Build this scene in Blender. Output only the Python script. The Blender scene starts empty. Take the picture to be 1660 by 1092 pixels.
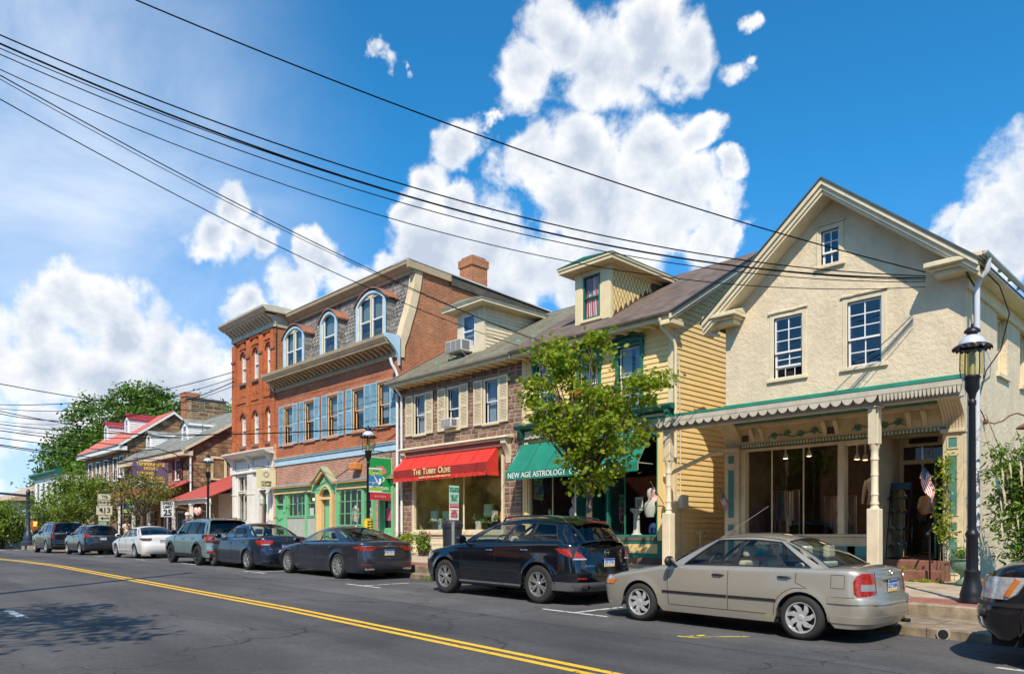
import bpy, bmesh, math, random
from math import sin, cos, hypot, pi as PI
RU = random.uniform; RR = random.random
import numpy as np
from mathutils import Vector, Matrix
random.seed(7); rng = np.random.default_rng(7)
SC = bpy.context.scene
COL = SC.collection
R = math.radians
FPX = 1190.0; YAW = R(46.15)
cam_d = bpy.data.cameras.new('camera'); cam = bpy.data.objects.new('camera', cam_d); COL.objects.link(cam)
cam_d.sensor_fit = 'HORIZONTAL'; cam_d.sensor_width = 36.0
cam_d.lens = 36.0 * FPX / 1660.0
cam_d.shift_y = 315.0 / 1660.0
cam_d.clip_start = 0.05; cam_d.clip_end = 5000
cam.location = (0,0,0); cam.rotation_euler = (R(90),0, YAW)
SC.camera = cam
SUN = Vector((0.43,-0.55,0.75)).normalized()
SUN_EL = math.asin(SUN.z); SUN_AZ = math.atan2(SUN.x, SUN.y)
W = bpy.data.worlds.new('World'); SC.world = W; W.use_nodes = True
wn = W.node_tree.nodes; wl = W.node_tree.links; wn.clear()
def pixdir(u, v):
 a = (u - 830) / FPX; b = (861 - v) / FPX
 S_, C_ = sin(YAW), cos(YAW)
 return Vector((-S_ + a * C_, C_ + a * S_, b)).normalized()
def N(t, **k):
 n = wn.new(t)
 for a, b in k.items(): setattr(n, a, b)
 return n
def M(op, a, b=None, c=None, clamp=False):
 n = wn.new('ShaderNodeMath'); n.operation = op; n.use_clamp = clamp
 for i, x in enumerate((a, b, c)):
  if x is None: continue
  if isinstance(x, (int, float)): n.inputs[i].default_value = x
  else: wl.new(x, n.inputs[i])
 return n.outputs[0]
sky = N('ShaderNodeTexSky', sky_type='NISHITA', sun_disc=False, sun_elevation=SUN_EL, sun_rotation=SUN_AZ,
  altitude=0, air_density=1.0, dust_density=0.35, ozone_density=3.0)
tc = N('ShaderNodeTexCoord')
def wnoise(vec, scale, detail, rough=.5, dist=0.0, dims='3D'):
 n = N('ShaderNodeTexNoise'); n.noise_dimensions = dims
 n.inputs['Scale'].default_value = scale; n.inputs['Detail'].default_value = detail
 n.inputs['Roughness'].default_value = rough; n.inputs['Distortion'].default_value = dist
 wl.new(vec, n.inputs['Vector']); return n
D = tc.outputs['Generated']
wpn = wnoise(D, 8.0,6,.56)
sub = N('ShaderNodeVectorMath', operation='SUBTRACT'); wl.new(wpn.outputs['Color'], sub.inputs[0]); sub.inputs[1].default_value = (.5,.5,.5)
scl = N('ShaderNodeVectorMath', operation='SCALE'); wl.new(sub.outputs[0], scl.inputs[0]); scl.inputs['Scale'].default_value = .125
add = N('ShaderNodeVectorMath', operation='ADD'); wl.new(D, add.inputs[0]); wl.new(scl.outputs[0], add.inputs[1])
WD = add.outputs[0]
blobs = [(850,140,66),(905,70,72),(975,110,100),(1060,55,72),(1125,85,62),(1190,108,38),(960,155,62),(1040,20,60),(1215,95,18),
 (865,275,62),(945,255,75),(1050,250,72),(1125,230,40),(1000,330,112),(1085,345,80),(905,345,62),(1140,400,50),(1190,408,28),(1160,305,30),
 (745,248,42),(705,300,52),(675,330,36),(760,335,36),(630,98,24),(655,100,14),(790,200,18),
 (378,335,42),(345,380,46),(400,385,52),(440,405,36),(540,440,46),(490,475,52),(415,500,36),
 (700,425,88),(790,420,92),(600,470,50),(860,440,90),(640,430,46),(950,450,90),(820,480,90),
 (40,520,60),(110,510,62),(190,535,66),(270,540,62),(340,560,60),(70,590,90),(170,600,100),(280,610,100),(-60,560,120),(350,620,80),(85,700,46),(50,715,30),(110,690,28),
 (1560,365,38),(1600,375,55),(1640,330,66),(1700,300,100),(1660,400,66),(1225,12,24),(1760,380,150),(1800,60,40),(-300,300,110),(-200,640,200)]
acc = None
for (u, v, r) in blobs:
 d = pixdir(u, v); rr = r / FPX / (1 + ((u-830)/FPX)**2 + ((861-v)/FPX)**2) ** .5
 vm = N('ShaderNodeVectorMath', operation='DISTANCE'); wl.new(WD, vm.inputs[0]); vm.inputs[1].default_value = d
 o = M('MULTIPLY_ADD', vm.outputs['Value'], -1.0 / rr, 1.0)
 acc = o if acc is None else M('MAXIMUM', acc, o)
far = wnoise(D, 2.3,3,.5)
generic = M('MULTIPLY_ADD', far.outputs['Fac'], 5.5,-3.25)
dview = N('ShaderNodeVectorMath', operation='DOT_PRODUCT'); wl.new(D, dview.inputs[0]); dview.inputs[1].default_value = pixdir(830,450)
outm = M('MULTIPLY_ADD', dview.outputs['Value'], -4.0,2.6, clamp=True)
generic = M('SUBTRACT', M('MULTIPLY', M('ADD', generic, 1.0), outm),1.0)
field = M('MAXIMUM', acc, generic)
nz = wnoise(D, 13.0,10,.56,.2)
nz2 = wnoise(D, 30.0,6,.62)
dens = M('ADD', M('MULTIPLY', field, 1.35), M('MULTIPLY_ADD', nz.outputs['Fac'], 2.3,-1.1))
dens = M('ADD', dens, M('MULTIPLY_ADD', nz2.outputs['Fac'], .6,-.30))
cover = N('ShaderNodeMapRange', interpolation_type='SMOOTHSTEP'); wl.new(dens, cover.inputs[0]); cover.inputs[1].default_value = -.05; cover.inputs[2].default_value = .62
up = N('ShaderNodeVectorMath', operation='ADD'); wl.new(D, up.inputs[0]); up.inputs[1].default_value = (.006,-.006,.022)
nzu = wnoise(up.outputs[0], 13.0,7,.62,.2)
lit = M('SUBTRACT', nz.outputs['Fac'], nzu.outputs['Fac'])
body = N('ShaderNodeMapRange'); wl.new(dens, body.inputs[0]); body.inputs[1].default_value = .35; body.inputs[2].default_value = 1.5; body.inputs[3].default_value = 1.0; body.inputs[4].default_value = .68
lf = wnoise(D, 6.0,3,.5)
shade = M('MULTIPLY', M('SUBTRACT', 1.0, body.outputs[0]), M('MULTIPLY_ADD', lf.outputs['Fac'], 6.0,-1.9, clamp=True))
bright = M('ADD', M('SUBTRACT', body.outputs[0], M('MULTIPLY', shade, .75)), M('MULTIPLY', lit, 1.15))
bright = M('MINIMUM', M('MAXIMUM', bright, .55),1.1)
ccol = N('ShaderNodeMixRGB'); wl.new(M('MULTIPLY_ADD', bright, 1.8,-.98, clamp=True), ccol.inputs[0])
ccol.inputs[1].default_value = (.50,.57,.68,1); ccol.inputs[2].default_value = (1.0,.99,.97,1)
cstr = N('ShaderNodeVectorMath', operation='SCALE'); wl.new(ccol.outputs[0], cstr.inputs[0]); cstr.inputs['Scale'].default_value = 7.4
sxyz = N('ShaderNodeSeparateXYZ'); wl.new(D, sxyz.inputs[0])
mp = N('ShaderNodeMapping'); wl.new(D, mp.inputs[0]); mp.inputs['Scale'].default_value = (1.0,2.2,3.2); mp.inputs['Rotation'].default_value = (.5,.3,.2)
veil = wnoise(mp.outputs[0], 2.0,7,.6,.4)
west = N('ShaderNodeMapRange', interpolation_type='SMOOTHSTEP'); dv = N('ShaderNodeVectorMath', operation='DISTANCE'); wl.new(D, dv.inputs[0]); dv.inputs[1].default_value = pixdir(-60,330)
wl.new(dv.outputs['Value'], west.inputs[0]); west.inputs[1].default_value = .12; west.inputs[2].default_value = .48; west.inputs[3].default_value = 1; west.inputs[4].default_value = 0
vf = M('MULTIPLY', M('MULTIPLY_ADD', veil.outputs['Fac'], 2.0,-.38, clamp=True), M('MULTIPLY_ADD', west.outputs[0], .8,.0))
tint = N('ShaderNodeMixRGB', blend_type='MULTIPLY'); tint.inputs[0].default_value = 1; wl.new(sky.outputs[0], tint.inputs[1]); tz = N('ShaderNodeSeparateXYZ'); wl.new(D, tz.inputs[0]); tr = N('ShaderNodeMixRGB'); wl.new(M('MULTIPLY_ADD', tz.outputs[2], 2.4,.0, clamp=True), tr.inputs[0]); tr.inputs[1].default_value = (.62,.74,1.0,1); tr.inputs[2].default_value = (.20,.94,1.25,1); wl.new(tr.outputs[0], tint.inputs[2])
mixv = N('ShaderNodeMixRGB'); wl.new(vf, mixv.inputs[0]); wl.new(tint.outputs[0], mixv.inputs[1]); mixv.inputs[2].default_value = (5.4,6.0,6.9,1)
mixc = N('ShaderNodeMixRGB'); wl.new(M('MULTIPLY', cover.outputs[0], .97), mixc.inputs[0]); wl.new(mixv.outputs[0], mixc.inputs[1]); wl.new(cstr.outputs[0], mixc.inputs[2])
bg = N('ShaderNodeBackground'); bg.inputs['Strength'].default_value = 0.125; wl.new(mixc.outputs[0], bg.inputs['Color'])
wo = N('ShaderNodeOutputWorld'); wl.new(bg.outputs[0], wo.inputs[0])
try:
 W.cycles.sampling_method = 'MANUAL'; W.cycles.sample_map_resolution = 256
except Exception: pass
sd = bpy.data.lights.new('sun', 'SUN'); sun = bpy.data.objects.new('sun', sd); COL.objects.link(sun)
sd.energy = 4.5; sd.angle = R(.53); sd.color = (1.0,.885,.73)
sun.rotation_euler = SUN.to_track_quat('Z', 'Y').to_euler()
SC.view_settings.view_transform = 'Standard'; SC.view_settings.look = 'None'
SC.view_settings.exposure = 0.34; SC.view_settings.gamma = 1.0; SC.view_settings.use_curve_mapping = False
try:
 SC.cycles.max_bounces = 6; SC.cycles.transparent_max_bounces = 24; SC.cycles.caustics_reflective = False; SC.cycles.caustics_refractive = False
 SC.cycles.use_denoising = True
except Exception: pass
MC = {}
def mat(name, col=(.5,.5,.5), rough=.7, metal=0.0, var=0.0, vscale=3.0, bump=0.0, bscale=30.0, coat=0.0, spec=.5, dirt=0.0, detail=5, col2=None, emit=None, estr=0, stretch=None, island=0, bdist=.02):
 if name in MC: return MC[name]
 m = bpy.data.materials.new(name); m.use_nodes = True; nt = m.node_tree; n = nt.nodes; l = nt.links
 b = n['Principled BSDF']; b.inputs['Base Color'].default_value = (*col, 1); b.inputs['Roughness'].default_value = rough
 b.inputs['Metallic'].default_value = metal; b.inputs['Specular IOR Level'].default_value = spec
 if coat: b.inputs['Coat Weight'].default_value = coat; b.inputs['Coat Roughness'].default_value = .04
 if emit: b.inputs['Emission Color'].default_value = (*emit, 1); b.inputs['Emission Strength'].default_value = estr
 if var or bump or dirt:
  g = n.new('ShaderNodeNewGeometry'); src = g.outputs['Position']
  if stretch:
   mpg = n.new('ShaderNodeMapping'); l.new(src, mpg.inputs[0]); mpg.inputs['Scale'].default_value = stretch; src = mpg.outputs[0]
 if var or dirt:
  t = n.new('ShaderNodeTexNoise'); t.inputs['Scale'].default_value = vscale; t.inputs['Detail'].default_value = detail; t.inputs['Roughness'].default_value = .62; l.new(src, t.inputs['Vector'])
  mr = n.new('ShaderNodeMapRange'); mr.inputs[1].default_value = .3; mr.inputs[2].default_value = .7; l.new(t.outputs['Fac'], mr.inputs[0])
  mx = n.new('ShaderNodeMixRGB'); l.new(mr.outputs[0], mx.inputs[0])
  c2 = col2 or tuple(min(1, c * (1 + var)) for c in col)
  mx.inputs[1].default_value = (*[c * (1 - var) for c in col], 1); mx.inputs[2].default_value = (*c2,1)
  out = mx.outputs[0]
  oi = n.new('ShaderNodeObjectInfo'); hs = n.new('ShaderNodeMapRange'); l.new(oi.outputs['Random'], hs.inputs[0]); hs.inputs[3].default_value = 1 - var * .5; hs.inputs[4].default_value = 1 + var * .4
  mv = n.new('ShaderNodeMixRGB'); mv.blend_type = 'MULTIPLY'; mv.inputs[0].default_value = 1; l.new(out, mv.inputs[1]); l.new(hs.outputs[0], mv.inputs[2]); out = mv.outputs[0]
  if dirt:
   t2 = n.new('ShaderNodeTexNoise'); t2.inputs['Scale'].default_value = 1.3; t2.inputs['Detail'].default_value = 8; t2.inputs['Roughness'].default_value = .7
   mp2 = n.new('ShaderNodeMapping'); mp2.inputs['Scale'].default_value = (2.6,2.6,.5); l.new(g.outputs['Position'], mp2.inputs[0]); l.new(mp2.outputs[0], t2.inputs['Vector'])
   m2 = n.new('ShaderNodeMapRange'); m2.inputs[1].default_value = .5; m2.inputs[2].default_value = .75; m2.inputs[4].default_value = dirt; l.new(t2.outputs['Fac'], m2.inputs[0])
   mz = n.new('ShaderNodeMixRGB'); l.new(m2.outputs[0], mz.inputs[0]); l.new(out, mz.inputs[1]); mz.inputs[2].default_value = (.10,.075,.05,1); out = mz.outputs[0]
  if island:
   ir = n.new('ShaderNodeMapRange'); ir.inputs[3].default_value = 1 - island; ir.inputs[4].default_value = 1 + island; l.new(g.outputs['Random Per Island'], ir.inputs[0]); iz = n.new('ShaderNodeMixRGB'); iz.blend_type = 'MULTIPLY'; iz.inputs[0].default_value = 1; l.new(out, iz.inputs[1]); l.new(ir.outputs[0], iz.inputs[2]); out = iz.outputs[0]
  l.new(out, b.inputs['Base Color'])
 if bump:
  tb = n.new('ShaderNodeTexNoise'); tb.inputs['Scale'].default_value = bscale; tb.inputs['Detail'].default_value = 6; tb.inputs['Roughness'].default_value = .65; l.new(src, tb.inputs['Vector'])
  bp = n.new('ShaderNodeBump'); bp.inputs['Strength'].default_value = min(1, bump); bp.inputs['Distance'].default_value = bdist; l.new(tb.outputs['Fac'], bp.inputs['Height']); l.new(bp.outputs[0], b.inputs['Normal'])
 MC[name] = m; return m
def brickmat(name, c1, c2, mortar, bw=.2, bh=.075, msize=.009, var=.35, bump=.5):
 if name in MC: return MC[name]
 m = bpy.data.materials.new(name); m.use_nodes = True; nt = m.node_tree; n = nt.nodes; l = nt.links; b = n['Principled BSDF']
 g = n.new('ShaderNodeNewGeometry'); s = n.new('ShaderNodeSeparateXYZ'); l.new(g.outputs['Position'], s.inputs[0])
 a = n.new('ShaderNodeMath'); a.operation = 'ADD'; l.new(s.outputs[0], a.inputs[0]); l.new(s.outputs[1], a.inputs[1])
 c = n.new('ShaderNodeCombineXYZ'); l.new(a.outputs[0], c.inputs[0]); l.new(s.outputs[2], c.inputs[1])
 wv = n.new('ShaderNodeTexNoise'); wv.inputs['Scale'].default_value = 5; wv.inputs['Detail'].default_value = 3; l.new(g.outputs['Position'], wv.inputs['Vector'])
 wm = n.new('ShaderNodeVectorMath'); wm.operation = 'MULTIPLY_ADD'; l.new(wv.outputs['Color'], wm.inputs[0]); wm.inputs[1].default_value = (.012,.012,0); l.new(c.outputs[0], wm.inputs[2])
 bt = n.new('ShaderNodeTexBrick'); l.new(wm.outputs[0], bt.inputs['Vector'])
 bt.inputs['Scale'].default_value = 1; bt.inputs['Brick Width'].default_value = bw; bt.inputs['Row Height'].default_value = bh; bt.inputs['Mortar Size'].default_value = msize; bt.inputs['Mortar Smooth'].default_value = .15
 bt.inputs['Color1'].default_value = (*c1,1); bt.inputs['Color2'].default_value = (*c2,1); bt.inputs['Mortar'].default_value = (*mortar, 1)
 no = n.new('ShaderNodeTexNoise'); no.inputs['Scale'].default_value = 1.1; no.inputs['Detail'].default_value = 12; no.inputs['Roughness'].default_value = .72; l.new(g.outputs['Position'], no.inputs['Vector'])
 mr = n.new('ShaderNodeMapRange'); mr.inputs[1].default_value = .28; mr.inputs[2].default_value = .72; mr.inputs[3].default_value = 1 - var; mr.inputs[4].default_value = 1 + var; l.new(no.outputs['Fac'], mr.inputs[0])
 mx = n.new('ShaderNodeMixRGB'); mx.blend_type = 'MULTIPLY'; mx.inputs[0].default_value = 1; l.new(bt.outputs['Color'], mx.inputs[1]); l.new(mr.outputs[0], mx.inputs[2])
 l.new(mx.outputs[0], b.inputs['Base Color']); b.inputs['Roughness'].default_value = .88
 nb = n.new('ShaderNodeTexNoise'); nb.inputs['Scale'].default_value = 60; l.new(g.outputs['Position'], nb.inputs['Vector'])
 hh = n.new('ShaderNodeMath'); hh.operation = 'MULTIPLY_ADD'; hh.inputs[1].default_value = -1; l.new(bt.outputs['Fac'], hh.inputs[0]); l.new(nb.outputs['Fac'], hh.inputs[2])
 bp = n.new('ShaderNodeBump'); bp.inputs['Strength'].default_value = bump; bp.inputs['Distance'].default_value = .012; l.new(hh.outputs[0], bp.inputs['Height']); l.new(bp.outputs[0], b.inputs['Normal'])
 MC[name] = m; return m
def glassmat(name, tint=(.5,.56,.58), op=.0, rough=.015, refl=1.0):
 if name in MC: return MC[name]
 m = bpy.data.materials.new(name); m.use_nodes = True; nt = m.node_tree; n = nt.nodes; l = nt.links; n.clear()
 o = n.new('ShaderNodeOutputMaterial'); t = n.new('ShaderNodeBsdfTransparent'); t.inputs[0].default_value = (*tint, 1)
 g = n.new('ShaderNodeBsdfGlossy'); g.inputs['Roughness'].default_value = rough; g.inputs['Color'].default_value = (refl, refl, refl, 1)
 geo = n.new('ShaderNodeNewGeometry'); no = n.new('ShaderNodeTexNoise'); no.inputs['Scale'].default_value = 1.2; no.inputs['Detail'].default_value = 1; l.new(geo.outputs['Position'], no.inputs['Vector'])
 bp = n.new('ShaderNodeBump'); bp.inputs['Strength'].default_value = .25; bp.inputs['Distance'].default_value = .015; l.new(no.outputs['Fac'], bp.inputs['Height']); l.new(bp.outputs[0], g.inputs['Normal'])
 f = n.new('ShaderNodeFresnel'); bf = n.new('ShaderNodeMath'); bf.operation = 'MULTIPLY_ADD'; I_ = 1.5 if name[:4] in ('shop', 'clea', 'lamp', 'car_') else 1.95; bf.inputs[1].default_value = 1 / I_ - I_; bf.inputs[2].default_value = I_; l.new(geo.outputs['Backfacing'], bf.inputs[0]); l.new(bf.outputs[0], f.inputs['IOR'])
 mx = n.new('ShaderNodeMixShader'); l.new(f.outputs[0], mx.inputs[0]); l.new(t.outputs[0], mx.inputs[1]); l.new(g.outputs[0], mx.inputs[2])
 last = mx.outputs[0]
 l.new(last, o.inputs[0]); MC[name] = m; return m
def front(Y0): return lambda a, b, c: (a, Y0 - b, c)             # wall facing the street: a = X, b = out of the wall, c = height
def side(X0): return lambda a, b, c: (X0 + b, a, c)              # wall facing +X: a = Y
IDT = lambda a, b, c: (a, b, c)
class MB:
 def __init__(s, xf=IDT): s.v = []; s.f = []; s.xf = xf; s.mi = []; s.pc = []
 def vert(s, a, b, c): s.v.append(s.xf(a, b, c)); return len(s.v) - 1
 def face(s, idx, mi=0): s.f.append(tuple(idx)); s.mi.append(mi)
 def quad(s, p, mi=0): s.face([s.vert(*q) for q in p], mi); return s
 def poly(s, p, mi=0): return s.quad(p, mi)
 def box(s, a0, a1, b0, b1, c0, c1, mi=0):
  i = len(s.v); s.pc.append((i, len(s.f)))
  for c in (c0, c1):
   for a, b in ((a0, b0),(a1, b0),(a1, b1),(a0, b1)): s.vert(a, b, c)
  for q in ((0,3,2,1),(4,5,6,7),(0,1,5,4),(1,2,6,5),(2,3,7,6),(3,0,4,7)): s.face([i + k for k in q], mi)
  return s
 def prism(s, prof, axis, t0, t1, mi=0):
  """prof: 2D closed outline in the two other axes (in order a,b,c), swept along axis"""
  n = len(prof); i = len(s.v); s.pc.append((i, len(s.f)))
  for t in (t0, t1):
   for p in prof:
    q = list(p); q.insert(axis, t); s.vert(*q)
  s.face([i + k for k in range(n)][::-1], mi); s.face([i + n + k for k in range(n)], mi)
  for k in range(n): s.face((i + k, i + (k + 1) % n, i + n + (k + 1) % n, i + n + k), mi)
  return s
 def tube(s, pts, r, n=8, cap=True, mi=0):
  pts = [Vector(p) for p in pts]; rings = []; s.pc.append((len(s.v), len(s.f)))
  rr = r if isinstance(r, (list, tuple)) else [r] * len(pts)
  prev = None
  for k, p in enumerate(pts):
   d = (pts[min(k + 1, len(pts) - 1)] - pts[max(k - 1,0)]).normalized()
   if prev is None: u = d.orthogonal().normalized()
   else: u = (prev - d * prev.dot(d)); u = u.normalized() if u.length > 1e-6 else d.orthogonal().normalized()
   prev = u; w = d.cross(u)
   rings.append([s.vert(*(p + (u * cos(2*PI*j/n) + w * sin(2*PI*j/n)) * rr[k])) for j in range(n)])
  for a, b in zip(rings, rings[1:]):
   for j in range(n): s.face((a[j], a[(j + 1) % n], b[(j + 1) % n], b[j]), mi)
  if cap: s.face(rings[0][::-1], mi); s.face(rings[-1], mi)
  return s
 def lathe(s, prof, cx=0, cy=0, n=16, axis='z', mi=0, cz=0):
  rings = []; s.pc.append((len(s.v), len(s.f)))
  for (r, h) in prof:
   ring = []
   for j in range(n):
    t = 2 * PI * j / n
    if axis == 'z': p = (cx + r * cos(t), cy + r * sin(t), cz + h)
    else: p = (cx + r * cos(t), cy + h, cz + r * sin(t))
    ring.append(s.vert(*p))
   rings.append(ring)
  for a, b in zip(rings, rings[1:]):
   for j in range(n): s.face((a[j], a[(j + 1) % n], b[(j + 1) % n], b[j]), mi)
  s.face(rings[0][::-1], mi); s.face(rings[-1], mi)
  return s
 def grid(s, P, mi=0):
  """P: 2D list of points"""
  ids = [[s.vert(*p) for p in row] for row in P]
  for r0, r1 in zip(ids, ids[1:]):
   for k in range(len(r0) - 1): s.face((r0[k], r0[k + 1], r1[k + 1], r1[k]), mi)
  return s
 def ell(s, c, r, nu=10, nv=7, mi=0):
  P = [[(c[0] + r[0] * sin(PI*j/nv) * cos(2*PI*i/nu), c[1] + r[1] * sin(PI*j/nv) * sin(2*PI*i/nu), c[2] + r[2] * cos(PI*j/nv)) for i in range(nu + 1)] for j in range(nv + 1)]
  return s.grid(P, mi)
WL = {}
SPLIT = {'pilaster', 'bulkhead', 'modillion', 'rafter_block', 'upright', 'stripe', 'snow_guard', 'gutter_hanger', 'door_pilaster', 'shop_cornice', 'brick_pilaster', 'stone_band', 'corbel_arch', 'bottle', 'panel_strip', 'shop_post', 'grey_panel', 'post_block', 'pediment', 'door_post', 'blind', 'drape', 'shop_roof', 'sill', 'cornice_part', 'upstand', 'pumpkin', 'window_head', 'shelf_board', 'end_board_piece', 'coping', 'glazing_bar', 'stand', 'post_block2'}
def obj(name, mb, m, parent=None, smooth=False, bevel=0.0, seg=1, rec=True, sharp=None, label=None):
 if name in SPLIT and len(mb.pc) > 1:
  pc = mb.pc + [(len(mb.v), len(mb.f))]; r = None
  for (v0, f0),(v1, f1) in zip(pc, pc[1:]):
   q = MB(); q.v = mb.v[v0:v1]; q.f = [tuple(k - v0 for k in f) for f in mb.f[f0:f1]]; q.mi = mb.mi[f0:f1]
   r = r or obj(name, q, m, parent, smooth, bevel, seg, rec, sharp, label) if r is None else (obj(name, q, m, parent, smooth, bevel, seg, rec, sharp, label) and r)
  return r
 off = WL.get(parent.name, Vector((0,0,0))) if parent else Vector((0,0,0))
 me = bpy.data.meshes.new(name)
 vs = mb.v if off.length == 0 else [(x - off.x, y - off.y, z - off.z) for x, y, z in mb.v]
 me.from_pydata(vs, [], mb.f)
 ms = m if isinstance(m, (list, tuple)) else [m]
 for q in ms: me.materials.append(q)
 if len(ms) > 1: me.polygons.foreach_set('material_index', mb.mi)
 if rec or smooth == 'w':
  bm = bmesh.new(); bm.from_mesh(me)
  if smooth == 'w': bmesh.ops.remove_doubles(bm, verts=bm.verts, dist=1e-4)
  if rec: bmesh.ops.recalc_face_normals(bm, faces=bm.faces)
  bm.to_mesh(me); bm.free()
 if smooth:
  me.polygons.foreach_set('use_smooth', [True] * len(me.polygons))
  me.set_sharp_from_angle(angle=R(sharp or 40))
 me.update()
 o = bpy.data.objects.new(name, me); COL.objects.link(o)
 if parent: o.parent = parent; WL[o.name] = off
 else: WL[o.name] = Vector((0,0,0))
 if bevel:
  bv = o.modifiers.new('bevel', 'BEVEL'); bv.width = bevel; bv.segments = seg; bv.limit_method = 'ANGLE'; bv.angle_limit = R(40)
 if label: o['label'] = label
 return o
def thing(name, label, cat, loc=(0,0,0), group=None):
 o = bpy.data.objects.new(name, None); COL.objects.link(o); o.location = loc; o.empty_display_size = .3
 WL[o.name] = Vector(loc); o['label'] = label; o['category'] = cat
 if group: o['group'] = group
 return o
def tag(o, label, cat, group=None):
 o['label'] = label; o['category'] = cat
 if group: o['group'] = group
 return o
def struct(name, mb, m, **k):
 o = obj(name, mb, m, **k); o['kind'] = 'structure'; return o
def dup(root, loc, label=None, rotz=None):
 r = root.copy(); COL.objects.link(r); r.location = loc
 if rotz is not None: r.rotation_euler.z = rotz
 if label: r['label'] = label
 for ch in list(root.children):
  c = ch.copy(); COL.objects.link(c); c.parent = r
  for g in list(ch.children):
   d = g.copy(); COL.objects.link(d); d.parent = c
 return r
_tf = {}
def textmesh(body, size, xf, a, b, c, depth=.004, align='CENTER', sx=1.0, bold=0.0):
 """text lying in the wall plane of xf, centred at (a, c), standing b out of it"""
 cu = bpy.data.curves.new('t', 'FONT'); cu.body = body; cu.size = size; cu.align_x = align; cu.align_y = 'CENTER'; cu.extrude = depth; cu.resolution_u = 3; cu.offset = bold; cu.space_line = .95
 o = bpy.data.objects.new('t', cu); COL.objects.link(o)
 dg = bpy.context.evaluated_depsgraph_get(); me = bpy.data.meshes.new_from_object(o.evaluated_get(dg))
 mb = MB(xf)
 for v in me.vertices: mb.vert(a + v.co.x * sx, b + depth + v.co.z, c + v.co.y)
 for p in me.polygons: mb.face(p.vertices)
 bpy.data.objects.remove(o); bpy.data.curves.remove(cu); bpy.data.meshes.remove(me)
 return mb
stuccoM = mat('stucco', (.68,.57,.40),.92, var=.10, vscale=2.2, bump=1.0, bscale=9, bdist=.028, dirt=.16)
creamM = mat('cream_trim', (.68,.58,.40),.6, var=.10, vscale=3, dirt=.22, bump=.1)
greytrimM = mat('weathered_trim', (.52,.47,.37),.65, var=.12, vscale=4, dirt=.25)
whiteM = mat('white_paint', (.78,.77,.74),.5, var=.06, dirt=.08)
vinylM = mat('white_sash', (.80,.80,.79),.35)
greenM = mat('shop_green', (.015,.18,.12),.45, var=.15, dirt=.1)
tealM = mat('teal_panel', (.06,.22,.20),.5, var=.15)
yellowM = mat('yellow_siding', (.76,.56,.24),.6, var=.07, vscale=1.5, dirt=.10)
yellowtrimM = mat('yellow_trim', (.72,.60,.36),.55, var=.08, dirt=.15)
darkM = mat('dark_void', (.012,.012,.014),.9)
blackM = mat('black_iron', (.012,.014,.018),.35, metal=.3, spec=.6)
interM = mat('shop_interior', (.10,.07,.05),.8, var=.4, vscale=1.5)
glassM = glassmat('window_glass', (.50,.55,.56))
shopglassM = glassmat('shop_glass', (.86,.88,.86))
curtM = mat('curtain', (.66,.70,.74),.9, var=.15, vscale=8, stretch=(6,6,.4))
curtwM = mat('white_curtain', (.78,.80,.84),.9, var=.08, vscale=8, stretch=(6,6,.4))
brickfM = brickmat('brick_front', (.44,.115,.045),(.30,.07,.03),(.42,.24,.14), msize=.010)
brickoM = brickmat('brick_orange', (.52,.13,.03),(.40,.08,.02),(.40,.18,.09), msize=.009)
bricksM = brickmat('brick_side', (.42,.13,.045),(.26,.07,.03),(.46,.28,.16), msize=.011)
bricklowM = brickmat('brick_lower', (.50,.17,.10),(.22,.09,.07),(.52,.40,.30), msize=.013)
stoneM = mat('brown_stone', (.17,.085,.062),.9, var=.4, vscale=5, bump=.9, bscale=14, col2=(.34,.20,.14), island=.25)
tanstoneM = mat('tan_stone', (.19,.11,.06),.9, var=.3, vscale=2.2, bump=.9, bscale=10, col2=(.36,.23,.12), island=.55)
mortarM = mat('mortar', (.42,.34,.24),.95, var=.2)
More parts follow.
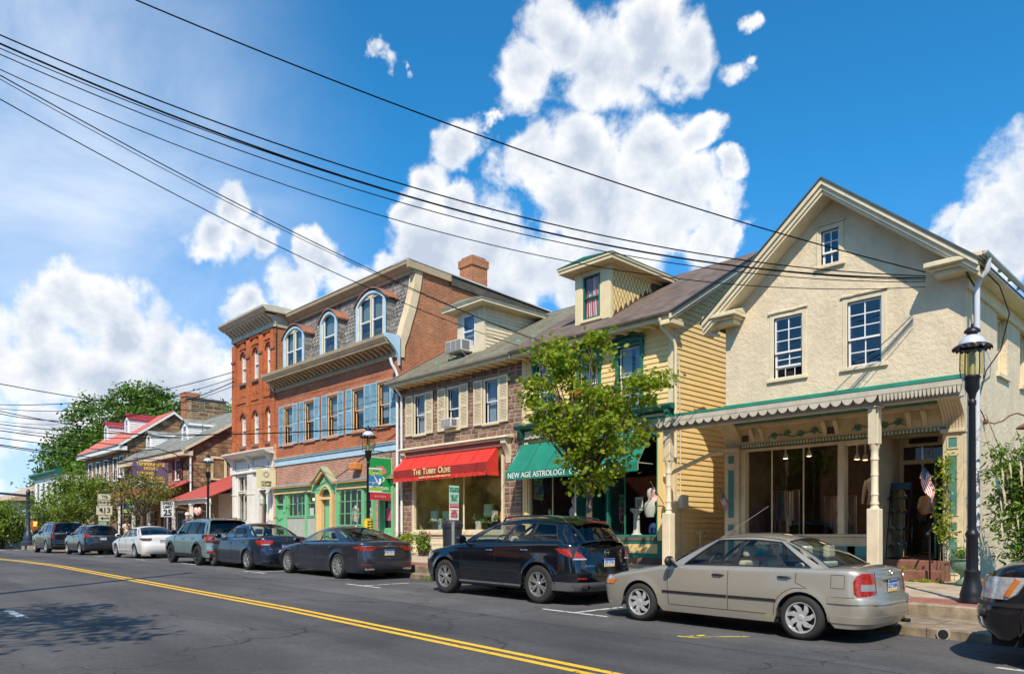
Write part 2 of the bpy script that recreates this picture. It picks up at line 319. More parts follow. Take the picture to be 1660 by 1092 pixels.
# ================================================================ terrain
def lerp(a, b, t): return a + (b - a) * t
def interp(x, ks):
 if x <= ks[0][0]: return ks[0][1]
 for (x0, y0),(x1, y1) in zip(ks, ks[1:]):
  if x <= x1: return lerp(y0, y1,(x - x0) / (x1 - x0))
 return ks[-1][1]
GZ = [(-600,-9),(-300,-5),(-120,-2.2),(-80,-1.55),(-60,-1.36),(-50,-1.28),(-40,-1.21),(-34,-1.17),(-28,-1.165),(60,-2.19)]
def gz(X): return interp(X, GZ)
def kY(X): return interp(X, [(-34,12.42),(-20,12.34),(-16,12.1),(-10,11.75),(-7,11.45),(-4,11.12),(6,11.0),(60,10.8)])
K2 = 12.45
def sz(X, Y): return gz(X) + .33 + (Y - K2) * .022
XE = -70.0        # the side street begins here
asph = bpy.data.materials.new('asphalt'); asph.use_nodes = True
def asphalt():
 nt = asph.node_tree; n = nt.nodes; l = nt.links; b = n['Principled BSDF']
 g = n.new('ShaderNodeNewGeometry')
 def noise(sc, det, ro=.6, vec=None):
  t = n.new('ShaderNodeTexNoise'); t.inputs['Scale'].default_value = sc; t.inputs['Detail'].default_value = det; t.inputs['Roughness'].default_value = ro; l.new(vec or g.outputs['Position'], t.inputs['Vector']); return t.outputs['Fac']
 mp = n.new('ShaderNodeMapping'); mp.inputs['Scale'].default_value = (.10,.9,1); l.new(g.outputs['Position'], mp.inputs[0])
 lanes = noise(1.0,5,.6, mp.outputs[0])
 sx = n.new('ShaderNodeSeparateXYZ'); l.new(g.outputs['Position'], sx.inputs[0])
 park = n.new('ShaderNodeMapRange'); park.interpolation_type = 'SMOOTHSTEP'; park.inputs[1].default_value = 8.0; park.inputs[2].default_value = 8.5; l.new(sx.outputs[1], park.inputs[0])
 patch = noise(.45,6,.62); grit = noise(95,3,.7); mid = noise(14,4,.6)
 def ramp(f, a0, a1, lo, hi):
  r = n.new('ShaderNodeMapRange'); r.inputs[1].default_value = a0; r.inputs[2].default_value = a1; r.inputs[3].default_value = lo; r.inputs[4].default_value = hi; l.new(f, r.inputs[0]); return r.outputs[0]
 def mul(a, c):
  r = n.new('ShaderNodeMath'); r.operation = 'MULTIPLY'; l.new(a, r.inputs[0])
  if isinstance(c, float): r.inputs[1].default_value = c
  else: l.new(c, r.inputs[1])
  return r.outputs[0]
 v = mul(mul(ramp(lanes, .3,.7,.68,1.32), ramp(patch, .35,.65,.76,1.24)), mul(ramp(grit, .3,.72,.45,1.65), ramp(mid, .3,.7,.85,1.15)))
 v = mul(v, ramp(park.outputs[0], 0,1,1.0,1.28))
 sy = n.new('ShaderNodeMath'); sy.operation = 'MULTIPLY_ADD'; l.new(noise(.8,4,.6), sy.inputs[0]); sy.inputs[1].default_value = .22; l.new(sx.outputs[1], sy.inputs[2])
 def band(c, w):
  a = n.new('ShaderNodeMath'); a.operation = 'SUBTRACT'; l.new(sy.outputs[0], a.inputs[0]); a.inputs[1].default_value = c; q = n.new('ShaderNodeMath'); q.operation = 'ABSOLUTE'; l.new(a.outputs[0], q.inputs[0]); return q.outputs[0]
 v = mul(mul(v, ramp(band(8.25,0),.012,.03,.45,1)), mul(ramp(band(3.2,0),.1,.8,.86,1), ramp(band(7.3,0),.1,.5,.88,1)))
 oil = ramp(noise(1.7,5,.7),.66,.74,1,.6); v = mul(v, oil)
 stone = ramp(noise(75,2,.5),.655,.70,0,.34)
 cr = n.new('ShaderNodeTexVoronoi'); cr.feature = 'DISTANCE_TO_EDGE'; cr.inputs['Scale'].default_value = .22; cr.inputs['Randomness'].default_value = 1
 wq = n.new('ShaderNodeTexNoise'); wq.inputs['Scale'].default_value = 1.1; wq.inputs['Detail'].default_value = 6; l.new(g.outputs['Position'], wq.inputs['Vector'])
 wa = n.new('ShaderNodeVectorMath'); wa.operation = 'MULTIPLY_ADD'; l.new(wq.outputs['Color'], wa.inputs[0]); wa.inputs[1].default_value = (2.2,1.2,0); l.new(g.outputs['Position'], wa.inputs[2]); l.new(wa.outputs[0], cr.inputs['Vector'])
 crk = ramp(cr.outputs['Distance'], .0012,.005,.38,1.0)
 v = mul(v, crk)
 col = n.new('ShaderNodeMixRGB'); col.blend_type = 'MULTIPLY'; col.inputs[0].default_value = 1; col.inputs[1].default_value = (.070,.067,.066,1); l.new(v, col.inputs[2])
 c2 = n.new('ShaderNodeMixRGB'); l.new(stone, c2.inputs[0]); l.new(col.outputs[0], c2.inputs[1]); c2.inputs[2].default_value = (.34,.32,.29,1)
 l.new(c2.outputs[0], b.inputs['Base Color']); b.inputs['Roughness'].default_value = .82
 bp = n.new('ShaderNodeBump'); bp.inputs['Strength'].default_value = .8; bp.inputs['Distance'].default_value = .006; l.new(grit, bp.inputs['Height']); l.new(bp.outputs[0], b.inputs['Normal'])
asphalt()
grassgroundM = mat('far_ground', (.10,.12,.05),.95, var=.3, vscale=.05)
concM = mat('concrete', (.46,.37,.27),.9, var=.22, vscale=2, dirt=.5, bump=.25, bscale=60)
kerbM = mat('kerb_stone', (.27,.21,.14),.9, var=.4, vscale=4, dirt=.8, bump=.5, bscale=40)
paverM = mat('red_paver', (.36,.14,.10),.85, var=.25, vscale=6, bump=.4, dirt=.2)
lineyM = mat('yellow_paint', (.80,.50,.045),.6, var=.12, vscale=8, detail=8)
linewM = mat('white_line', (.60,.60,.57),.7, var=.2, vscale=12, detail=8)
m = MB(); xs = [-2500,-600,-300,-200,-120] + [x for x in range(-110,64,4)] + [120,600,2500]
m.grid([[(x, y, gz(x) - .07 - (0 if abs(y) < 100 else .5)) for x in xs] for y in (-2500,-400,-60,-12,0,12.3,13.5,60,400,2500)])
struct('terrain', m, grassgroundM)
m = MB(); xs = [x for x in range(-130,61,2)]
m.grid([[(x, y, gz(x)) for x in xs] for y in [-9 + .5 * k for k in range(0,44)]]); m.v = [(x, min(y, kY(x) + .05) if x > XE + 1 else y, z) for x, y, z in m.v]
struct('road', m, asph)
m = MB(); m.grid([[(x, y, gz(x) + .003) for x in (-79.5,-70.2)] for y in (12.4,30,60,120)]); struct('side_street', m, asph)
def seglist(a, b, st):
 n = max(1, int(round((b - a) / st))); return [(a + (b - a) * k / n, a + (b - a) * (k + 1) / n) for k in range(n)]
kerb_root = thing('kerb', 'weathered double-stepped concrete kerb running along the parked cars', 'kerb', (-10, K2, gz(-10)))
for (x0, x1) in seglist(-18,26,2.4):
 m = MB(); g = .006; h = .13
 a, b = x0 + g, x1 - g
 m.grid([[(x, kY(x), gz(x) - .1),(x, kY(x), gz(x) + h - .015),(x, kY(x) + .02, gz(x) + h),(x, K2 - .003, gz(x) + h + .012)] for x in (a, (a + b) / 2, b)])
 m.quad([(a, kY(a), gz(a) - .1),(a, kY(a), gz(a) + h - .015),(a, kY(a) + .02, gz(a) + h),(a, K2 - .003, gz(a) + h + .012),(a, K2, gz(a) - .1)])
 m.quad([(b, kY(b), gz(b) - .1),(b, kY(b), gz(b) + h - .015),(b, kY(b) + .02, gz(b) + h),(b, K2 - .003, gz(b) + h + .012),(b, K2, gz(b) - .1)])
 obj('kerb_step', m, kerbM, kerb_root)
for (x0, x1) in seglist(XE, 26,3.0):
 a, b = x0 + .006, x1 - .006; m = MB(); i = RU(-.006,.006)
 pr = lambda x: [(x, K2 + i, gz(x) - .15),(x, K2 + i, gz(x) + .31),(x, K2 + i + .02, gz(x) + .33),(x, K2 + .17, gz(x) + .333),(x, K2 + .17, gz(x) - .15)]
 m.grid([pr(a), pr((a + b) / 2), pr(b)]); m.face([m.vert(*p) for p in pr(a)]); m.face([m.vert(*p) for p in pr(b)])
 obj('kerb_stone', m, kerbM, kerb_root)
kerb_root['kind'] = 'structure'
m = MB(); m.lathe([(.07,-.02),(.085,-.02),(.085,.0),(.07,.0),(.068,.12)], 0,0,14, axis='y'); m.v = [(x - 3.12, y + kY(-3.12) - .004, z + gz(-3.1) + .065) for x, y, z in m.v]
drp = tag(obj('drain_pipe', m, mat('pipe_lip', (.45,.42,.36),.6, var=.2)), 'small round drain outlet in the low kerb near the black lamp base', 'drain pipe'); m = MB(); m.lathe([(.066,0),(.066,.004)], -3.12, kY(-3.12) - .028,14, axis='y', cz=gz(-3.1) + .065); obj('shade_disc', m, darkM, drp)  # dark disc on the outlet stands for the shade inside the pipe
m = MB(); m.grid([[(x, y, sz(x, y) - .03) for x in range(-70,28,2)] for y in (K2 + .165,17.6,18.6)]); side_root = struct('pavement', m, mortarM)
for (x0, x1) in seglist(XE, 26,1.45):
 for (y0, y1) in ((K2 + .92,14.9),(14.9,16.3),(16.3,17.25)):
  a, b, c, d = x0 + .007, x1 - .007, y0 + .006, y1 - .006; t = RU(-.004,.006); m = MB()
  if RR() < .12 and x0 > -14: t += .012
  P = [(a, c),(b, c),(b, d),(a, d)]
  m.face([m.vert(x, y, sz(x, y) + t) for x, y in P]); bot = [m.vert(x, y, sz(x, y) - .05) for x, y in P]
  for k in range(4): m.face((k, (k + 1) % 4,4 + (k + 1) % 4,4 + k))
  obj('slab', m, concM, side_root)
pv = MB()
for (x0, x1) in seglist(-26,20,.205):
 for r in range(7):
  o = .1 if r % 2 else 0; y0 = K2 + .175 + r * .105; t = RU(-.002,.003); a, b = x0 + o + .004, x1 + o - .004
  pv.box(a, b, y0 + .003, y0 + .102, sz(a, y0) - .04, sz(a, y0) + t)
o = obj('paver_strip', pv, paverM, side_root, rec=False); o['kind'] = 'stuff'
pv = MB(); pv.grid([[(x, y, sz(x, y) - .002) for x in range(-70,-25,2)] for y in (K2 + .175, K2 + .91)]); obj('brick_strip', pv, brickmat('strip_brick', (.36,.14,.10),(.28,.10,.07),(.3,.25,.2)), side_root)
def stripe(name, pts, m_, lift=.004, lab=None):
 mb = MB(); mb.grid([[(x, y0, gz(x) + lift) for x, y0, y1 in pts], [(x, y1, gz(x) + lift) for x, y0, y1 in pts]]); o = struct(name, mb, m_)
 return o
def worn(name, col, wear):
 mm = mat(name, col, .7, var=.1, vscale=10); nt = mm.node_tree; n = nt.nodes; l = nt.links
 t = n.new('ShaderNodeTexNoise'); t.inputs['Scale'].default_value = 7; t.inputs['Detail'].default_value = 10; t.inputs['Roughness'].default_value = .75
 g = n.new('ShaderNodeNewGeometry'); l.new(g.outputs['Position'], t.inputs['Vector']); r = n.new('ShaderNodeMapRange'); r.inputs[1].default_value = wear; r.inputs[2].default_value = wear + .05; l.new(t.outputs['Fac'], r.inputs[0]); l.new(r.outputs[0], n['Principled BSDF'].inputs['Alpha']); return mm
yw = worn('yellow_line_paint', (.80,.47,.03),.36); ww = worn('white_line_paint', (.62,.62,.58),.42)
ycl = lambda x: interp(x, [(-130,5.6),(-60,5.85),(-30,6.12),(-12,6.07),(-4.9,5.80),(4,5.4),(40,4.2)])
xs = [-120 + 2 * k for k in range(90)]
stripe('centre_line', [(x, ycl(x) - .16, ycl(x) - .05) for x in xs], yw); stripe('centre_line', [(x, ycl(x) + .05, ycl(x) + .16) for x in xs], yw)
for i, (x, y) in enumerate([(-1.35,9.3),(-8.35,9.55),(-15.3,9.75),(-21.6,9.9),(-27.2,10),(-32.6,10),(-39.0,10.1)]):
 m = MB(); z = .005
 def fl(pts, dz=0): m.face([m.vert(px, py, gz(px) + z + dz) for px, py in pts])
 fl([(x - .05, y, ),(x + .05, y),(x + .05, y + 1.3),(x - .05, y + 1.3)]); fl([(x - .75, y - .1),(x + .75, y - .1),(x + .75, y - .003),(x - .75, y - .003)])
 struct('bay_marking', m, ww)
m = MB()
for (x, y, w, l_, a) in [(-14.0,2.42,.62,.13,0),(-14.3,1.6,.06,1.5,0)]: m.face([m.vert(px, py, gz(px) + .005) for px, py in ((x - w, y - l_ / 2),(x + w, y - l_ / 2),(x + w, y + l_ / 2),(x - w, y + l_ / 2))])
struct('lane_marking', m, ww)
m = MB(); rp = lambda pts: m.face([m.vert(px, py, gz(px) + .005) for px, py in pts])
rp([(-5.55,8.55),(-5.50,8.60),(-4.95,9.25),(-5.02,9.26)]); rp([(-5.62,8.5),(-5.35,8.62),(-5.38,8.68),(-5.66,8.58)]); rp([(-5.6,8.55),(-5.52,8.52),(-5.42,8.9),(-5.48,8.92)])
struct('spray_mark', m, worn('yellow_spray', (.75,.62,.05),.45))
m = MB(); rp([(-4.1,8.45),(-3.85,8.62),(-3.87,8.66),(-4.13,8.49)]); struct('spray_mark', m, worn('blue_spray', (.05,.25,.40),.5))
for k in range(9):
 m = MB(); x = -69.5 + (k % 2) * 0; y = 3.5 + k * 1.0
 m.face([m.vert(px, py, gz(px) + .006) for px, py in ((-68.6, y),(-66.6, y),(-66.6, y + .45),(-68.6, y + .45))]); struct('crossing_bar', m, ww)
# ================================================================ building kit
def wallgrid(mb, a0, a1, c0, c1, ops, reveal=.16, b=0.0, mi=0):
 As = sorted({a0, a1, *[o[0] for o in ops], *[o[1] for o in ops]}); Cs = sorted({c0, c1, *[o[2] for o in ops], *[o[3] for o in ops]})
 As = [a for a in As if a0 <= a <= a1]; Cs = [c for c in Cs if c0 <= c <= c1]
 for p, q in zip(As, As[1:]):
  for r, s in zip(Cs, Cs[1:]):
   if any(o[0] - 1e-6 <= p and q <= o[1] + 1e-6 and o[2] - 1e-6 <= r and s <= o[3] + 1e-6 for o in ops): continue
   mb.quad([(p, b, r),(q, b, r),(q, b, s),(p, b, s)], mi)
 for (p, q, r, s) in ops:
  for e in ([(p, b, r),(p, b - reveal, r),(p, b - reveal, s),(p, b, s)], [(q, b, r),(q, b - reveal, r),(q, b - reveal, s),(q, b, s)],
     [(p, b, s),(p, b - reveal, s),(q, b - reveal, s),(q, b, s)], [(p, b, r),(p, b - reveal, r),(q, b - reveal, r),(q, b, r)]): mb.quad(e, mi)
def ring(mb, a0, a1, c0, c1, w, b0, b1, wt=None, wb=None):
 wt = w if wt is None else wt; wb = w if wb is None else wb
 mb.box(a0, a0 + w, b0, b1, c0, c1); mb.box(a1 - w, a1, b0, b1, c0, c1)
 mb.box(a0 + w, a1 - w, b0, b1, c1 - wt, c1); mb.box(a0 + w, a1 - w, b0, b1, c0, c0 + wb)
def window(root, xf, a0, a1, c0, c1, cas=creamM, sash=vinylM, cw=.09, proud=.03, mun=(1,1,1), sill=True, curtain=None, glass=None, gap=0.0, deep=.09, name='window', half=None, arch=False):
 """casing round the opening (a0..a1, c0..c1), two sashes with their panes, a sill"""
 m = MB(xf); ring(m, a0 - cw, a1 + cw, c0 - (.02 if sill else cw), c1 + cw, cw, -deep, proud, wb=(.02 if sill else cw))
 w = obj(name, m, cas, root, bevel=.006)
 if sill:
  m = MB(xf); m.box(a0 - cw - .04, a1 + cw + .04,-deep, proud + .05, c0 - .10, c0 - .022); obj('sill', m, cas, w, bevel=.008)
 mid = c0 + (c1 - c0) * (half or .5)
 sw = .042
 for (r, s, off, rows) in ((mid - .02, c1,-deep + .035, mun[1]),(c0 + gap, mid + .02,-deep - .005, mun[2])):
  m = MB(xf); ring(m, a0, a1, r, s, sw, off - .035, off)
  cols = mun[0]; wa = (a1 - a0 - 2 * sw) / cols; hc = (s - r - 2 * sw) / rows
  for k in range(1, cols): x = a0 + sw + wa * k; m.box(x - .011, x + .011, off - .03, off - .002, r + sw, s - sw)
  for k in range(1, rows):
   z = r + sw + hc * k
   for j in range(cols): m.box(a0 + sw + wa * j + (.011 if j else 0), a0 + sw + wa * (j + 1) - (.011 if j < cols - 1 else 0), off - .03, off - .002, z - .011, z + .011)
  obj('sash', m, sash, w)
  for j in range(cols):
   for k in range(rows):
    m = MB(xf); p0 = a0 + sw + wa * j; z0 = r + sw + hc * k; t = RU(-.002,.002)
    m.quad([(p0, off - .018 + t, z0),(p0 + wa, off - .018, z0),(p0 + wa, off - .018, z0 + hc),(p0, off - .018 - t, z0 + hc)]); obj('pane', m, glass or glassM, w)
 if curtain:
  m = MB(xf); b = -deep - .10; P = []
  n = 14
  for side_ in ((a0, a0 + (a1 - a0) * curtain[1]),(a1 - (a1 - a0) * curtain[1], a1)):
   P = [[(lerp(side_[0], side_[1], k / n), b - .015 * cos(k * 2.3) - .01 * RR(), z) for k in range(n + 1)] for z in (lerp(c1, c0, curtain[2]), c1)]; m.grid(P)
   if curtain[1] >= .5: break
  obj('curtain', m, curtain[0], w)
 m = MB(xf); m.box(a0 - .02, a1 + .02,-deep - .75,-deep - .2, c0 - .02, c1 + .02); m.f.pop(4 if False else -1) if False else None
 m = MB(xf); B = -deep - .6; A = -deep - .03
 m.quad([(a0 - .02, B, c0 - .02),(a1 + .02, B, c0 - .02),(a1 + .02, B, c1 + .02),(a0 - .02, B, c1 + .02)])
 for q in ([(a0 - .02, B, c0),(a0 - .02, A, c0),(a0 - .02, A, c1),(a0 - .02, B, c1)], [(a1 + .02, B, c0),(a1 + .02, A, c0),(a1 + .02, A, c1),(a1 + .02, B, c1)], [(a0, B, c1 + .02),(a0, A, c1 + .02),(a1, A, c1 + .02),(a1, B, c1 + .02)], [(a0, B, c0 - .02),(a0, A, c0 - .02),(a1, A, c0 - .02),(a1, B, c0 - .02)]): m.quad(q)
 obj('room', m, mat('room_dark', (.05,.05,.055),.9), w)
 return w
def shutter(root, xf, a0, a1, c0, c1, m_, tilt=0.0, panels=2, b=.02, slat=.05):
 m = MB(xf); w = .055; t = .035
 m.box(a0, a0 + w, b, b + t, c0, c1); m.box(a1 - w, a1, b, b + t, c0, c1)
 zs = [c0 + (c1 - c0) * k / panels for k in range(panels + 1)]
 rails = [(zs[0], zs[0] + .09)] + [(z - .045, z + .045) for z in zs[1:-1]] + [(zs[-1] - .07, zs[-1])]
 for r0, r1 in rails: m.box(a0 + w, a1 - w, b, b + t, r0, r1)
 m.box(a0 + w, a1 - w, b, b + .006, c0 + .05, c1 - .05)
 for (r0, r1),(q0, q1) in zip(rails, rails[1:]):
  z = r1 + .01
  while z < q0 - .02:
   m.quad([(a0 + w, b + t - .004, z),(a1 - w, b + t - .004, z),(a1 - w, b + .006, z + slat * .8),(a0 + w, b + .006, z + slat * .8)]); z += slat
 s = obj('shutter', m, m_, root, bevel=0)
 return s
def ashlar(root, xf, a0, a1, c0, c1, ops, m_, name='stone', limit=300, hrow=(.16,.28), wst=(.22,.55), clip=None, b=0.0, joined=False, gapw=.017):
 """coursed rubble stones in front of a mortar sheet; each stone its own part until the limit"""
 c = c0; big = MB(xf); count = 0; shared = []
 while c < c1 - .05:
  h = min(RU(*hrow), c1 - c)
  if c1 - c - h < .08: h = c1 - c
  a = a0
  while a < a1 - .04:
   w = min(RU(*wst), a1 - a)
   if a1 - a - w < .12: w = a1 - a
   seg = [(a, a + w, c, c + h)]
   if RR() < .25 and h > .22: seg = [(a, a + w, c, c + h * .48),(a, a + w, c + h * .48, c + h)]
   for (p, q, r, s) in seg:
    pieces = [(p, q, r, s)]
    for o in ops:
     nw = []
     for (p1, q1, r1, s1) in pieces:
      if q1 <= o[0] or p1 >= o[1] or s1 <= o[2] or r1 >= o[3]: nw.append((p1, q1, r1, s1)); continue
      if p1 < o[0]: nw.append((p1, o[0], r1, s1))
      if q1 > o[1]: nw.append((o[1], q1, r1, s1))
      pm, qm = max(p1, o[0]), min(q1, o[1])
      if r1 < o[2]: nw.append((pm, qm, r1, o[2]))
      if s1 > o[3]: nw.append((pm, qm, o[3], s1))
     pieces = nw
    for (p1, q1, r1, s1) in pieces:
     if q1 - p1 < .05 or s1 - r1 < .04: continue
     if clip and not clip((p1 + q1) / 2, s1): continue
     g = gapw; o1 = RU(.008,.026); jj = [RU(0,.012) for _ in range(8)]
     mb = big if (joined or count >= limit) else MB(xf)
     i = len(mb.v)
     for bb, ins in ((b - .01,0),(b + o1 * .6,.0),(b + o1,.018)):
      for (aa, cc, ja, jc) in ((p1 + g + ins, r1 + g + ins, jj[0], jj[1]),(q1 - g - ins, r1 + g + ins, -jj[2], jj[3]),(q1 - g - ins, s1 - g - ins, -jj[4], -jj[5]),(p1 + g + ins, s1 - g - ins, jj[6], -jj[7])): mb.vert(aa + ja, bb, cc + jc)
     for L in (0,4):
      for k in range(4): mb.face((i + L + k, i + L + (k + 1) % 4, i + L + 4 + (k + 1) % 4, i + L + 4 + k))
     mb.face((i + 8, i + 9, i + 10, i + 11))
     if mb is not big: obj(name, mb, m_, root, rec=False)
     count += 1
   a += w
  c += h
 if big.v:
  o = obj(name + 'work', big, m_, root, rec=False); o['kind'] = 'stuff'
def boards(root, xf, a0, a1, c0, c1, ops, m_, pitch=.15, amax=None, name='siding_board', joined=False):
 c = c0; big = MB(xf)
 while c < c1 - .02:
  e = min(c + pitch, c1); am = amax(c + pitch / 2) if amax else a1
  segs = [(a0, min(a1, am))]
  for o in ops:
   if o[3] <= c + .02 or o[2] >= e - .02: continue
   nw = []
   for (p, q) in segs:
    if q <= o[0] or p >= o[1]: nw.append((p, q)); continue
    if p < o[0]: nw.append((p, o[0]))
    if q > o[1]: nw.append((o[1], q))
   segs = nw
  for (p, q) in segs:
   if q - p < .03: continue
   mb = big if joined else MB(xf); j = RU(-.002,.002)
   pr = [(.002, c),(.030 + j, c),(.028 + j, c + .008),(.006, e + .006),(.002, e + .006)]
   mb.prism(pr, 0, p, q)
   if not joined: obj(name, mb, m_, root, rec=False)
  c = e
 if joined and big.v: o = obj(name, big, m_, root, rec=False)
def gutter(root, xf, a0, a1, b, c, m_, name='gutter'):
 m = MB(xf); n = 7
 pr = [(b + .06 * cos(PI + PI * k / n), c + .06 * sin(PI + PI * k / n)) for k in range(n + 1)]
 pr += [(x * 1, y + .0) for x, y in [(b + .053 * cos(-PI * k / n), c + .053 * sin(-PI * k / n)) for k in range(n + 1)]]
 m.prism(pr, 0, a0, a1); return obj(name, m, m_, root, smooth=True)
def roofmat(name, col, col2, sc=1.0):
 m = mat(name, col, .9, var=.25, vscale=2.0, col2=col2, bump=.5, bscale=50, dirt=.2)
 nt = m.node_tree; n = nt.nodes; l = nt.links; b = n['Principled BSDF']
 src = b.inputs['Base Color'].links[0].from_socket
 g = n.new('ShaderNodeNewGeometry'); s = n.new('ShaderNodeSeparateXYZ'); l.new(g.outputs['Position'], s.inputs[0])
 c = n.new('ShaderNodeCombineXYZ'); l.new(s.outputs[0], c.inputs[0]); l.new(s.outputs[1], c.inputs[1])
 bt = n.new('ShaderNodeTexBrick'); l.new(c.outputs[0], bt.inputs['Vector']); bt.inputs['Scale'].default_value = 1; bt.inputs['Brick Width'].default_value = .3; bt.inputs['Row Height'].default_value = .125; bt.inputs['Mortar Size'].default_value = .008
 bt.inputs['Color1'].default_value = (1,1,1,1); bt.inputs['Color2'].default_value = (.72,.72,.72,1); bt.inputs['Mortar'].default_value = (.35,.35,.35,1)
 mx = n.new('ShaderNodeMixRGB'); mx.blend_type = 'MULTIPLY'; mx.inputs[0].default_value = .8; l.new(src, mx.inputs[1]); l.new(bt.outputs['Color'], mx.inputs[2]); l.new(mx.outputs[0], b.inputs['Base Color'])
 return m
roofbM = roofmat('brown_shingle', (.15,.105,.085),(.23,.17,.14)); roofgM = roofmat('olive_shingle', (.17,.165,.115),(.27,.25,.17)); roofgrM = roofmat('grey_shingle', (.22,.23,.20),(.34,.35,.31))
slateM = mat('grey_slate', (.15,.145,.135),.75, var=.3, vscale=4, col2=(.25,.235,.215), bump=.3, island=.3)
redroofM = mat('red_metal', (.27,.028,.026),.45, var=.15, dirt=.08)
blackroofM = mat('black_edge', (.02,.022,.02),.7)
zincM = mat('galvanized', (.52,.54,.56),.4, metal=.5, var=.15, dirt=.1)
pipewM = mat('white_pipe', (.74,.74,.72),.45, var=.06, dirt=.12)
# ================================================================ 1. stucco house
F17 = front(17.0)
def bracket(root, xf, a0, a1, c0, c1, d, m_, name='bracket', flutes=0, base=.0):
 """scrolled console: deep at the top, curling back to the wall at the foot"""
 n = 10; h = c1 - c0
 pr = [(base, c0)] + [(base + .03 + (d - .03) * (1 - cos(PI * .5 * (k / n) ** 1.3)), c0 + h * .88 * k / n) for k in range(n + 1)] + [(base + d, c1),(base, c1)]
 m = MB(xf)
 if flutes:
  w = (a1 - a0) / flutes
  for k in range(flutes): m.prism(pr, 0, a0 + w * k + w * .1, a0 + w * (k + .9))
  m.prism([(base, c0 + .01)] + [(max(base, x - .018), z) for x, z in pr[1:-1]] + [(base, c1)], 0, a0 + .004, a1 - .004)
 else: m.prism(pr, 0, a0, a1)
 return obj(name, m, m_, root, smooth=True, sharp=35)
H = thing('stucco_house', 'cream stucco gabled house with a green edged scalloped porch over its shop windows', 'house', (-7.08,17.2,-1.0))
X0, X1 = -9.78,-4.38; ZE = 5.32; PKX, PKZ = -7.08,7.62
winL = (-8.48,-7.78,3.72,5.17); winR = (-6.73,-6.0,3.72,5.17); winG = (-7.32,-6.92,6.17,6.95)
m = MB(F17); SH = (-9.3,-4.78,-1.2,2.1)
wallgrid(m, X0, X1,-1.2, ZE, [winL, winR, SH], .22)
def rz(x): return ZE + (PKZ - ZE) * (1 - abs(x - PKX) / (PKX - X0)) + .0
g = winG
m.quad([(X0,0, ZE),(g[0], 0, ZE),(g[0], 0, rz(g[0]))]); m.quad([(g[1], 0, ZE),(X1,0, ZE),(g[1], 0, rz(g[1]))])
m.quad([(g[0], 0, ZE),(g[1], 0, ZE),(g[1], 0, g[2]),(g[0], 0, g[2])]); m.quad([(g[0], 0, g[3]),(g[1], 0, g[3]),(g[1], 0, rz(g[1])),(PKX, 0, PKZ),(g[0], 0, rz(g[0]))])
for e in ([(g[0], 0, g[2]),(g[0], -.2, g[2]),(g[0], -.2, g[3]),(g[0], 0, g[3])], [(g[1], 0, g[2]),(g[1], -.2, g[2]),(g[1], -.2, g[3]),(g[1], 0, g[3])], [(g[0], 0, g[3]),(g[0], -.2, g[3]),(g[1], -.2, g[3]),(g[1], 0, g[3])]): m.quad(e)
obj('front_wall', m, stuccoM, H, rec=False)
S4 = side(X1); sw = [(19.45,20.35,3.6,5.0),(21.6,22.5,3.6,5.0),(23.8,24.7,3.6,5.0)]
m = MB(S4); wallgrid(m, 17.0,27.5,-1.2, ZE, sw, .22); obj('side_wall', m, stuccoM, H, rec=False)
m = MB(side(X0)); m.quad([(17,0,-1.2),(27.5,0,-1.2),(27.5,0, ZE),(17,0, ZE)]); obj('side_wall', m, stuccoM, H)
for w in sw:
 m = MB(S4); m.box(w[0], w[1], -.21,-.16, w[2], w[3]); ww = obj('blind_window', m, creamM, H); m = MB(S4); ring(m, w[0], w[1], w[2], w[3], .08,-.159,-.12); obj('frame', m, creamM, ww); m = MB(S4); m.box(w[0] - .08, w[1] + .08,-.15,.07, w[2] - .09, w[2] - .002); obj('sill', m, creamM, ww)
gl = mat('room_blue', (.05,.06,.09),.8)
wa = window(H, F17, *winL, cas=creamM, mun=(2,3,2), half=.42, deep=.08, gap=.26, cw=.11, proud=.012)
wb = window(H, F17, *winR, cas=creamM, mun=(2,3,2), half=.42, deep=.08, gap=.0, cw=.11, proud=.012)
m = MB(F17); ring(m, winL[0], winL[1], winL[2], winL[2] + .26,.03,-.14,-.11); [m.box(winL[0] + .7 * k / 3 - .006, winL[0] + .7 * k / 3 + .006,-.135,-.115, winL[2] + .03, winL[2] + .23) for k in (1,2)]; obj('screen_frame', m, vinylM, wa)
window(H, F17, *winG, cas=creamM, sash=vinylM, mun=(2,2,1), half=.36, cw=.11, proud=.02)
for w in (winL, winR, winG):
 m = MB(F17); n = 9
 top = [(w[0] - .14 + (w[1] - w[0] + .28) * k / n, w[3] + .155 + RU(-.012,.012)) for k in range(n + 1)]
 m.grid([[(a, 0.004, c - .03) for a, c in top], [(a, .045, c - .035) for a, c in top], [(a, .05, c) for a, c in top], [(a, .004, c + .03) for a, c in top]]); obj('stucco_lip', m, stuccoM, H)
SL = (PKZ - ZE) / (PKX - X0); n2 = hypot(1, SL)
m = MB(); mr = MB(); mb_ = MB()
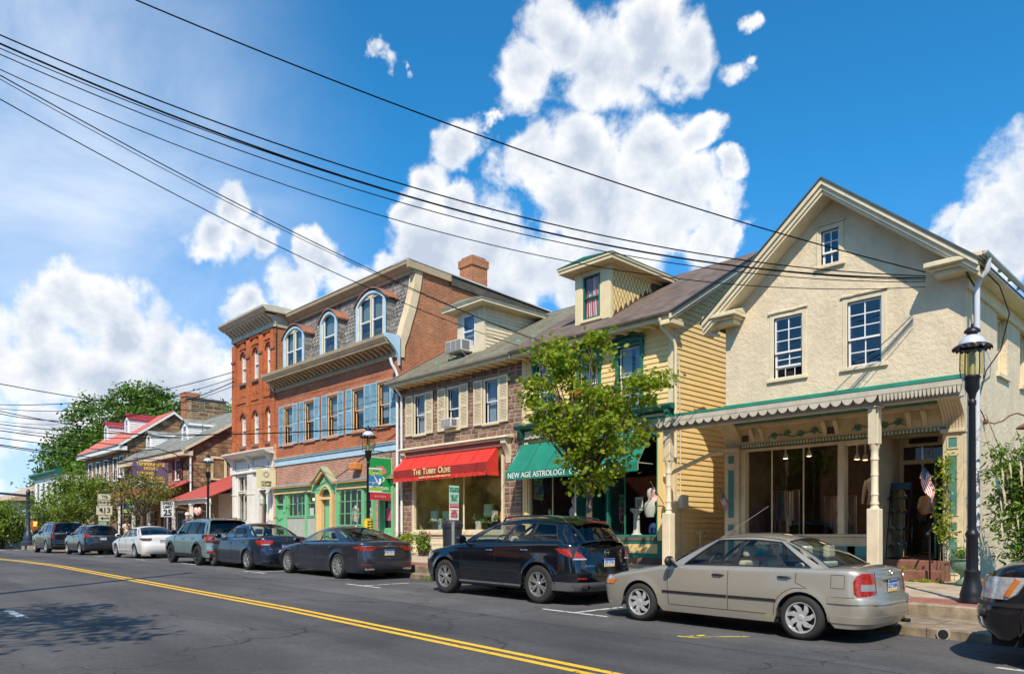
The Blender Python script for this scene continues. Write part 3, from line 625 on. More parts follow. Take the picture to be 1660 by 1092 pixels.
for s in (-1,1):
 ex = .36
 def pt(t, up, Y): x = PKX + s * (PKX - X0 + ex) * t; return (x, Y, PKZ + .20 - SL * abs(x - PKX) + up)
 for (u0, u1, y0, y1) in ((-.02,.10,16.43,16.50),(-.13,-.02,16.48,16.56),(-.21,-.13,16.52,16.62)):
  P = [pt(0, u0, y0), pt(1, u0, y0), pt(1, u1, y0), pt(0, u1, y0)]; Q = [(x, y1, z) for x, y, z in P]
  i = [m.vert(*p) for p in P + Q]
  for q in ((0,1,2,3),(4,5,6,7),(0,1,5,4),(1,2,6,5),(2,3,7,6)): m.face([i[k] for k in q])
 mb_.quad([pt(0,-.20,16.6), pt(1,-.20,16.6),(pt(1,-.2,0)[0], 17.0, pt(1,-.2,0)[2]),(pt(0,-.2,0)[0], 17.0, pt(0,-.2,0)[2])])
 P = [pt(0,.10,16.40), pt(1.015,.10,16.40), pt(1.015,.10,27.6), pt(0,.10,27.6)]; Q = [(x, y, z + .045) for x, y, z in P]
 i = [mr.vert(*p) for p in P + Q]
 for q in ((0,1,2,3),(4,5,6,7),(0,1,5,4),(1,2,6,5),(2,3,7,6),(3,0,4,7)): mr.face([i[k] for k in q])
obj('rake_moulding', m, creamM, H); obj('soffit', mb_, creamM, H); obj('roof', mr, mat('dark_green_roof', (.06,.07,.06),.85, var=.3), H)
for (a, b_) in ((X0 - .36, X0 + .56),(X1 - .62, X1 + .42)):
 m = MB(F17); m.box(a + .14, b_ - .14,0,.36,5.20,5.30); m.box(a + .07, b_ - .07,0,.44,5.302,5.36); m.box(a, b_, 0,.56,5.362,5.45)
 m.prism([(0,5.452),(.56,5.452),(.50,5.48),(0,5.62)], 0, a, b_); obj('cornice_return', m, creamM, H, bevel=.01)
m = MB(S4); m.box(17.004,27.4,.0,.40,5.22,5.30); m.box(17.004,27.4,0,.06,4.95,5.219); obj('eave_soffit', m, creamM, H)
gutter(H, S4,16.46,27.4,.46,5.44, zincM)
m = MB(S4)
for k in range(9): m.box(17.0 + k * .8,17.03 + k * .8,.38,.46,5.36,5.42)
obj('gutter_hanger', m, zincM, H)
m = MB(); m.tube([(-3.93,16.8,5.38),(-3.95,16.82,5.16),(-4.08,16.86,5.04),(-4.12,16.9,4.98),(-4.15,16.91,4.88),(-4.15,16.91,-1.0)], .052,12); obj('downspout', m, mat('blue_white_pipe', (.62,.66,.72),.4, var=.08), H, smooth=True)
m = MB(); m.tube([(X0 - .42,16.55,5.35),(X0 - .32,16.62,5.25),(X0 - .3,16.7,5.06),(X0 - .12,16.9,5.02)], .045,10); obj('gutter_end', m, zincM, H, smooth=True)
for k, (y, r) in enumerate(((17.55,.018),(17.62,.014),(17.72,.01))):
 m = MB(); m.tube([(-4.30,16.75 + .04 * k, 5.2),(-4.34 + .01 * k, y, 5.0),(-4.34, y + .05,3.4),(-4.345, y, 1.6),(-4.34, y + .03,-.2)], r, 6); tag(obj('service_cable', m, blackM, smooth=True), ['thick black cable clipped to the right corner of the stucco house', 'middle black cable running down the right side of the stucco house', 'thinnest black cable down the right side of the stucco house'][k], 'cable')
m = MB(); m.tube([(-4.1,16.9,5.3),(-3.9,17.5,5.0),(-3.9,18.3,4.6),(-4.1,18.5,3.9),(-4.25,18.0,3.4),(-4.32,17.75,2.8)], .014,6); tag(obj('service_cable', m, blackM, smooth=True), 'looping black cable sagging between the eave and the side wall of the stucco house', 'cable')
t = thing('wall_lamp', 'rusty gooseneck lamp with a dished shade on the side wall beside the bush', 'lamp', (-4.35,18.6,2.3)); rust = mat('rust', (.20,.09,.06),.7, metal=.3, var=.3)
m = MB(); m.ell((-4.33,18.3,2.36),(.05,.05,.06)); m.tube([(-4.33,18.3,2.36),(-4.18,18.35,2.31),(-4.04,18.42,2.36),(-3.94,18.5,2.47),(-3.82,18.6,2.52),(-3.71,18.68,2.46),(-3.66,18.72,2.36)], .016,8); obj('arm', m, rust, t, smooth=True)
m = MB(); m.lathe([(.03,.14),(.06,.1),(.16,.05),(.22,0),(.21,-.01),(.0,.08)], -3.66,18.72,18, cz=2.2); obj('lamp_shade', m, rust, t, smooth=True)
m = MB(); m.tube([(-4.33,17.7,2.62),(-4.32,18.0,2.5),(-4.33,18.3,2.36)], .012,6); obj('cable', m, blackM, t)
wood = mat('shop_cream', (.60,.50,.33),.6, var=.12, dirt=.3, bump=.1)
SF = front(17.0)
m = MB(SF)
m.box(-9.3,-6.06,-.30,.02,-1.2,-.12)                      # bulkhead
m.box(-9.36,-6.0,-.1,.07,-.119,-.06)                      # sill board
m.box(-9.36,-9.24,-.2,.03,-.059,2.06); m.box(-6.93,-6.79,-.2,.05,-.059,2.06); m.box(-6.16,-6.05,-.2,.04,-.059,2.06)
m.box(-9.24,-6.93,-.2,.03,2.0,2.06); m.box(-6.79,-6.16,-.2,.03,1.96,2.06)
obj('window_frame', m, wood, H, bevel=.008)
for a in (-9.24 + .06,-8.3,-7.35): 
 m = MB(SF); m.box(a, a + .85 if a < -9 else a + .8,.021,.034,-.62,-.33); obj('bulkhead_panel', m, tealM, H)
m = MB(SF); m.box(-6.72,-6.12,.021,.034,-.62,-.33); obj('bulkhead_panel', m, tealM, H)
for (a, b_) in ((-9.24,-6.93),(-6.79,-6.16)):
 m = MB(SF); m.quad([(a, -.05,-.06),(b_, -.05,-.06),(b_, -.05,2.0),(a, -.05,2.0)]); obj('pane', m, shopglassM, H)
m = MB(SF); m.box(-8.565,-8.54,-.06,-.03,-.06,2.0); m.box(-7.775,-7.75,-.06,-.03,-.06,2.0); obj('glazing_bar', m, wood, H)
m = MB(SF); m.box(-9.36,-4.74,-.25,.03,2.1,2.56); obj('frieze', m, wood, H)
m = MB(SF); m.box(-9.36,-4.74,.03,.055,2.08,2.17); obj('teal_band', m, tealM, H)
m = MB(SF)
for k in range(60): m.box(-9.3 + k * .075,-9.26 + k * .075,.056,.068,2.09,2.16)
o = obj('dentils', m, wood, H)
m = MB(SF); m.box(-9.4,-4.7,.0,.20,2.561,2.66); m.box(-9.45,-4.66,0,.30,2.661,2.72); obj('cornice', m, wood, H, bevel=.01)
m = MB(SF); m.box(-9.45,-4.66,.301,.315,2.62,2.719); obj('teal_fascia', m, tealM, H)
def scroll(cx, cz, sgn):
 pts = []
 for k in range(28):
  t = k / 27 * 3.2 * PI; r = .085 * (1 - k / 34)
  pts.append((cx + sgn * r * cos(t),17 - .045, cz + r * sin(t)))
 return pts
for (a, b_) in ((-8.62,-7.30),(-6.62,-5.5)):
 m = MB(); n = 4
 for k in range(n):
  cx = a + (b_ - a) * (k + .5) / n; m.tube(scroll(cx, 2.33 + (.02 if k % 2 else -.02),1 if k % 2 else -1),.012,5)
 m.tube([(a, 16.955,2.27),(a + .15,16.955,2.36),((a + b_) / 2,16.955,2.26),(b_ - .15,16.955,2.36),(b_, 16.955,2.27)], .010,5); obj('scrollwork', m, greenM, H, smooth=True)
for a in (-9.02,-8.76,-7.22,-6.95,-5.42,-5.12): bracket(H, SF, a - .045, a + .045,2.12,2.555,.20, wood)
for a in (-9.22,-8.9,-7.09,-5.27): m = MB(SF); m.box(a - .09, a + .09,.031,.04,2.24,2.40); obj('frieze_panel', m, mat('panel_brown', (.06,.045,.03),.8) if a in (-9.22,-7.09) else wood, H)  # two of the frieze panels are dark brown, the others trim cream
for (a, b_) in ((-9.76,-9.37),(-4.77,-4.395)):
 m = MB(SF); m.box(a, b_, -.2,.10,-1.2,2.1); m.box(a - .03, b_ + .03,-.1,.16,2.02,2.1); m.box(a - .03, b_ + .03,-.1,.14,-1.2,-.95); obj('pilaster', m, wood, H, bevel=.01)
 for (z0, z1) in ((1.72,1.92),(.35,1.55),(.02,.18),(-.85,-.12)):
  m = MB(SF); ring(m, a + .08, b_ - .08, z0 - .03, z1 + .03,.03,.10,.118); obj('panel_frame', m, wood, H)
  m = MB(SF); m.box(a + .111, b_ - .111,.10,.106, z0, z1); obj('pilaster_panel', m, tealM, H)
 bracket(H, SF, a - .02, b_ + .02,2.1,2.82,.52, wood, 'console', flutes=7)
 m = MB(SF); m.box(a - .05, b_ + .05,0,.58,2.82,2.87); obj('console_cap', m, wood, H, bevel=.006)
m = MB(); zt = 2.1
m.quad([(-6.05,17.0,-.6),(-6.0,18.15,-.6),(-6.0,18.15, zt),(-6.05,17.0, zt)]); m.quad([(-4.74,17.05,-.6),(-4.95,18.15,-.6),(-4.95,18.15, zt),(-4.74,17.05, zt)])
m.quad([(-6.05,17.0, zt),(-4.74,17.0, zt),(-4.95,18.15, zt),(-6.0,18.15, zt)])
m.box(-6.02,-5.93,18.12,18.2,-.6,2.1); m.box(-5.02,-4.93,18.12,18.2,-.6,2.1); m.box(-5.93,-5.02,18.11,18.21,1.53,1.62); m.box(-5.93,-5.02,18.12,18.2,1.93,2.1); obj('door_recess', m, wood, H)
m = MB(); m.quad([(-5.93,18.16,1.62),(-5.02,18.16,1.62),(-5.02,18.16,1.93),(-5.93,18.16,1.93)]); obj('transom', m, shopglassM, H)
m = textmesh('21', .17, front(18.15),-5.38,0,1.77, sx=1.1); obj('house_number', m, mat('gold_leaf', (.55,.38,.10),.4, metal=.4), H)
dg = MB(); dg.box(-5.04,-5.0,17.3,18.12,-.58,1.52); d_ = obj('door', dg, mat('door_green', (.05,.16,.13),.5, var=.15), H, bevel=.006)
m = MB(); m.ell((-5.08,17.42,.38),(.035,.035,.035)); obj('handle', m, mat('brass', (.6,.42,.15),.35, metal=.8), d_, smooth=True)
m = MB(); m.box(-5.75,-5.2,17.95,18.08,1.98,2.08); obj('door_closer', m, darkM, H, bevel=.01)
brownstone = mat('brownstone_step', (.22,.09,.06),.85, var=.25, vscale=5, bump=.4, dirt=.3)
m = MB(); m.box(-9.3,-4.62,16.72,18.3,-1.15,-.60); obj('step', m, brownstone, H, bevel=.02); m = MB(); m.box(-7.2,-4.68,16.32,16.715,-1.15,-.79); obj('step', m, brownstone, H, bevel=.02)
m = MB(); a, b_, y0, y1, z0, z1 = -9.34,-4.5,17.32,22.5,-.58,2.5
m.quad([(a, y1, z0),(b_, y1, z0),(b_, y1, z1),(a, y1, z1)]); m.quad([(a, y0, z0),(b_, y0, z0),(b_, y1, z0),(a, y1, z0)]); m.quad([(a, y0, z1),(b_, y0, z1),(b_, y1, z1),(a, y1, z1)]); m.quad([(a, y0, z0),(a, y1, z0),(a, y1, z1),(a, y0, z1)]); m.quad([(b_, y0, z0),(b_, y1, z0),(b_, y1, z1),(b_, y0, z1)])
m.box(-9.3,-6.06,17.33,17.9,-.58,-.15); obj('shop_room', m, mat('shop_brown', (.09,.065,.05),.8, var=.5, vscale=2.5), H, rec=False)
bulbM = mat('warm_bulb', (1,.8,.4),.5, emit=(1,.62,.22), estr=14)
def spot(x, y, z, lab):
 t = thing('spot_lamp', lab, 'lamp', (x, y, z), 'warm spot lamps under the stucco shop ceiling')
 m = MB(); m.tube([(x, y, 2.49),(x, y, z + .12),(x + .02, y - .03, z + .05)], .02,6); m.lathe([(.03,.12),(.05,.05),(.075,-.02),(.07,-.02),(.0,.03)], x, y, 12, cz=z); obj('lamp_head', m, whiteM, t, smooth=True)
 m = MB(); m.ell((x, y, z),(.062,.062,.028)); obj('bulb', m, bulbM, t, smooth=True)
for k, (x, z) in enumerate(((-8.55,1.85),(-8.0,1.88),(-7.15,1.83),(-6.85,1.72),(-6.62,1.68),(-6.25,1.62))): spot(x, 17.75 + .12 * (k % 2), z, ['warm spot lamp nearest the left pilaster of the stucco shop', 'second warm spot lamp from the left pilaster in the large pane', 'warm spot lamp just left of the mullion in the large pane', 'warm spot lamp just right of the mullion', 'warm spot lamp in the middle of the narrow pane', 'warm spot lamp in the narrow pane beside the porch post'][k])
for k, (x, y, z) in enumerate(((-5.75,18.9,1.28),(-5.5,19.6,1.40),(-5.3,20.4,1.5))): spot(x, y, z, ['warm spot lamp just inside the open door of number 21', 'warm spot lamp midway back inside the open door', 'warm spot lamp farthest back seen through the open door'][k])
def glow(x, y, z, e, r=.15):
 d = bpy.data.lights.new('lamp_and_fill_light', 'POINT'); d.energy = e; d.color = (1,.72,.42); d.shadow_soft_size = r; o = bpy.data.objects.new('lamp_and_fill_light', d); COL.objects.link(o); o.location = (x, y, z)
for x, y in ((-8.3,17.9),(-7.0,18.0),(-6.3,18.4),(-5.5,19.8)): glow(x, y, 1.6,3)
def garment(root, x, y, z0, z1, w, m_, tw=.0):
 mb = MB(); P = []
 for j in range(7):
  z = lerp(z1, z0, j / 6); ww = w * (1 if j else .55) * (1 + .1 * j / 6)
  P.append([(x + ww * cos(2*PI*i/12 + tw), y + .05 * sin(2*PI*i/12), z + .02 * sin(i * 2.1)) for i in range(13)])
 mb.grid(P); return obj('garment', mb, m_, root, smooth=True)
cl = [mat('cloth_%d' % k, c, .9, var=.2, vscale=15) for k, c in enumerate([(.42,.34,.26),(.05,.06,.11),(.28,.25,.24),(.14,.05,.05),(.04,.09,.12),(.5,.45,.38),(.08,.07,.06),(.2,.14,.1)])]
for r_, (xa, xb, y, z) in enumerate(((-9.15,-8.4,18.2,1.05),(-8.1,-7.3,19.0,.9),(-7.3,-6.5,20.0,1.0))):
 t = thing('clothes_rail', ['clothes rail of pale garments behind the left end of the big shop pane', 'dark clothes rail deeper inside the stucco shop', 'clothes rail at the back of the stucco shop'][r_], 'clothes rail', ((xa + xb) / 2, y, -.55))
 m = MB(); m.tube([(xa, y, -.55),(xa, y, z),(xb, y, z),(xb, y, -.55)], .012,6); obj('rail', m, zincM, t, smooth=True)
 n = 11
 for k in range(n): garment(t, xa + (xb - xa) * (k + .5) / n, y, z - RU(.75,1.1), z - .03,.034, cl[(k * 3 + r_) % 8], 0)
def mannequin(name, lab, x, y, z, m_top, m_bot, h=1.0, cat='mannequin', arms=True, group=None):
 t = thing(name, lab, cat, (x, y, z), group)
 def torso(k0, k1, prof, mm, nm):
  mb = MB(); mb.grid([[(x + rx * h * cos(2*PI*i/14), y + ry * h * sin(2*PI*i/14), z + zz * h) for i in range(15)] for (zz, rx, ry) in prof]); return obj(nm, mb, mm, t, smooth=True)
 torso(0,0, [(.78,.19,.12),(.95,.16,.11),(1.1,.15,.10),(1.28,.19,.12),(1.38,.19,.11),(1.44,.10,.08),(1.5,.05,.05),(1.56,.05,.05)], m_top, 'top')
 torso(0,0, [(.0,.16,.10),(.4,.17,.11),(.8,.19,.12)], m_bot, 'trousers')
 if arms:
  mb = MB()
  for s in (-1,1): mb.tube([(x + s * .18 * h, y, z + 1.37 * h),(x + s * .24 * h, y - .02, z + 1.1 * h),(x + s * .25 * h, y - .07, z + .82 * h)], [.055 * h, .045 * h, .03 * h], 8)
  obj('sleeve', mb, m_top, t, smooth=True)
 return t
mannequin('mannequin', 'mannequin in a pale striped dress behind the narrow pane of the stucco shop', -6.5,18.0,-.15, cl[5], cl[4], .98)
t = thing('chair', 'bentwood chair back showing low behind the big pane of the stucco shop', 'chair', (-7.3,18.1,-.15)); m = MB()
m.tube([(-7.5,18.1,-.15),(-7.5,18.12,.25),(-7.42,18.13,.48),(-7.3,18.13,.55),(-7.18,18.13,.48),(-7.1,18.12,.25),(-7.1,18.1,-.15)], .018,8); m.tube([(-7.42,18.1,-.05),(-7.38,18.12,.3),(-7.3,18.13,.38),(-7.22,18.12,.3),(-7.18,18.1,-.05)], .012,6); obj('backrest', m, cl[7], t, smooth=True); m = MB(); m.box(-7.52,-7.08,18.1,18.5,-.14,-.10); obj('seat', m, cl[7], t)
t = thing('shoe_rack', 'dark metal shoe rack beside the open door, shoes on each shelf', 'rack', (-5.92,17.5,-.59)); rk = mat('rack_metal', (.03,.035,.045),.5, metal=.4)
m = MB()
for x in (-6.03,-5.62): m.tube([(x, 17.35,-.59),(x + .03,17.62,1.08)], .013,6); m.tube([(x, 17.75,-.59),(x + .03,17.66,1.08)], .013,6)
obj('upright', m, rk, t)
for k, z in enumerate((-.34,.02,.40,.72)): m = MB(); m.box(-6.03,-5.6,17.42,17.72, z, z + .018); obj('shelf', m, rk, t)
m = MB(); m.box(-6.0,-5.58,17.62,17.645,.93,1.09); obj('header', m, mat('rack_blue', (.02,.05,.10),.5), t)
sh = [mat('shoe_%d' % k, c, .6) for k, c in enumerate([(.45,.22,.10),(.5,.45,.4),(.1,.3,.38),(.04,.04,.05)])]
for k, z in enumerate((-.32,.04,.42,.74)):
 for j in range(3):
  m = MB(); x = -5.96 + j * .14; i0 = len(m.v); m.grid([[(x + .035 * cos(a_) * (1 - .2 * (q > 3)),17.5 + .1 * q / 5 - .03, z + (.05 + .03 * (q > 2)) * max(0, sin(a_))) for a_ in [PI * w / 6 for w in range(7)]] for q in range(6)])
  tag(obj('shoe', m, sh[(k + j) % 4], smooth=True), ['low shoe on the bottom shelf of the rack', 'shoe on the second shelf of the rack', 'pale shoe on the third shelf of the rack', 'shoe on the top shelf of the rack'][k] + [' nearest the window', ' in the middle', ' nearest the door'][j], 'shoe')
XL, XR, YF = -10.45,-3.66,14.0
m = MB(); i = [m.vert(*p) for p in ((XL, 14,2.60),(XR, 14,2.60),(-4.36,17,3.16),(-9.8,17,3.16),(XL, 14,2.535),(XR, 14,2.535),(-4.36,17,3.08),(-9.8,17,3.08))]
for q in ((0,1,2,3),(4,5,6,7),(0,1,5,4),(1,2,6,5),(2,3,7,6),(3,0,4,7)): m.face(q)
i = len(m.v); P_ = thing('porch', 'green edged porch with scalloped valance on two turned posts before the stucco shop', 'porch', (-7,14.2,-1.1))
obj('roof', m, mat('porch_grey', (.16,.15,.13),.85, var=.25, vscale=3, dirt=.12), P_); m = MB(); m.box(XL - .01, XR + .01,13.955,14.05,2.576,2.625); m.box(-9.8,-4.36,16.9,16.99,3.15,3.20); obj('green_edge', m, mat('porch_green', (.02,.26,.17),.6, var=.25, vscale=3, dirt=.12), P_)
m = MB(); m.quad([(XL + .05,14.05,2.50),(XR - .05,14.05,2.50),(-4.4,16.98,2.98),(-9.76,16.98,2.98)]); obj('ceiling', m, wood, P_)
m = MB(); m.box(XL, XR, 13.965,13.998,2.47,2.575); m.box(XL + .02, XR - .02,14.1,14.28,2.30,2.45)
obj('fascia', m, greytrimM, P_)
m = MB(front(13.975)); n = int((XR - 1.35 - XL) / .205); st = (XR - 1.35 - XL) / n
for k in range(n):
 a = XL + k * st; arc = [(a + st * j / 8,2.45 - .10 * sin(PI * j / 8) ** .6) for j in range(9)]
 m.prism([(x, z) for x, z in [(a, 2.47)] + arc + [(a + st, 2.47)]] and [(q[0], q[1]) for q in [(a, 2.469)] + arc + [(a + st, 2.469)]], 1,-.022,.004)
sc_ = obj('scalloped_valance', m, greytrimM, P_, rec=False)
m = MB(front(13.975)); x = XR - 1.32
while x < XR - .03: m.prism([(x, 2.469),(x + .012,2.36),(x + .03,2.335),(x + .048,2.36),(x + .055,2.469)], 1,-.02,.004); x += .066
obj('comb_valance', m, greytrimM, P_)
m = MB()
for xa, xb in ((XR, -4.36),(XL, -9.8)): i = [m.vert(*p) for p in ((xa, 13.99,2.53),(xb, 16.95,3.08),(xb, 16.95,2.96),(xa, 13.99,2.40))]; m.face(i); j = [m.vert(p[0] + .03 * (1 if xa < xb else -1), p[1], p[2]) for p in ((xa, 13.99,2.53),(xb, 16.95,3.08),(xb, 16.95,2.96),(xa, 13.99,2.40))]; m.face(j); m.quad([m.v[i[2]], m.v[i[3]], m.v[j[3]], m.v[j[2]]])
obj('end_board', m, greytrimM, P_)
for x in (-9.62,-5.13):
 gzp = sz(x, 14.2)
 m = MB(); w = .092
 m.box(x - w, x + w, 14.2 - w, 14.2 + w, 1.60,2.27); m.box(x - w - .03, x + w + .03,14.2 - w - .03,14.2 + w + .03,2.27,2.30); m.box(x - w - .015, x + w + .015,14.2 - w - .015,14.2 + w + .015, gzp - .03,.42)
 po = obj('post_block', m, creamM, P_, bevel=.012)
 m = MB(); pf = [(.105,.40),(.09,.44),(.07,.48),(.088,.5),(.088,.53),(.07,.56),(.072,.66),(.084,.67),(.084,.69),(.074,.71),(.072,1.02),(.082,1.03),(.082,1.05),(.074,1.08),(.074,1.3),(.088,1.32),(.088,1.35),(.075,1.38),(.078,1.5),(.095,1.54),(.105,1.62)]
 m.lathe([(r * .86, z) for r, z in pf], x, 14.2,16); obj('turning', m, creamM, po, smooth=True, sharp=30)
m = MB(); m.tube([(-9.85,16.95,2.02),(-10.0,16.7,1.98),(-11.1,16.2,1.45),(-11.22,16.4,1.35),(-11.24,16.7,1.1),(-11.24,16.9,-.6)], .055,10); tag(obj('drain_pipe', m, creamM, smooth=True), 'cream drainpipe slanting across the gap to the yellow house', 'pipe')
starM = mat('flag_white', (.75,.74,.72),.8); flr = mat('flag_red', (.50,.03,.04),.8); flb = mat('flag_blue', (.03,.05,.18),.8)
def flagmesh(P, name, parent, lab=None):
 """P(s,t) gives a point; s along the stripes 0..1, t across 0..1 (13 stripes)"""
 mb = MB(); ns = 20
 for j in range(13):
  for i in range(ns):
   s0, s1, t0, t1 = i / ns, (i + 1) / ns, j / 13,(j + 1) / 13; blue = s0 < .4 and j < 7
   mb.quad([P(s0, t0), P(s1, t0), P(s1, t1), P(s0, t1)], 2 if blue else (0 if j % 2 == 0 else 1))
 for j in range(9):
  for i in range(6 if j % 2 == 0 else 5):
   cs = (.4 / 12) * (1 + 2 * i + (0 if j % 2 == 0 else 1)); ct = (7 / 13) / 10 * (j + 1); q = []
   for k in range(10):
    r_ = (.019 if k % 2 == 0 else .008); an = PI * 2 * k / 10
    p = Vector(P(cs + r_ * .62 * cos(an), ct + r_ * 1.25 * sin(an))); q.append(tuple(p))
   mb.mi.append(3); base = [mb.vert(x, y - .006, z) for x, y, z in q]; mb.f.append(tuple(base))
 return obj(name, mb, [flr, starM, flb, starM], parent, rec=False)
def poleflag(base, tip, L, Hh, lab, sag=.35, fold=.05):
 t = thing('pole_flag', lab, 'flag', base); base = Vector(base); tip = Vector(tip)
 m = MB(); m.tube([base, tip], .011,6); m.ell(tip, (.02,.02,.03)); obj('pole', m, mat('flag_pole', (.1,.07,.04),.5), t, smooth=True)
 d = (tip - base).normalized()
 def P(s, tt):
  p = tip - d * (.02 + Hh * tt); drop = L * s
  return (p.x + .05 * sin(s * 6 + tt * 5) * s - d.x * drop * .25, p.y + fold * sin(s * 9 + tt * 4), p.z - drop * .93 - .02 * sin(tt * 6))
 flagmesh(P, 'cloth', t)
poleflag((-4.6,16.88,.62),(-5.02,16.3,1.42),.62,.40, 'small stars and stripes on a pole by the door of number 21')
poleflag((-9.58,16.88,.62),(-9.75,16.7,1.05),.42,.26, 'small stars and stripes on the left pilaster of the stucco shop')
poleflag((-11.6,16.9,.75),(-11.75,16.5,1.33),.46,.28, 'small stars and stripes on the corner of the yellow house')
# ================================================================ 2. yellow clapboard house
RS = .585
def roofz(Y): return 5.86 + RS * (Y - 16.45)
YH = thing('yellow_house', 'yellow clapboard house with green trim, brown roof and a green awning over its shop', 'house', (-14.3,17.2,-1.0))
YX0, YX1 = -17.2,-11.33; ridgeY = 21.3
wy = [(-16.5,-15.87,3.62,5.28),(-14.72,-13.98,3.62,5.28),(-13.22,-12.46,3.62,5.28)]
F = front(17.0)
m = MB(F); SHY = (-17.0,-11.62,-1.2,2.9); wallgrid(m, YX0, YX1,-1.2,5.8, wy + [SHY], .2); obj('front_wall', m, yellowtrimM, YH, rec=False)
m = MB(side(YX1 - .012)); m.poly([(17,0,-1.2),(26,0,-1.2),(26,0,5.8),(ridgeY, 0, roofz(ridgeY) - .05),(17.0,0,5.8)]); obj('side_wall', m, yellowtrimM, YH)
boards(YH, F, YX0 + .15, YX1 - .18,3.52,5.62, [(w[0] - .13, w[1] + .13, w[2] - .1, w[3] + .22) for w in wy], yellowM, .145)
bl = mat('void_gap', (.05,.03,.02),.9)
boards(YH, side(YX1),17.10,21.4,-.78,8.4, [], yellowM, .148, amax=lambda z: 21.4 if z < 5.7 else 21.4)
for o in list(YH.children):
 if o.name.startswith('siding_board') and o.data.vertices[0].co.x + YH.location.x > YX1 - .02:
  zs = [v.co.z + YH.location.z for v in o.data.vertices]; z = max(zs)
  if z > 5.72:
   ys = 16.45 + (z - 5.72) / RS + .12
   if ys > 21.2: bpy.data.objects.remove(o); continue
   for v in o.data.vertices:
    if v.co.y + YH.location.y < 19: v.co.y = ys - YH.location.y
m = MB(F); m.box(YX1 - .18, YX1 + .034,-.02,.036,-.9,5.62); m.box(YX0, YX0 + .15,0,.034,3.4,5.62); m.box(YX0 + .15, YX1 - .18,0,.045,5.53,5.66); obj('corner_board', m, yellowtrimM, YH, bevel=.005)
m = MB(side(YX1)); m.box(17.0,17.1,.0,.036,-.9,5.62); obj('corner_board', m, yellowtrimM, YH)
ytint = mat('trim_darkgreen', (.012,.13,.10),.45, var=.15, dirt=.08)
for w in wy:
 ww = window(YH, F, *w, cas=ytint, sash=vinylM, cw=.10, proud=.05, curtain=(curtwM, .42,1.0), mun=(1,1,1))
 m = MB(F); n = 12; a0, a1, c = w[0] - .16, w[1] + .16, w[3] + .06
 up = [(lerp(a1, a0, k / n), c + .10 + .12 * sin(PI * k / n)) for k in range(n + 1)]
 m.prism([(a0, c - .04),(a0 + .1, c - .04),(a0 + .14, c + .05)] + [(lerp(w[0] + .1, w[1] - .1, k / 4), c + .05 + .03 * sin(PI * k / 4)) for k in range(5)] + [(a1 - .14, c + .05),(a1 - .1, c - .04),(a1, c - .04)] + up, 1,.04,.10)
 obj('hood', m, ytint, ww, rec=True)
 m = MB(F); cp = [(lerp(w[0] - .22, w[1] + .22, k / n), c + .12 + .12 * sin(PI * k / n)) for k in range(n + 1)]
 m.grid([[(a, b, z + dz) for a, z in cp] for b, dz in ((.04,0),(.17,0),(.17,.035),(.04,.035))]); obj('hood_cap', m, ytint, ww)
 for s, x in ((-1, w[0] - .12),(1, w[1] + .12)): bracket(ww, F, x - .04, x + .04, w[3] - .35, w[3] + .1,.10, ytint, base=.04)
def slope_roof(root, xa, xb, m_, y0=16.42, yr=21.3, th=.07, name='roof', fz=None):
 fz = fz or roofz; m = MB(); pr = [(y0, fz(y0)),(yr, fz(yr)),(2 * yr - y0, fz(y0)),(2 * yr - y0, fz(y0) - th),(yr, fz(yr) - th),(y0, fz(y0) - th)]
 m.prism(pr, 0, xa, xb); return obj(name, m, m_, root)
slope_roof(YH, -17.3, YX1 + .34, roofbM)
m = MB(F); m.box(YX0, YX1 + .25,0,.50,5.66,5.70); m.box(YX0, YX1 + .25,.50,.53,5.62,5.79); obj('eave', m, yellowtrimM, YH)
m = MB(F)
for k in range(13): x = YX0 + .25 + k * .46; m.box(x - .05, x + .05,.0,.46,5.58,5.659)
obj('rafter_block', m, yellowtrimM, YH)
gutter(YH, F, YX0 - .02, YX1 + .28,.60,5.80, mat('dark_gutter', (.18,.17,.15),.5, metal=.3, var=.3))
m = MB(side(YX1))
A, B = (16.36, roofz(16.36)),(21.3, roofz(21.3))
for (d0, d1, b0, b1, mm, nm) in ((-.075,-.20,.26,.33, creamM, 'rake_board'),(.004,-.07,.29,.37, blackroofM, 'rake_edge'),(-.24,-.32,.0,.26, yellowtrimM, 'rake_frieze')):
 q = MB(side(YX1))
 i = [q.vert(a, b, c) for b in (b0, b1) for a, c in ((A[0], A[1] + d1),(B[0], B[1] + d1),(B[0], B[1] + d0),(A[0], A[1] + d0))]
 for f in ((0,1,2,3),(4,5,6,7),(0,1,5,4),(1,2,6,5),(2,3,7,6),(3,0,4,7)): q.face([i[k] for k in f])
 obj(nm, q, mm, YH)
m = MB(side(YX1)); m.box(16.42,17.0,.0,.30,5.50,5.62); obj('eave_return', m, yellowtrimM, YH, bevel=.01)
bracket(YH, F, YX1 - .12, YX1 + .02,5.15,5.6,.35, yellowtrimM)
m = MB(); m.tube([(YX1 - .08,16.42,5.70),(YX1 - .06,16.5,5.45),(YX1 + .07,16.85,5.15),(YX1 + .09,16.92,5.0),(YX1 + .09,16.92,2.0)], .048,10); obj('downspout', m, creamM, YH, smooth=True)
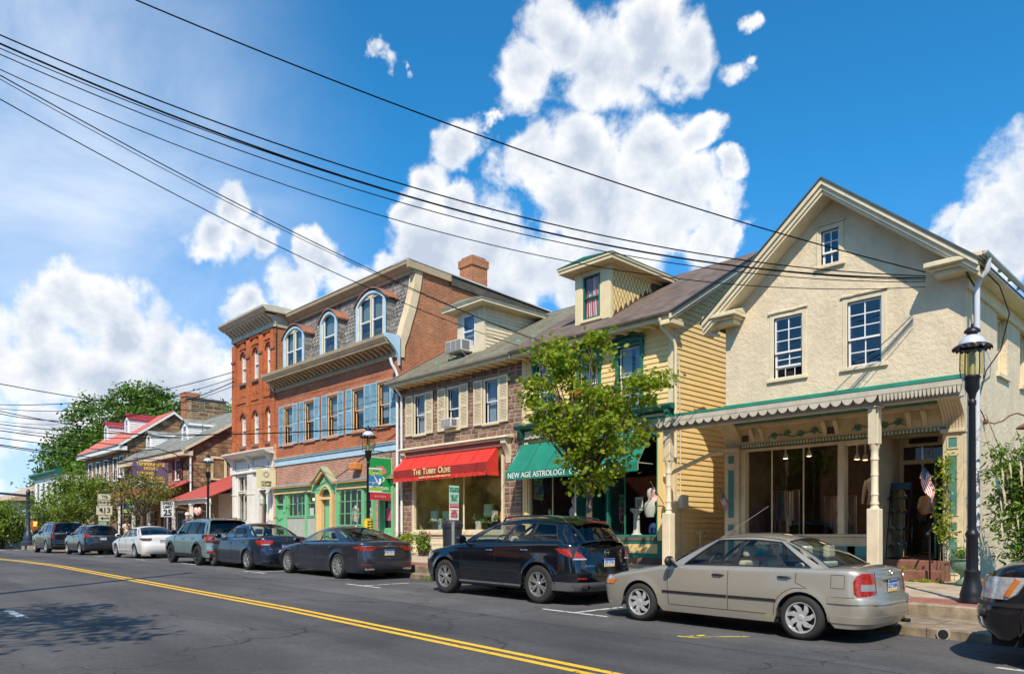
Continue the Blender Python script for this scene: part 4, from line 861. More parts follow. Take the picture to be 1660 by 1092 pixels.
def dormer(root, xa, xb, yf, z1, ov, roofth, mats, fz=roofz, win=None, cheek='lap', edge=None, flat=True):
 body_m, roof_m, edge_m = mats; zb = fz(yf) - .06; yb = 16.45 + (z1 - 5.86) / RS if fz is roofz else yf + (z1 - fz(yf)) / .63 + .1
 d = MB(front(yf)); wallgrid(d, xa, xb, zb, z1, [win] if win else [], .12)
 for x in (xa, xb): d.poly([(x, 0, zb),(x, -(yb - yf), z1),(x, 0, z1)])
 dd = obj('dormer', d, body_m, root)
 m = MB(); m.box(xa - ov, xb + ov, yf - ov, yb + .1, z1, z1 + .10); obj('dormer_soffit', m, body_m, dd)
 m = MB(); m.box(xa - ov - .03, xb + ov + .03, yf - ov - .03, yb + .25, z1 + .10, z1 + .10 + roofth); obj('dormer_roof', m, roof_m, dd)
 m = MB(); m.prism([(xa - ov - .05, z1 + .101 + roofth),(xb + ov + .05, z1 + .101 + roofth),((xa + xb) / 2, z1 + .2 + roofth)], 1, yf - ov - .05, yb + .3); obj('dormer_cap', m, edge_m, dd)
 return dd
dx0, dx1, dyf, dz1 = -15.2,-13.84,17.36,8.02
dw = (-14.88,-14.22,6.53,7.86)
dm = dormer(YH, dx0, dx1, dyf, dz1,.38,.07,(yellowtrimM, yellowtrimM, ytint), win=dw)
Fd = front(dyf)
for w_ in range(1):
 m = MB(Fd); ring(m, dw[0] - .0, dw[1] + .0, dw[2], dw[3], .05,-.08,.015); m.box(dw[0] + .05, dw[1] - .05,-.07,.0,7.16,7.21); obj('dormer_sash', m, ytint, dm)
 m = MB(Fd); m.box(dw[0] - .08, dw[1] + .1,0,.06,6.44,6.52); obj('dormer_sill', m, yellowtrimM, dm)
 a0, a1, z0, z1 = dw[0] + .05, dw[1] - .05, dw[2] + .05, dw[3] - .05
 fo = flagmesh(lambda s, t: (a1 - .02 - (a1 - a0 - .04) * t if False else a0 + .0 + (a1 - a0) * t * .98 + .012 * sin(s * 5 + t * 3), dyf + .075 + .015 * sin(t * 22 + s * 2), z1 - (z1 - z0) * s), 'flag', None)
 tag(fo, 'large stars and stripes hung upright inside the dormer window', 'flag')
 m = MB(Fd); m.quad([(a0,-.04, z0),(a1,-.04, z0),(a1,-.04, z1),(a0,-.04, z1)]); obj('pane', m, glassmat('clear_pane', (.8,.82,.84)), dm)
 m = MB(Fd); m.quad([(a0 - .1,-.3, z0 - .1),(a1 + .1,-.3, z0 - .1),(a1 + .1,-.3, z1 + .1),(a0 - .1,-.3, z1 + .1)]); obj('room', m, darkM, dm)
sg = side(dx1); m = MB(sg); m.poly([(dyf + .1,.003, roofz(dyf + .1)),(yb_c := 16.45 + (dz1 - 5.86) / RS, .003, dz1 - .02),(dyf + .1,.003, dz1 - .02)]); obj('shingle_bed', m, mat('shingle_gap', (.10,.07,.03),.9), dm)
sg = side(dx1); dsz = .27; n = 0
yb = 16.45 + (dz1 - 5.86) / RS
for j in range(16):
 for i in range(12):
  cy = dyf + .12 + dsz * .62 * i + (dsz * .31 if j % 2 else 0); cz = 6.3 + j * .15
  if cz > dz1 - .04 or cz - .06 < roofz(cy) or cy > yb: continue
  w, h = dsz * .265,.122; P = []
  for (py, pz) in ((cy, cz - h),(cy + w, cz),(cy, cz + h),(cy - w, cz)): P.append((min(py, yb), min(pz, dz1 - .005)))
  m = MB(sg); t = .012 + RU(0,.006); i0 = [m.vert(py, t + (.008 if k == 0 else 0), pz) for k, (py, pz) in enumerate(P)]; m.face(i0); j0 = [m.vert(py, -.0, pz) for py, pz in P]; [m.face((i0[k], i0[(k + 1) % 4], j0[(k + 1) % 4], j0[k])) for k in range(4)]
  obj('shingle', m, yellowM, dm, rec=False)
m = MB(sg); m.box(dyf, dyf + .10,0,.03,6.4, dz1); m.box(dyf + .1, yb - .15,0,.03, dz1 - .07, dz1); obj('cheek_trim', m, yellowtrimM, dm)
m = MB(front(dyf)); m.box(dx0, dx0 + .26,.0,.02,6.42, dz1); m.box(dx1 - .3, dx1,0,.02,6.42, dz1); obj('dormer_board', m, yellowtrimM, dm)
m = MB(F); m.box(YX0 - .0, YX1 + .05,0,.08,2.95,3.28); m.prism([(0,3.281),(.30,3.32),(.36,3.40),(.36,3.45),(0,3.50)], 0, YX0 - .1, YX1 + .10); obj('cornice', m, ytint, YH, bevel=.006)
m = MB(F); m.box(YX0 + .2, YX1 - .15,.081,.10,3.0,3.25); obj('frieze', m, yellowtrimM, YH)
m = MB(F)
for k in range(24): x = YX0 + .45 + k * .22; m.box(x, x + .06,.10,.13,3.03,3.22)
obj('dentils', m, yellowtrimM, YH)
for x in (YX0 + .09, YX0 + 1.1,-14.3, YX1 - 1.1, YX1 - .07): bracket(YH, F, x - .07, x + .07,2.72,3.30,.30, ytint)
def awning(root_lab, cat_name, xa, xb, yb_, yf, zt, zf, zv, m_, m2, val='plain', ends=True, frame=True):
 A_ = thing(cat_name, root_lab, 'awning', ((xa + xb) / 2, yf, zv)); n = 26
 m = MB(); P = [[(lerp(xa, xb, i / n), lerp(yb_, yf, j / 6), lerp(zt, zf, j / 6) - .022 * sin(PI * j / 6) * (1 + .9 * sin(i * 1.45))) for i in range(n + 1)] for j in range(7)]; m.grid(P); obj('canopy', m, m_, A_, smooth=True, rec=False)
 m = MB(); m.grid([[(lerp(xa, xb, i / n), yf - .004 - .006 * sin(i * 1.3) * (j > 0), lerp(zf, zv, j / 2)) for i in range(n + 1)] for j in range(3)]); obj('valance', m, m2, A_, smooth=True, rec=False)
 if ends:
  for x in (xa, xb): m = MB(); m.poly([(x, yb_, zt),(x, yf, zf),(x, yf, zv),(x, yb_, zv)]); obj('end_panel', m, m2 if x == xa else m_, A_, rec=False)
 for k in range(1,6):
  x = lerp(xa, xb, k / 6); q = MB(); q.tube([(x, lerp(yb_, yf, j / 6), lerp(zt, zf, j / 6) + .004 - .012 * sin(PI * j / 6)) for j in range(7)], .007,4); obj('canvas_seam', q, m2 if m2 is not m_ else ytint, A_)
 if frame:
  m = MB()
  for x in (xa + .02, xb - .02): m.tube([(x, yb_, zt - .03),(x, yf + .02, zf - .02),(x, yf + .02, zv + .03)], .014,6); m.tube([(x, yf + .02, zf - .03),(x, yb_, zf - .03)], .014,6)
  m.tube([(xa, yf + .02, zf - .02),(xb, yf + .02, zf - .02)], .014,6); obj('frame', m, zincM, A_)
 return A_
def cloth(name, c):
 m = mat(name, c, .85, var=.16, vscale=2.5, bump=.15, bscale=180, dirt=.15); return m
gA = cloth('green_canvas', (.004,.19,.125)); AW = awning('green canvas awning lettered in white across the yellow house shop', 'green_awning', -17.15,-11.95,16.9,16.2,2.83,1.90,1.64, gA, gA, ends=False)
m = textmesh('NEW AGE ASTROLOGY  CARDS  CRYSTALS', .25, front(16.185),-17.05,.0,1.765, sx=.94, align='LEFT')
o = obj('lettering', m, mat('sign_white', (.8,.82,.8),.6), AW)
def shopwin(root, F, a0, a1, c0, c1, fr, fw=.06, mull=(), gl=None, deep=.12, rows=(), mw=.03, wname='shop_window'):
 m = MB(F); ring(m, a0, a1, c0, c1, fw, -deep, .02); xs_ = [a0 + fw] + [q for q in mull] + [a1 - fw]; zs = [c0 + fw] + list(rows) + [c1 - fw]
 for q in mull: m.box(q - mw / 2, q + mw / 2,-deep + .02,-deep + .07, c0 + fw, c1 - fw)
 for j in range(len(xs_) - 1):
  for z in rows: m.box(xs_[j] + (mw / 2 if j else 0), xs_[j + 1] - (mw / 2 if j < len(xs_) - 2 else 0),-deep + .02,-deep + .065, z - mw / 2, z + mw / 2)
 w = obj(wname, m, fr, root, bevel=.004)
 for p, q in zip(xs_, xs_[1:]):
  for r, s in zip(zs, zs[1:]): m = MB(F); t = RU(-.002,.002); m.quad([(p, -deep + .04 + t, r),(q, -deep + .04 - t, r),(q, -deep + .04, s),(p, -deep + .04, s)]); obj('pane', m, gl or shopglassM, w)
 return w
shopwin(YH, F, -16.92,-14.85,-.15,2.75, yellowtrimM, mull=(-15.9,)); shopwin(YH, F, -13.66,-11.84,-.15,2.75, greenM, mull=(-13.05,))
m = MB(F); m.box(-13.66,-11.84,-.1,.05,-.25,-.152); m.box(-16.92,-14.85,-.1,.05,-.25,-.152); obj('sill', m, mat('weathered_sill', (.12,.09,.07),.8, var=.3), YH)
m = MB(F)
for (a, b_) in ((-13.66,-11.64),(-16.98,-14.85)): m.box(a, b_, -.1,.01,-1.0,-.251); m.box(a, b_, .01,.03,-.34,-.252); m.box(a, b_, .01,.03,-.74,-.62); m.box(a, a + .1,.01,.03,-.619,-.341); m.box(b_ - .22, b_, .01,.03,-.619,-.341)
obj('bulkhead', m, greenM, YH, bevel=.004)
for (a, b_) in ((-13.55,-11.87),(-16.87,-15.08)): m = MB(F); m.box(a, b_, .011,.018,-.61,-.35); obj('bulkhead_panel', m, yellowM, YH)
m = MB(F); m.box(-13.7, YX1 - .2,.031,.09,-1.2,-.745); obj('footing', m, brownstone, YH, bevel=.01)
m = MB(F); m.box(-11.84,-11.62,-.05,.06,-.25,2.9); m.box(-17.08,-16.93,-.05,.05,-1.0,2.9); obj('pilaster', m, yellowM, YH, bevel=.006)
m = MB(F); m.quad([(-14.85,.0,-1),(-14.6,-1.1,-1),(-14.6,-1.1,2.8),(-14.85,0,2.8)]); m.quad([(-13.66,.0,-1),(-13.9,-1.1,-1),(-13.9,-1.1,2.8),(-13.66,0,2.8)]); obj('door_recess', m, ytint, YH)
m = MB(F); ring(m, -14.6,-13.9,-.8,2.1,.09,-1.12,-1.06); dd_ = obj('door', m, ytint, YH); m = MB(F); m.quad([(-14.51,-1.1,-.7),(-13.99,-1.1,-.7),(-13.99,-1.1,2.0),(-14.51,-1.1,2.0)]); obj('pane', m, shopglassM, dd_)
m = MB(); a, b_, y0, y1, z0, z1 = -17.1,-11.5,17.25,21.5,-.72,2.85
for q in ([(a, y1, z0),(b_, y1, z0),(b_, y1, z1),(a, y1, z1)], [(a, y0, z0),(b_, y0, z0),(b_, y1, z0),(a, y1, z0)], [(a, y0, z1),(b_, y0, z1),(b_, y1, z1),(a, y1, z1)], [(a, y0, z0),(a, y1, z0),(a, y1, z1),(a, y0, z1)], [(b_, y0, z0),(b_, y1, z0),(b_, y1, z1),(b_, y0, z1)]): m.quad(q)
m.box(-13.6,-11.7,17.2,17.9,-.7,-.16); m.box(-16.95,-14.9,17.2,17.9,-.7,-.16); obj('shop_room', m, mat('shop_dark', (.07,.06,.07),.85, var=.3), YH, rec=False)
plaster = mat('white_plaster', (.72,.72,.68),.6, var=.08)
def pedestal(x, y, z, h, r, lab):
 m = MB(); m.lathe([(r * 1.1,0),(r * 1.1,.05),(r * .75,.09),(r * .62,.14),(r * .55, h * .8),(r * .7, h * .84),(r * 1.2, h * .93),(r * 1.25, h)], x, y, 14, cz=z); tag(obj('pedestal', m, plaster, smooth=True, sharp=30), lab, 'pedestal')
pedestal(-12.92,17.45,-.15,.82,.16, 'wide white fluted pedestal in the right window of the yellow shop'); pedestal(-12.12,17.45,-.15,.88,.12, 'slim white pedestal beside the yellow corner pilaster')
def bust(x, y, z, s, m_, lab, head=True, cat='bust', name='bust'):
 m = MB(); m.grid([[(x + rx * s * cos(2*PI*i/12), y + ry * s * sin(2*PI*i/12), z + zz * s) for i in range(13)] for zz, rx, ry in ((0,.15,.1),(.12,.2,.13),(.3,.23,.13),(.42,.2,.12),(.5,.08,.07),(.56,.07,.07),(.62,.10,.11),(.72,.11,.12),(.82,.09,.1),(.88,.02,.02))]); tag(obj(name, m, m_, smooth=True), lab, cat)
bust(-12.55,17.62,.42,.95, mat('pale_lace', (.62,.64,.60),.9, var=.2, vscale=20), 'pale draped bust between the two pedestals in the yellow shop window'); bust(-15.45,17.6,.35,.9, mat('blue_lace', (.55,.58,.66),.9, var=.15, vscale=15), 'pale blue draped bust in the left window of the yellow shop')
bust(-16.35,17.42,.28,.55, mat('gold_statue', (.55,.45,.18),.35, metal=.8, var=.3, vscale=18), 'gilt seated statue head in the left window of the yellow shop', cat='statue', name='gilt_statue')
for k, (x, z) in enumerate(((-15.75,.22),(-15.2,.22),(-14.98,.25))):
 m = MB(); m.lathe([(.05,-.35),(.06,-.3),(.04,-.25),(.05,-.1),(.13,.02),(.15,.05),(.12,.05),(.02,-.02)], x, 17.4,12, cz=z); tag(obj('urn', m, plaster, smooth=True), ['white stemmed urn left of the pale blue bust', 'white stemmed urn right of the pale blue bust', 'smallest white urn near the shop doorway'][k], 'urn')
for k, (x, z, w, h) in enumerate(((-12.86,.70,.26,.30),(-12.1,.74,.2,.26))):
 m = MB(front(17.5)); m.box(x - w / 2, x + w / 2,0,.02, z, z + h); c = obj('card', m, whiteM); tag(c, ['framed white notice standing on the wide pedestal', 'framed white notice standing on the slim pedestal'][k], 'notice')
 for j in range(4): m = MB(front(17.5)); m.box(x - w * .3, x + w * .3,.021,.023, z + h * (.2 + .16 * j), z + h * (.2 + .16 * j) + .02); obj('print_line', m, darkM, c)
m = MB(); P = [[(-14.95 - .35 * t - .02 * sin(s * 22),17.5 + .04 * sin(s * 18), lerp(2.2,-.1, s)) for t in [k / 10 for k in range(11)]] for s in [k / 8 for k in range(9)]]; P = [[(-15.05 + .35 * k / 12,17.55 + .03 * sin(k * 2.2), z) for k in range(13)] for z in (2.3,1.0,-.1)]; m.grid(P); tag(obj('drape', m, mat('grey_drape', (.32,.33,.34),.9)), 'grey drape hanging at the right of the left yellow shop window', 'curtain')
m = MB(); m.ell((-12.35,17.5,.05),(.18,.1,.2)); tag(obj('blue_figure', m, mat('blue_glaze', (.05,.10,.28),.3, var=.5, vscale=20), smooth=True), 'dark blue glazed ornament between the pedestals', 'ornament')
t = thing('meter_box', 'grey white electric meter box on the yellow side wall', 'meter', (-11.3,17.3,.55)); m = MB(side(YX1 + .03)); m.box(17.08,17.42,0,.16,.62,1.0); obj('case', m, mat('meter_grey', (.5,.5,.47),.5, dirt=.2), t, bevel=.02); m = MB(); m.tube([(YX1 + .06,17.2,1.0),(YX1 + .06,17.2,2.6),(YX1 + .05,17.15,4.8)], .02,6); m.tube([(YX1 + .06,17.28,.6),(YX1 + .07,17.3,-.9)], .018,6); obj('conduit', m, greytrimM, t)
t = thing('gas_pipe', 'upright cream gas pipe with a small blue tipped tap by the yellow side wall', 'pipe', (-11.15,17.9,-.95)); m = MB(); m.tube([(-11.15,18.0,-.95),(-11.15,18.0,.05)], .03,8); m.tube([(-11.2,17.9,-.05),(-11.12,18.12,-.03)], .022,6); obj('riser', m, creamM, t); m = MB(); m.ell((-11.12,18.15,-.03),(.03,.05,.03)); obj('tap', m, mat('tap_blue', (.02,.06,.25),.4), t)
# ================================================================ 3. brown stone house with the red awning
SHs = thing('stone_house', 'brown stone house with cream shutters and an olive roof between brick and yellow neighbours', 'house', (-20.7,17.2,-1.0))
SX0, SX1 = -24.16,-17.24
ws = [(-23.08,-22.46,3.75,5.2),(-21.06,-20.43,3.75,5.2),(-19.02,-18.38,3.75,5.2)]
shp = (-23.3,-18.1,-1.2,3.15)
m = MB(F); wallgrid(m, SX0, SX1,-1.2,5.75, ws + [shp], .2); obj('front_wall', m, mortarM, SHs, rec=False)
ashlar(SHs, F, SX0, SX1 + .02,-1.0,5.6, [(w[0] - .1, w[1] + .1, w[2] - .1, w[3] + .1) for w in ws] + [(-23.34,-18.06,-1.2,3.2)], stoneM, wst=(.24,.6), hrow=(.16,.30), limit=280)
for k, w in enumerate(ws):
 ww = window(SHs, F, *w, cas=creamM, sash=mat('sash_bluewhite', (.62,.68,.78),.4), cw=.08, proud=.045, mun=(1,1,1), curtain=(curtM, .5,1.0) if k != 1 else None)
 shutter(SHs, F, w[0] - .56, w[0] - .10, w[2] - .05, w[3] + .08, creamM, b=.05); shutter(SHs, F, w[1] + .10, w[1] + .54, w[2] - .05, w[3] + .08, creamM, b=.05)
def aircon(xf, a0, a1, c0, c1, d, lab, stand=False):
 a = thing('air_conditioner', lab, 'air conditioner', xf((a0 + a1) / 2, d / 2, c0)); m = MB(xf); m.box(a0, a1,-.12, d, c0, c1); obj('case', m, mat('ac_case', (.62,.60,.54),.5, dirt=.15), a, bevel=.012)
 m = MB(xf); m.box(a0 + .03, a1 - .03, d, d + .006, c0 + .03, c1 - .03); obj('grille', m, mat('ac_grille', (.16,.17,.18),.5), a)
 m = MB(xf)
 for k in range(12): x = a0 + .03 + (a1 - a0 - .06) * k / 11; m.box(x - .004, x + .004, d + .006, d + .014, c0 + .03, c1 - .03)
 for x in (a0 + .03 + (a1 - a0 - .06) * f for f in (0,.33,.66,1)): m.box(x - .012, x + .012, d + .006, d + .018, c0 + .03, c1 - .03)
 obj('fins', m, mat('ac_fin', (.45,.45,.43),.5), a)
 m = MB(xf); m.box(a1, a1 + .006, d * .3, d - .04, c0 + .05, c1 - .05); obj('side_vent', m, mat('ac_grille', (.16,.17,.18)), a)
 if stand:
  m = MB(xf)
  for x in (a0 + .1, a1 - .1): m.tube([(x, d - .06, c0),(x, .0, c0 - .30)], .014,6); m.tube([(x, d - .06, c0 - .01),(x, .0, c0 - .01)], .014,6)
  obj('stand', m, whiteM, a)
 return a
aircon(F, -21.02,-20.47,3.76,4.08,.38, 'small beige air conditioner in the middle stone house window')
m = MB(F); m.box(-21.02,-20.47,-.08,-.04,4.085,4.14); obj('sash_filler', m, vinylM, SHs)
slope_roof(SHs, -24.22,-17.31, roofgM); m = MB(F); m.box(SX0, SX1,0,.50,5.66,5.70); m.box(SX0, SX1,.50,.53,5.62,5.79); obj('eave', m, yellowtrimM, SHs)
m = MB(F)
for k in range(15): x = SX0 + .25 + k * .46; m.box(x - .05, x + .05,.0,.46,5.58,5.659)
obj('rafter_block', m, yellowtrimM, SHs)
gutter(SHs, F, SX0 - .1, SX1,.60,5.80, mat('light_gutter', (.50,.50,.47),.45, metal=.3, var=.2))
m = MB()
for x, y in ((-22.2,17.35),(-21.5,17.35),(-20.9,17.4),(-17.9,17.5),(-17.3,17.6)): z = roofz(y); m.box(x - .05, x + .05, y - .03, y + .08, z - .01, z + .06)
obj('snow_guard', m, mat('verdigris', (.15,.45,.36),.6), SHs)
m = MB(); m.prism([(16.45, roofz(16.45) + .003),(21.2, roofz(21.2) + .003),(21.2, roofz(21.2) + .05),(16.45, roofz(16.45) + .05)], 0,-24.23,-24.0); obj('flashing', m, mat('copper_flash', (.20,.11,.08),.7), SHs)
dx0, dx1, dyf, dz1 = -21.3,-19.84,17.62,8.16; dw = (-20.98,-20.28,6.75,7.98)
dm = dormer(SHs, dx0, dx1, dyf, dz1,.42,.05,(creamM, mat('sage_edge', (.36,.38,.28),.6, var=.2), mat('sage_cap', (.30,.31,.25),.8)), win=dw)
Fd = front(dyf); m = MB(Fd); ring(m, *dw, .045,-.08,.01); m.box(dw[0] + .045, dw[1] - .045,-.07,0,7.36,7.41); obj('dormer_sash', m, mat('sash_bluewhite', (.62,.68,.78),.4), dm)
m = MB(Fd); m.quad([(dw[0], -.04, dw[2]),(dw[1], -.04, dw[2]),(dw[1], -.04, dw[3]),(dw[0], -.04, dw[3])]); obj('pane', m, glassM, dm); m = MB(Fd); m.quad([(dw[0] - .1,-.2, dw[2] - .1),(dw[1] + .1,-.2, dw[2] - .1),(dw[1] + .1,-.2, dw[3] + .1),(dw[0] - .1,-.2, dw[3] + .1)]); obj('room', m, curtM, dm)
yb = 16.45 + (dz1 - 5.86) / RS
z = roofz(dyf)
while z < dz1 - .12:
 e = z + .13; ys = max(dyf + .02,16.45 + (z + .07 - 5.86) / RS * 0 + dyf); ye = 16.45 + (z + .1 - 5.86) / RS
 if ye > dyf + .1: q = MB(side(dx1)); q.prism([(.002, z),(.028, z),(.006, e),(.002, e)], 0, dyf + .12, min(ye, yb)); obj('siding_board', q, creamM, dm, rec=False)
 z = e
m = MB(side(dx1)); m.box(dyf, dyf + .11,0,.03,6.5, dz1); obj('corner_board', m, creamM, dm)
aircon(Fd, -21.32,-20.42,6.58,7.0,.55, 'large white air conditioner on brackets under the stone house dormer window', stand=True)
m = MB(F); m.box(-23.6,-17.75,0,.12,2.90,3.05); m.box(-23.7,-17.68,0,.30,3.051,3.13); m.prism([(0,3.131),(.36,3.131),(.34,3.2),(0,3.27)], 0,-23.75,-17.6); obj('cornice', m, creamM, SHs, bevel=.006)
m = MB(F); m.box(-23.55,-17.8,.121,.20,2.86,3.0); obj('awning_box', m, mat('dusty_red', (.30,.10,.08),.7), SHs)
bracket(SHs, F, -17.98,-17.72,2.3,3.05,.28, creamM, flutes=3); bracket(SHs, F, -23.68,-23.45,2.3,3.05,.28, creamM, flutes=3)
rA = cloth('red_canvas', (.62,.030,.018)); rA2 = cloth('dark_red_canvas', (.30,.018,.015))
AW = awning('red canvas awning with cream lettering over the stone house shop', 'red_awning', -23.65,-18.25,16.88,16.36,2.9,2.33,2.03, rA, rA2)
m = MB(); n = 44; top = [(lerp(-23.65,-18.25, i / n),16.355 - .012 * sin(i * 1.9),2.03) for i in range(n + 1)]; m.grid([top, [(x, y - .01 * sin(i * 2.3),1.90 - .022 * abs(sin(i * PI / 2.0))) for i, (x, y, z) in enumerate(top)]]); obj('ruffle', m, rA, AW, rec=False)
m = MB(); m.grid([[(-18.245, lerp(16.36,16.9, i / 8), z + (-.02 * abs(sin(i * 1.6)) if z < 2 else 0)) for i in range(9)] for z in (2.03,1.90)]); obj('ruffle', m, rA, AW, rec=False)
gold = mat('letter_cream', (.78,.62,.30),.6)
def smallcaps(words, size, Y, x, z, mm, root):
 """capital initials larger than the rest, laid out left to right"""
 for w in words:
  for j, (txt, s) in enumerate(((w[0], size * 1.15),(w[1:], size * .9))):
   if not txt: continue
   q = textmesh(txt, s, front(Y), x, 0,0, align='LEFT', bold=.004); q0 = min(p[0] for p in q.v); zb = min(p[2] for p in q.v); q.v = [(px - q0 + x, py, pz - zb + z) for px, py, pz in q.v]; wd = max(p[0] for p in q.v) - x; obj('lettering', q, mm, root); x += wd + size * .09
  x += size * .28
smallcaps(['THE', 'TUBBY', 'OLIVE'], .275,16.335,-22.35,2.095, gold, AW)
m = textmesh('GOURMET OLIVE OILS & VINEGARS ON TAP', .095, front(16.325),-21.05,0,1.985, sx=1.0); obj('lettering', m, gold, AW)
w = shopwin(SHs, F, -23.28,-18.12,-.02,2.86, creamM, fw=.09, mull=(-20.28,), mw=.05)
m = MB(F); m.box(-23.34,-18.06,-.12,.10,-.12,-.022); m.box(-23.3,-18.1,-.12,.02,-.55,-.121); m.box(-23.3,-18.1,-.12,.04,-1.1,-.551); obj('bulkhead', m, creamM, SHs, bevel=.006)
for k in range(5): m = MB(F); ring(m, -23.2 + k * 1.02,-22.28 + k * 1.02,-.48,-.2,.04,.02,.04); obj('panel_frame', m, creamM, SHs)
m = MB(); a, b_, y0, y1, z0, z1 = -23.5,-17.9,17.22,21,-.75,2.85
for q in ([(a, y1, z0),(b_, y1, z0),(b_, y1, z1),(a, y1, z1)], [(a, y0, z0),(b_, y0, z0),(b_, y1, z0),(a, y1, z0)], [(a, y0, z1),(b_, y0, z1),(b_, y1, z1),(a, y1, z1)], [(a, y0, z0),(a, y1, z0),(a, y1, z1),(a, y0, z1)], [(b_, y0, z0),(b_, y1, z0),(b_, y1, z1),(b_, y0, z1)]): m.quad(q)
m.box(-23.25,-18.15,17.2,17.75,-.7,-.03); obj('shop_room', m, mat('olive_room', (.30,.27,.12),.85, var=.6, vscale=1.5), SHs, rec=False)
leafy = mat('indoor_leaf', (.12,.22,.04),.6, var=.4, vscale=15)
def tuft(mb, x, y, z, r, n=60, sz_=.06, up=.6):
 for k in range(n):
  d = Vector((random.gauss(0,1), random.gauss(0,1), abs(random.gauss(0,1)) * up + .1)).normalized() * r * RU(.4,1); c = Vector((x, y, z)) + d
  u = Vector((random.gauss(0,1), random.gauss(0,1), random.gauss(0,1))).normalized(); w_ = d.normalized().cross(u).normalized() * sz_ * .4; l_ = (d.normalized() + u * .4).normalized() * sz_
  mb.quad([tuple(c - w_), tuple(c + l_ * .5 - w_ * .3), tuple(c + l_), tuple(c + w_)])
dsp = [mat('disp_%d' % k, c, .6) for k, c in enumerate([(.35,.55,.40),(.10,.16,.12),(.45,.50,.15),(.05,.05,.05),(.75,.30,.04),(.30,.42,.35),(.6,.62,.5)])]
names = ['mint green card box', 'dark bottle crate', 'yellow green tin', 'small chalkboard', 'orange box', 'leaning green board', 'pale jar']
for k, (x, w_, h_, z, c, nm, cat) in enumerate([(-22.45,.36,.42,.38,0, 'mint green display card on the left of the olive shop window', 'display card'),(-22.3,.4,.42,-.02,3, 'dark crate under the mint green card', 'crate'),(-21.95,.16,.5,-.02,5, 'leaning green board in the olive shop window', 'board'),(-21.72,.36,.30,.48,2, 'yellow green display card', 'display card'),(-21.5,.32,.5,-.02,1, 'dark teal canister under the yellow green card', 'canister'),(-21.05,.26,.38,-.02,3, 'small chalkboard leaning by the window centre', 'chalkboard'),(-19.35,.40,.45,.52,2, 'lime framed picture right of the mullion', 'picture'),(-19.0,.16,.4,.35,6, 'pale tall jar right of the lime picture', 'jar'),(-18.45,.28,.35,.35,4, 'orange box at the right end of the olive shop window', 'box'),(-19.9,.2,.4,-.02,6, 'white planter just right of the mullion', 'planter')]):
 m = MB(front(17.5)); m.box(x - w_ / 2, x + w_ / 2,0,.12 + .05 * (k % 3), z, z + h_); o = obj('display_' + cat.replace(' ', '_'), m, dsp[c], bevel=.01); tag(o, nm, cat)
 if cat in ('display card', 'picture', 'chalkboard'): m = MB(front(17.5)); m.box(x - w_ * .38, x + w_ * .38,.12 + .05 * (k % 3),.125 + .05 * (k % 3), z + h_ * .15, z + h_ * .85); obj('face', m, dsp[0] if cat != 'chalkboard' else dsp[3], o)
for k, (x, z) in enumerate(((-22.5,.3),(-21.85,.35),(-21.25,.42),(-19.9,.42),(-19.45,.3),(-18.8,.4))):
 m = MB(); tuft(m, x, 17.42, z, .2,60,.09); tag(obj('potted_leaves', m, leafy, rec=False), ['leafy sprig over the mint green card', 'leafy sprig behind the leaning board', 'yellowish sprig near the parking sign', 'leafy sprig in the white planter', 'leafy sprig under the lime picture', 'leafy sprig near the orange box'][k], 'plant')
m = MB(front(17.3)); m.box(-20.9,-20.7,0,.02,2.3,2.31); 
t = thing('bottle_shelf', 'shelf of dark bottles deep inside the olive shop', 'shelf', (-19.2,19.5,-.7)); m = MB(front(19.6))
for z in (.3,.8,1.3): m.box(-20.2,-18.2,0,.3, z, z + .03)
obj('shelf_board', m, dsp[6], t); m = MB()
for z in (.33,.83,1.33):
 for k in range(14): m.lathe([(.04,0),(.04,.2),(.015,.25),(.015,.32)], -20.1 + k * .14,19.45,6, cz=z)
obj('bottle', m, dsp[1], t)
for k, (x, y, z) in enumerate(((-19.4,18.6,2.35),(-19.2,19.6,1.75),(-22.0,19.0,2.3))):
 m = MB(); m.box(x - .45, x + .45, y, y + .06, z, z + .04); tag(obj('strip_light', m, mat('strip_glow', (1,.95,.8),.5, emit=(1,.9,.68), estr=6)), ['upper strip light seen right of the mullion in the olive shop', 'lower strip light over the bottle shelf in the olive shop', 'strip light deep in the left half of the olive shop'][k], 'lamp'); glow(x, y - .2, z - .1,9,.3)
for k, (x, c) in enumerate(((-22.9,1),(-22.1,6),(-21.4,5),(-20.9,2),(-19.9,1),(-18.7,4))):
 m = MB(front(20.9)); z = .2 + .25 * (k % 3); m.box(x - .3, x + .3,0,.04, z, z + .9); o = obj('framed_print', m, dsp[3]); tag(o, ['leftmost', 'second', 'third', 'fourth', 'fifth', 'rightmost'][k] + ' framed print on the back wall of the olive shop', 'picture'); m = MB(front(20.9)); m.box(x - .24, x + .24,.04,.05, z + .06, z + .84); obj('print', m, dsp[c], o)
m = MB(front(20.8)); m.box(-20.6,-19.0,0,.05,1.2,2.0); tag(obj('wall_board', m, darkM), 'black menu board high on the back wall of the olive shop', 'board')
m = MB(); m.tube([(-24.22,16.6,6.85),(-24.20,16.66,6.62),(-24.15,16.8,6.38),(-24.14,16.88,6.2),(-24.14,16.88,-.9)], .06,10); tag(obj('downspout', m, pipewM, smooth=True), 'tall white downspout at the right edge of the brick mansard building', 'downspout')
m = MB(); m.tube([(-23.9,16.55,5.7),(-23.88,16.7,5.5),(-23.86,16.88,5.3),(-23.86,16.9,-.9)], .05,10); tag(obj('downspout', m, pipewM, smooth=True), 'white downspout at the left edge of the stone house', 'downspout')
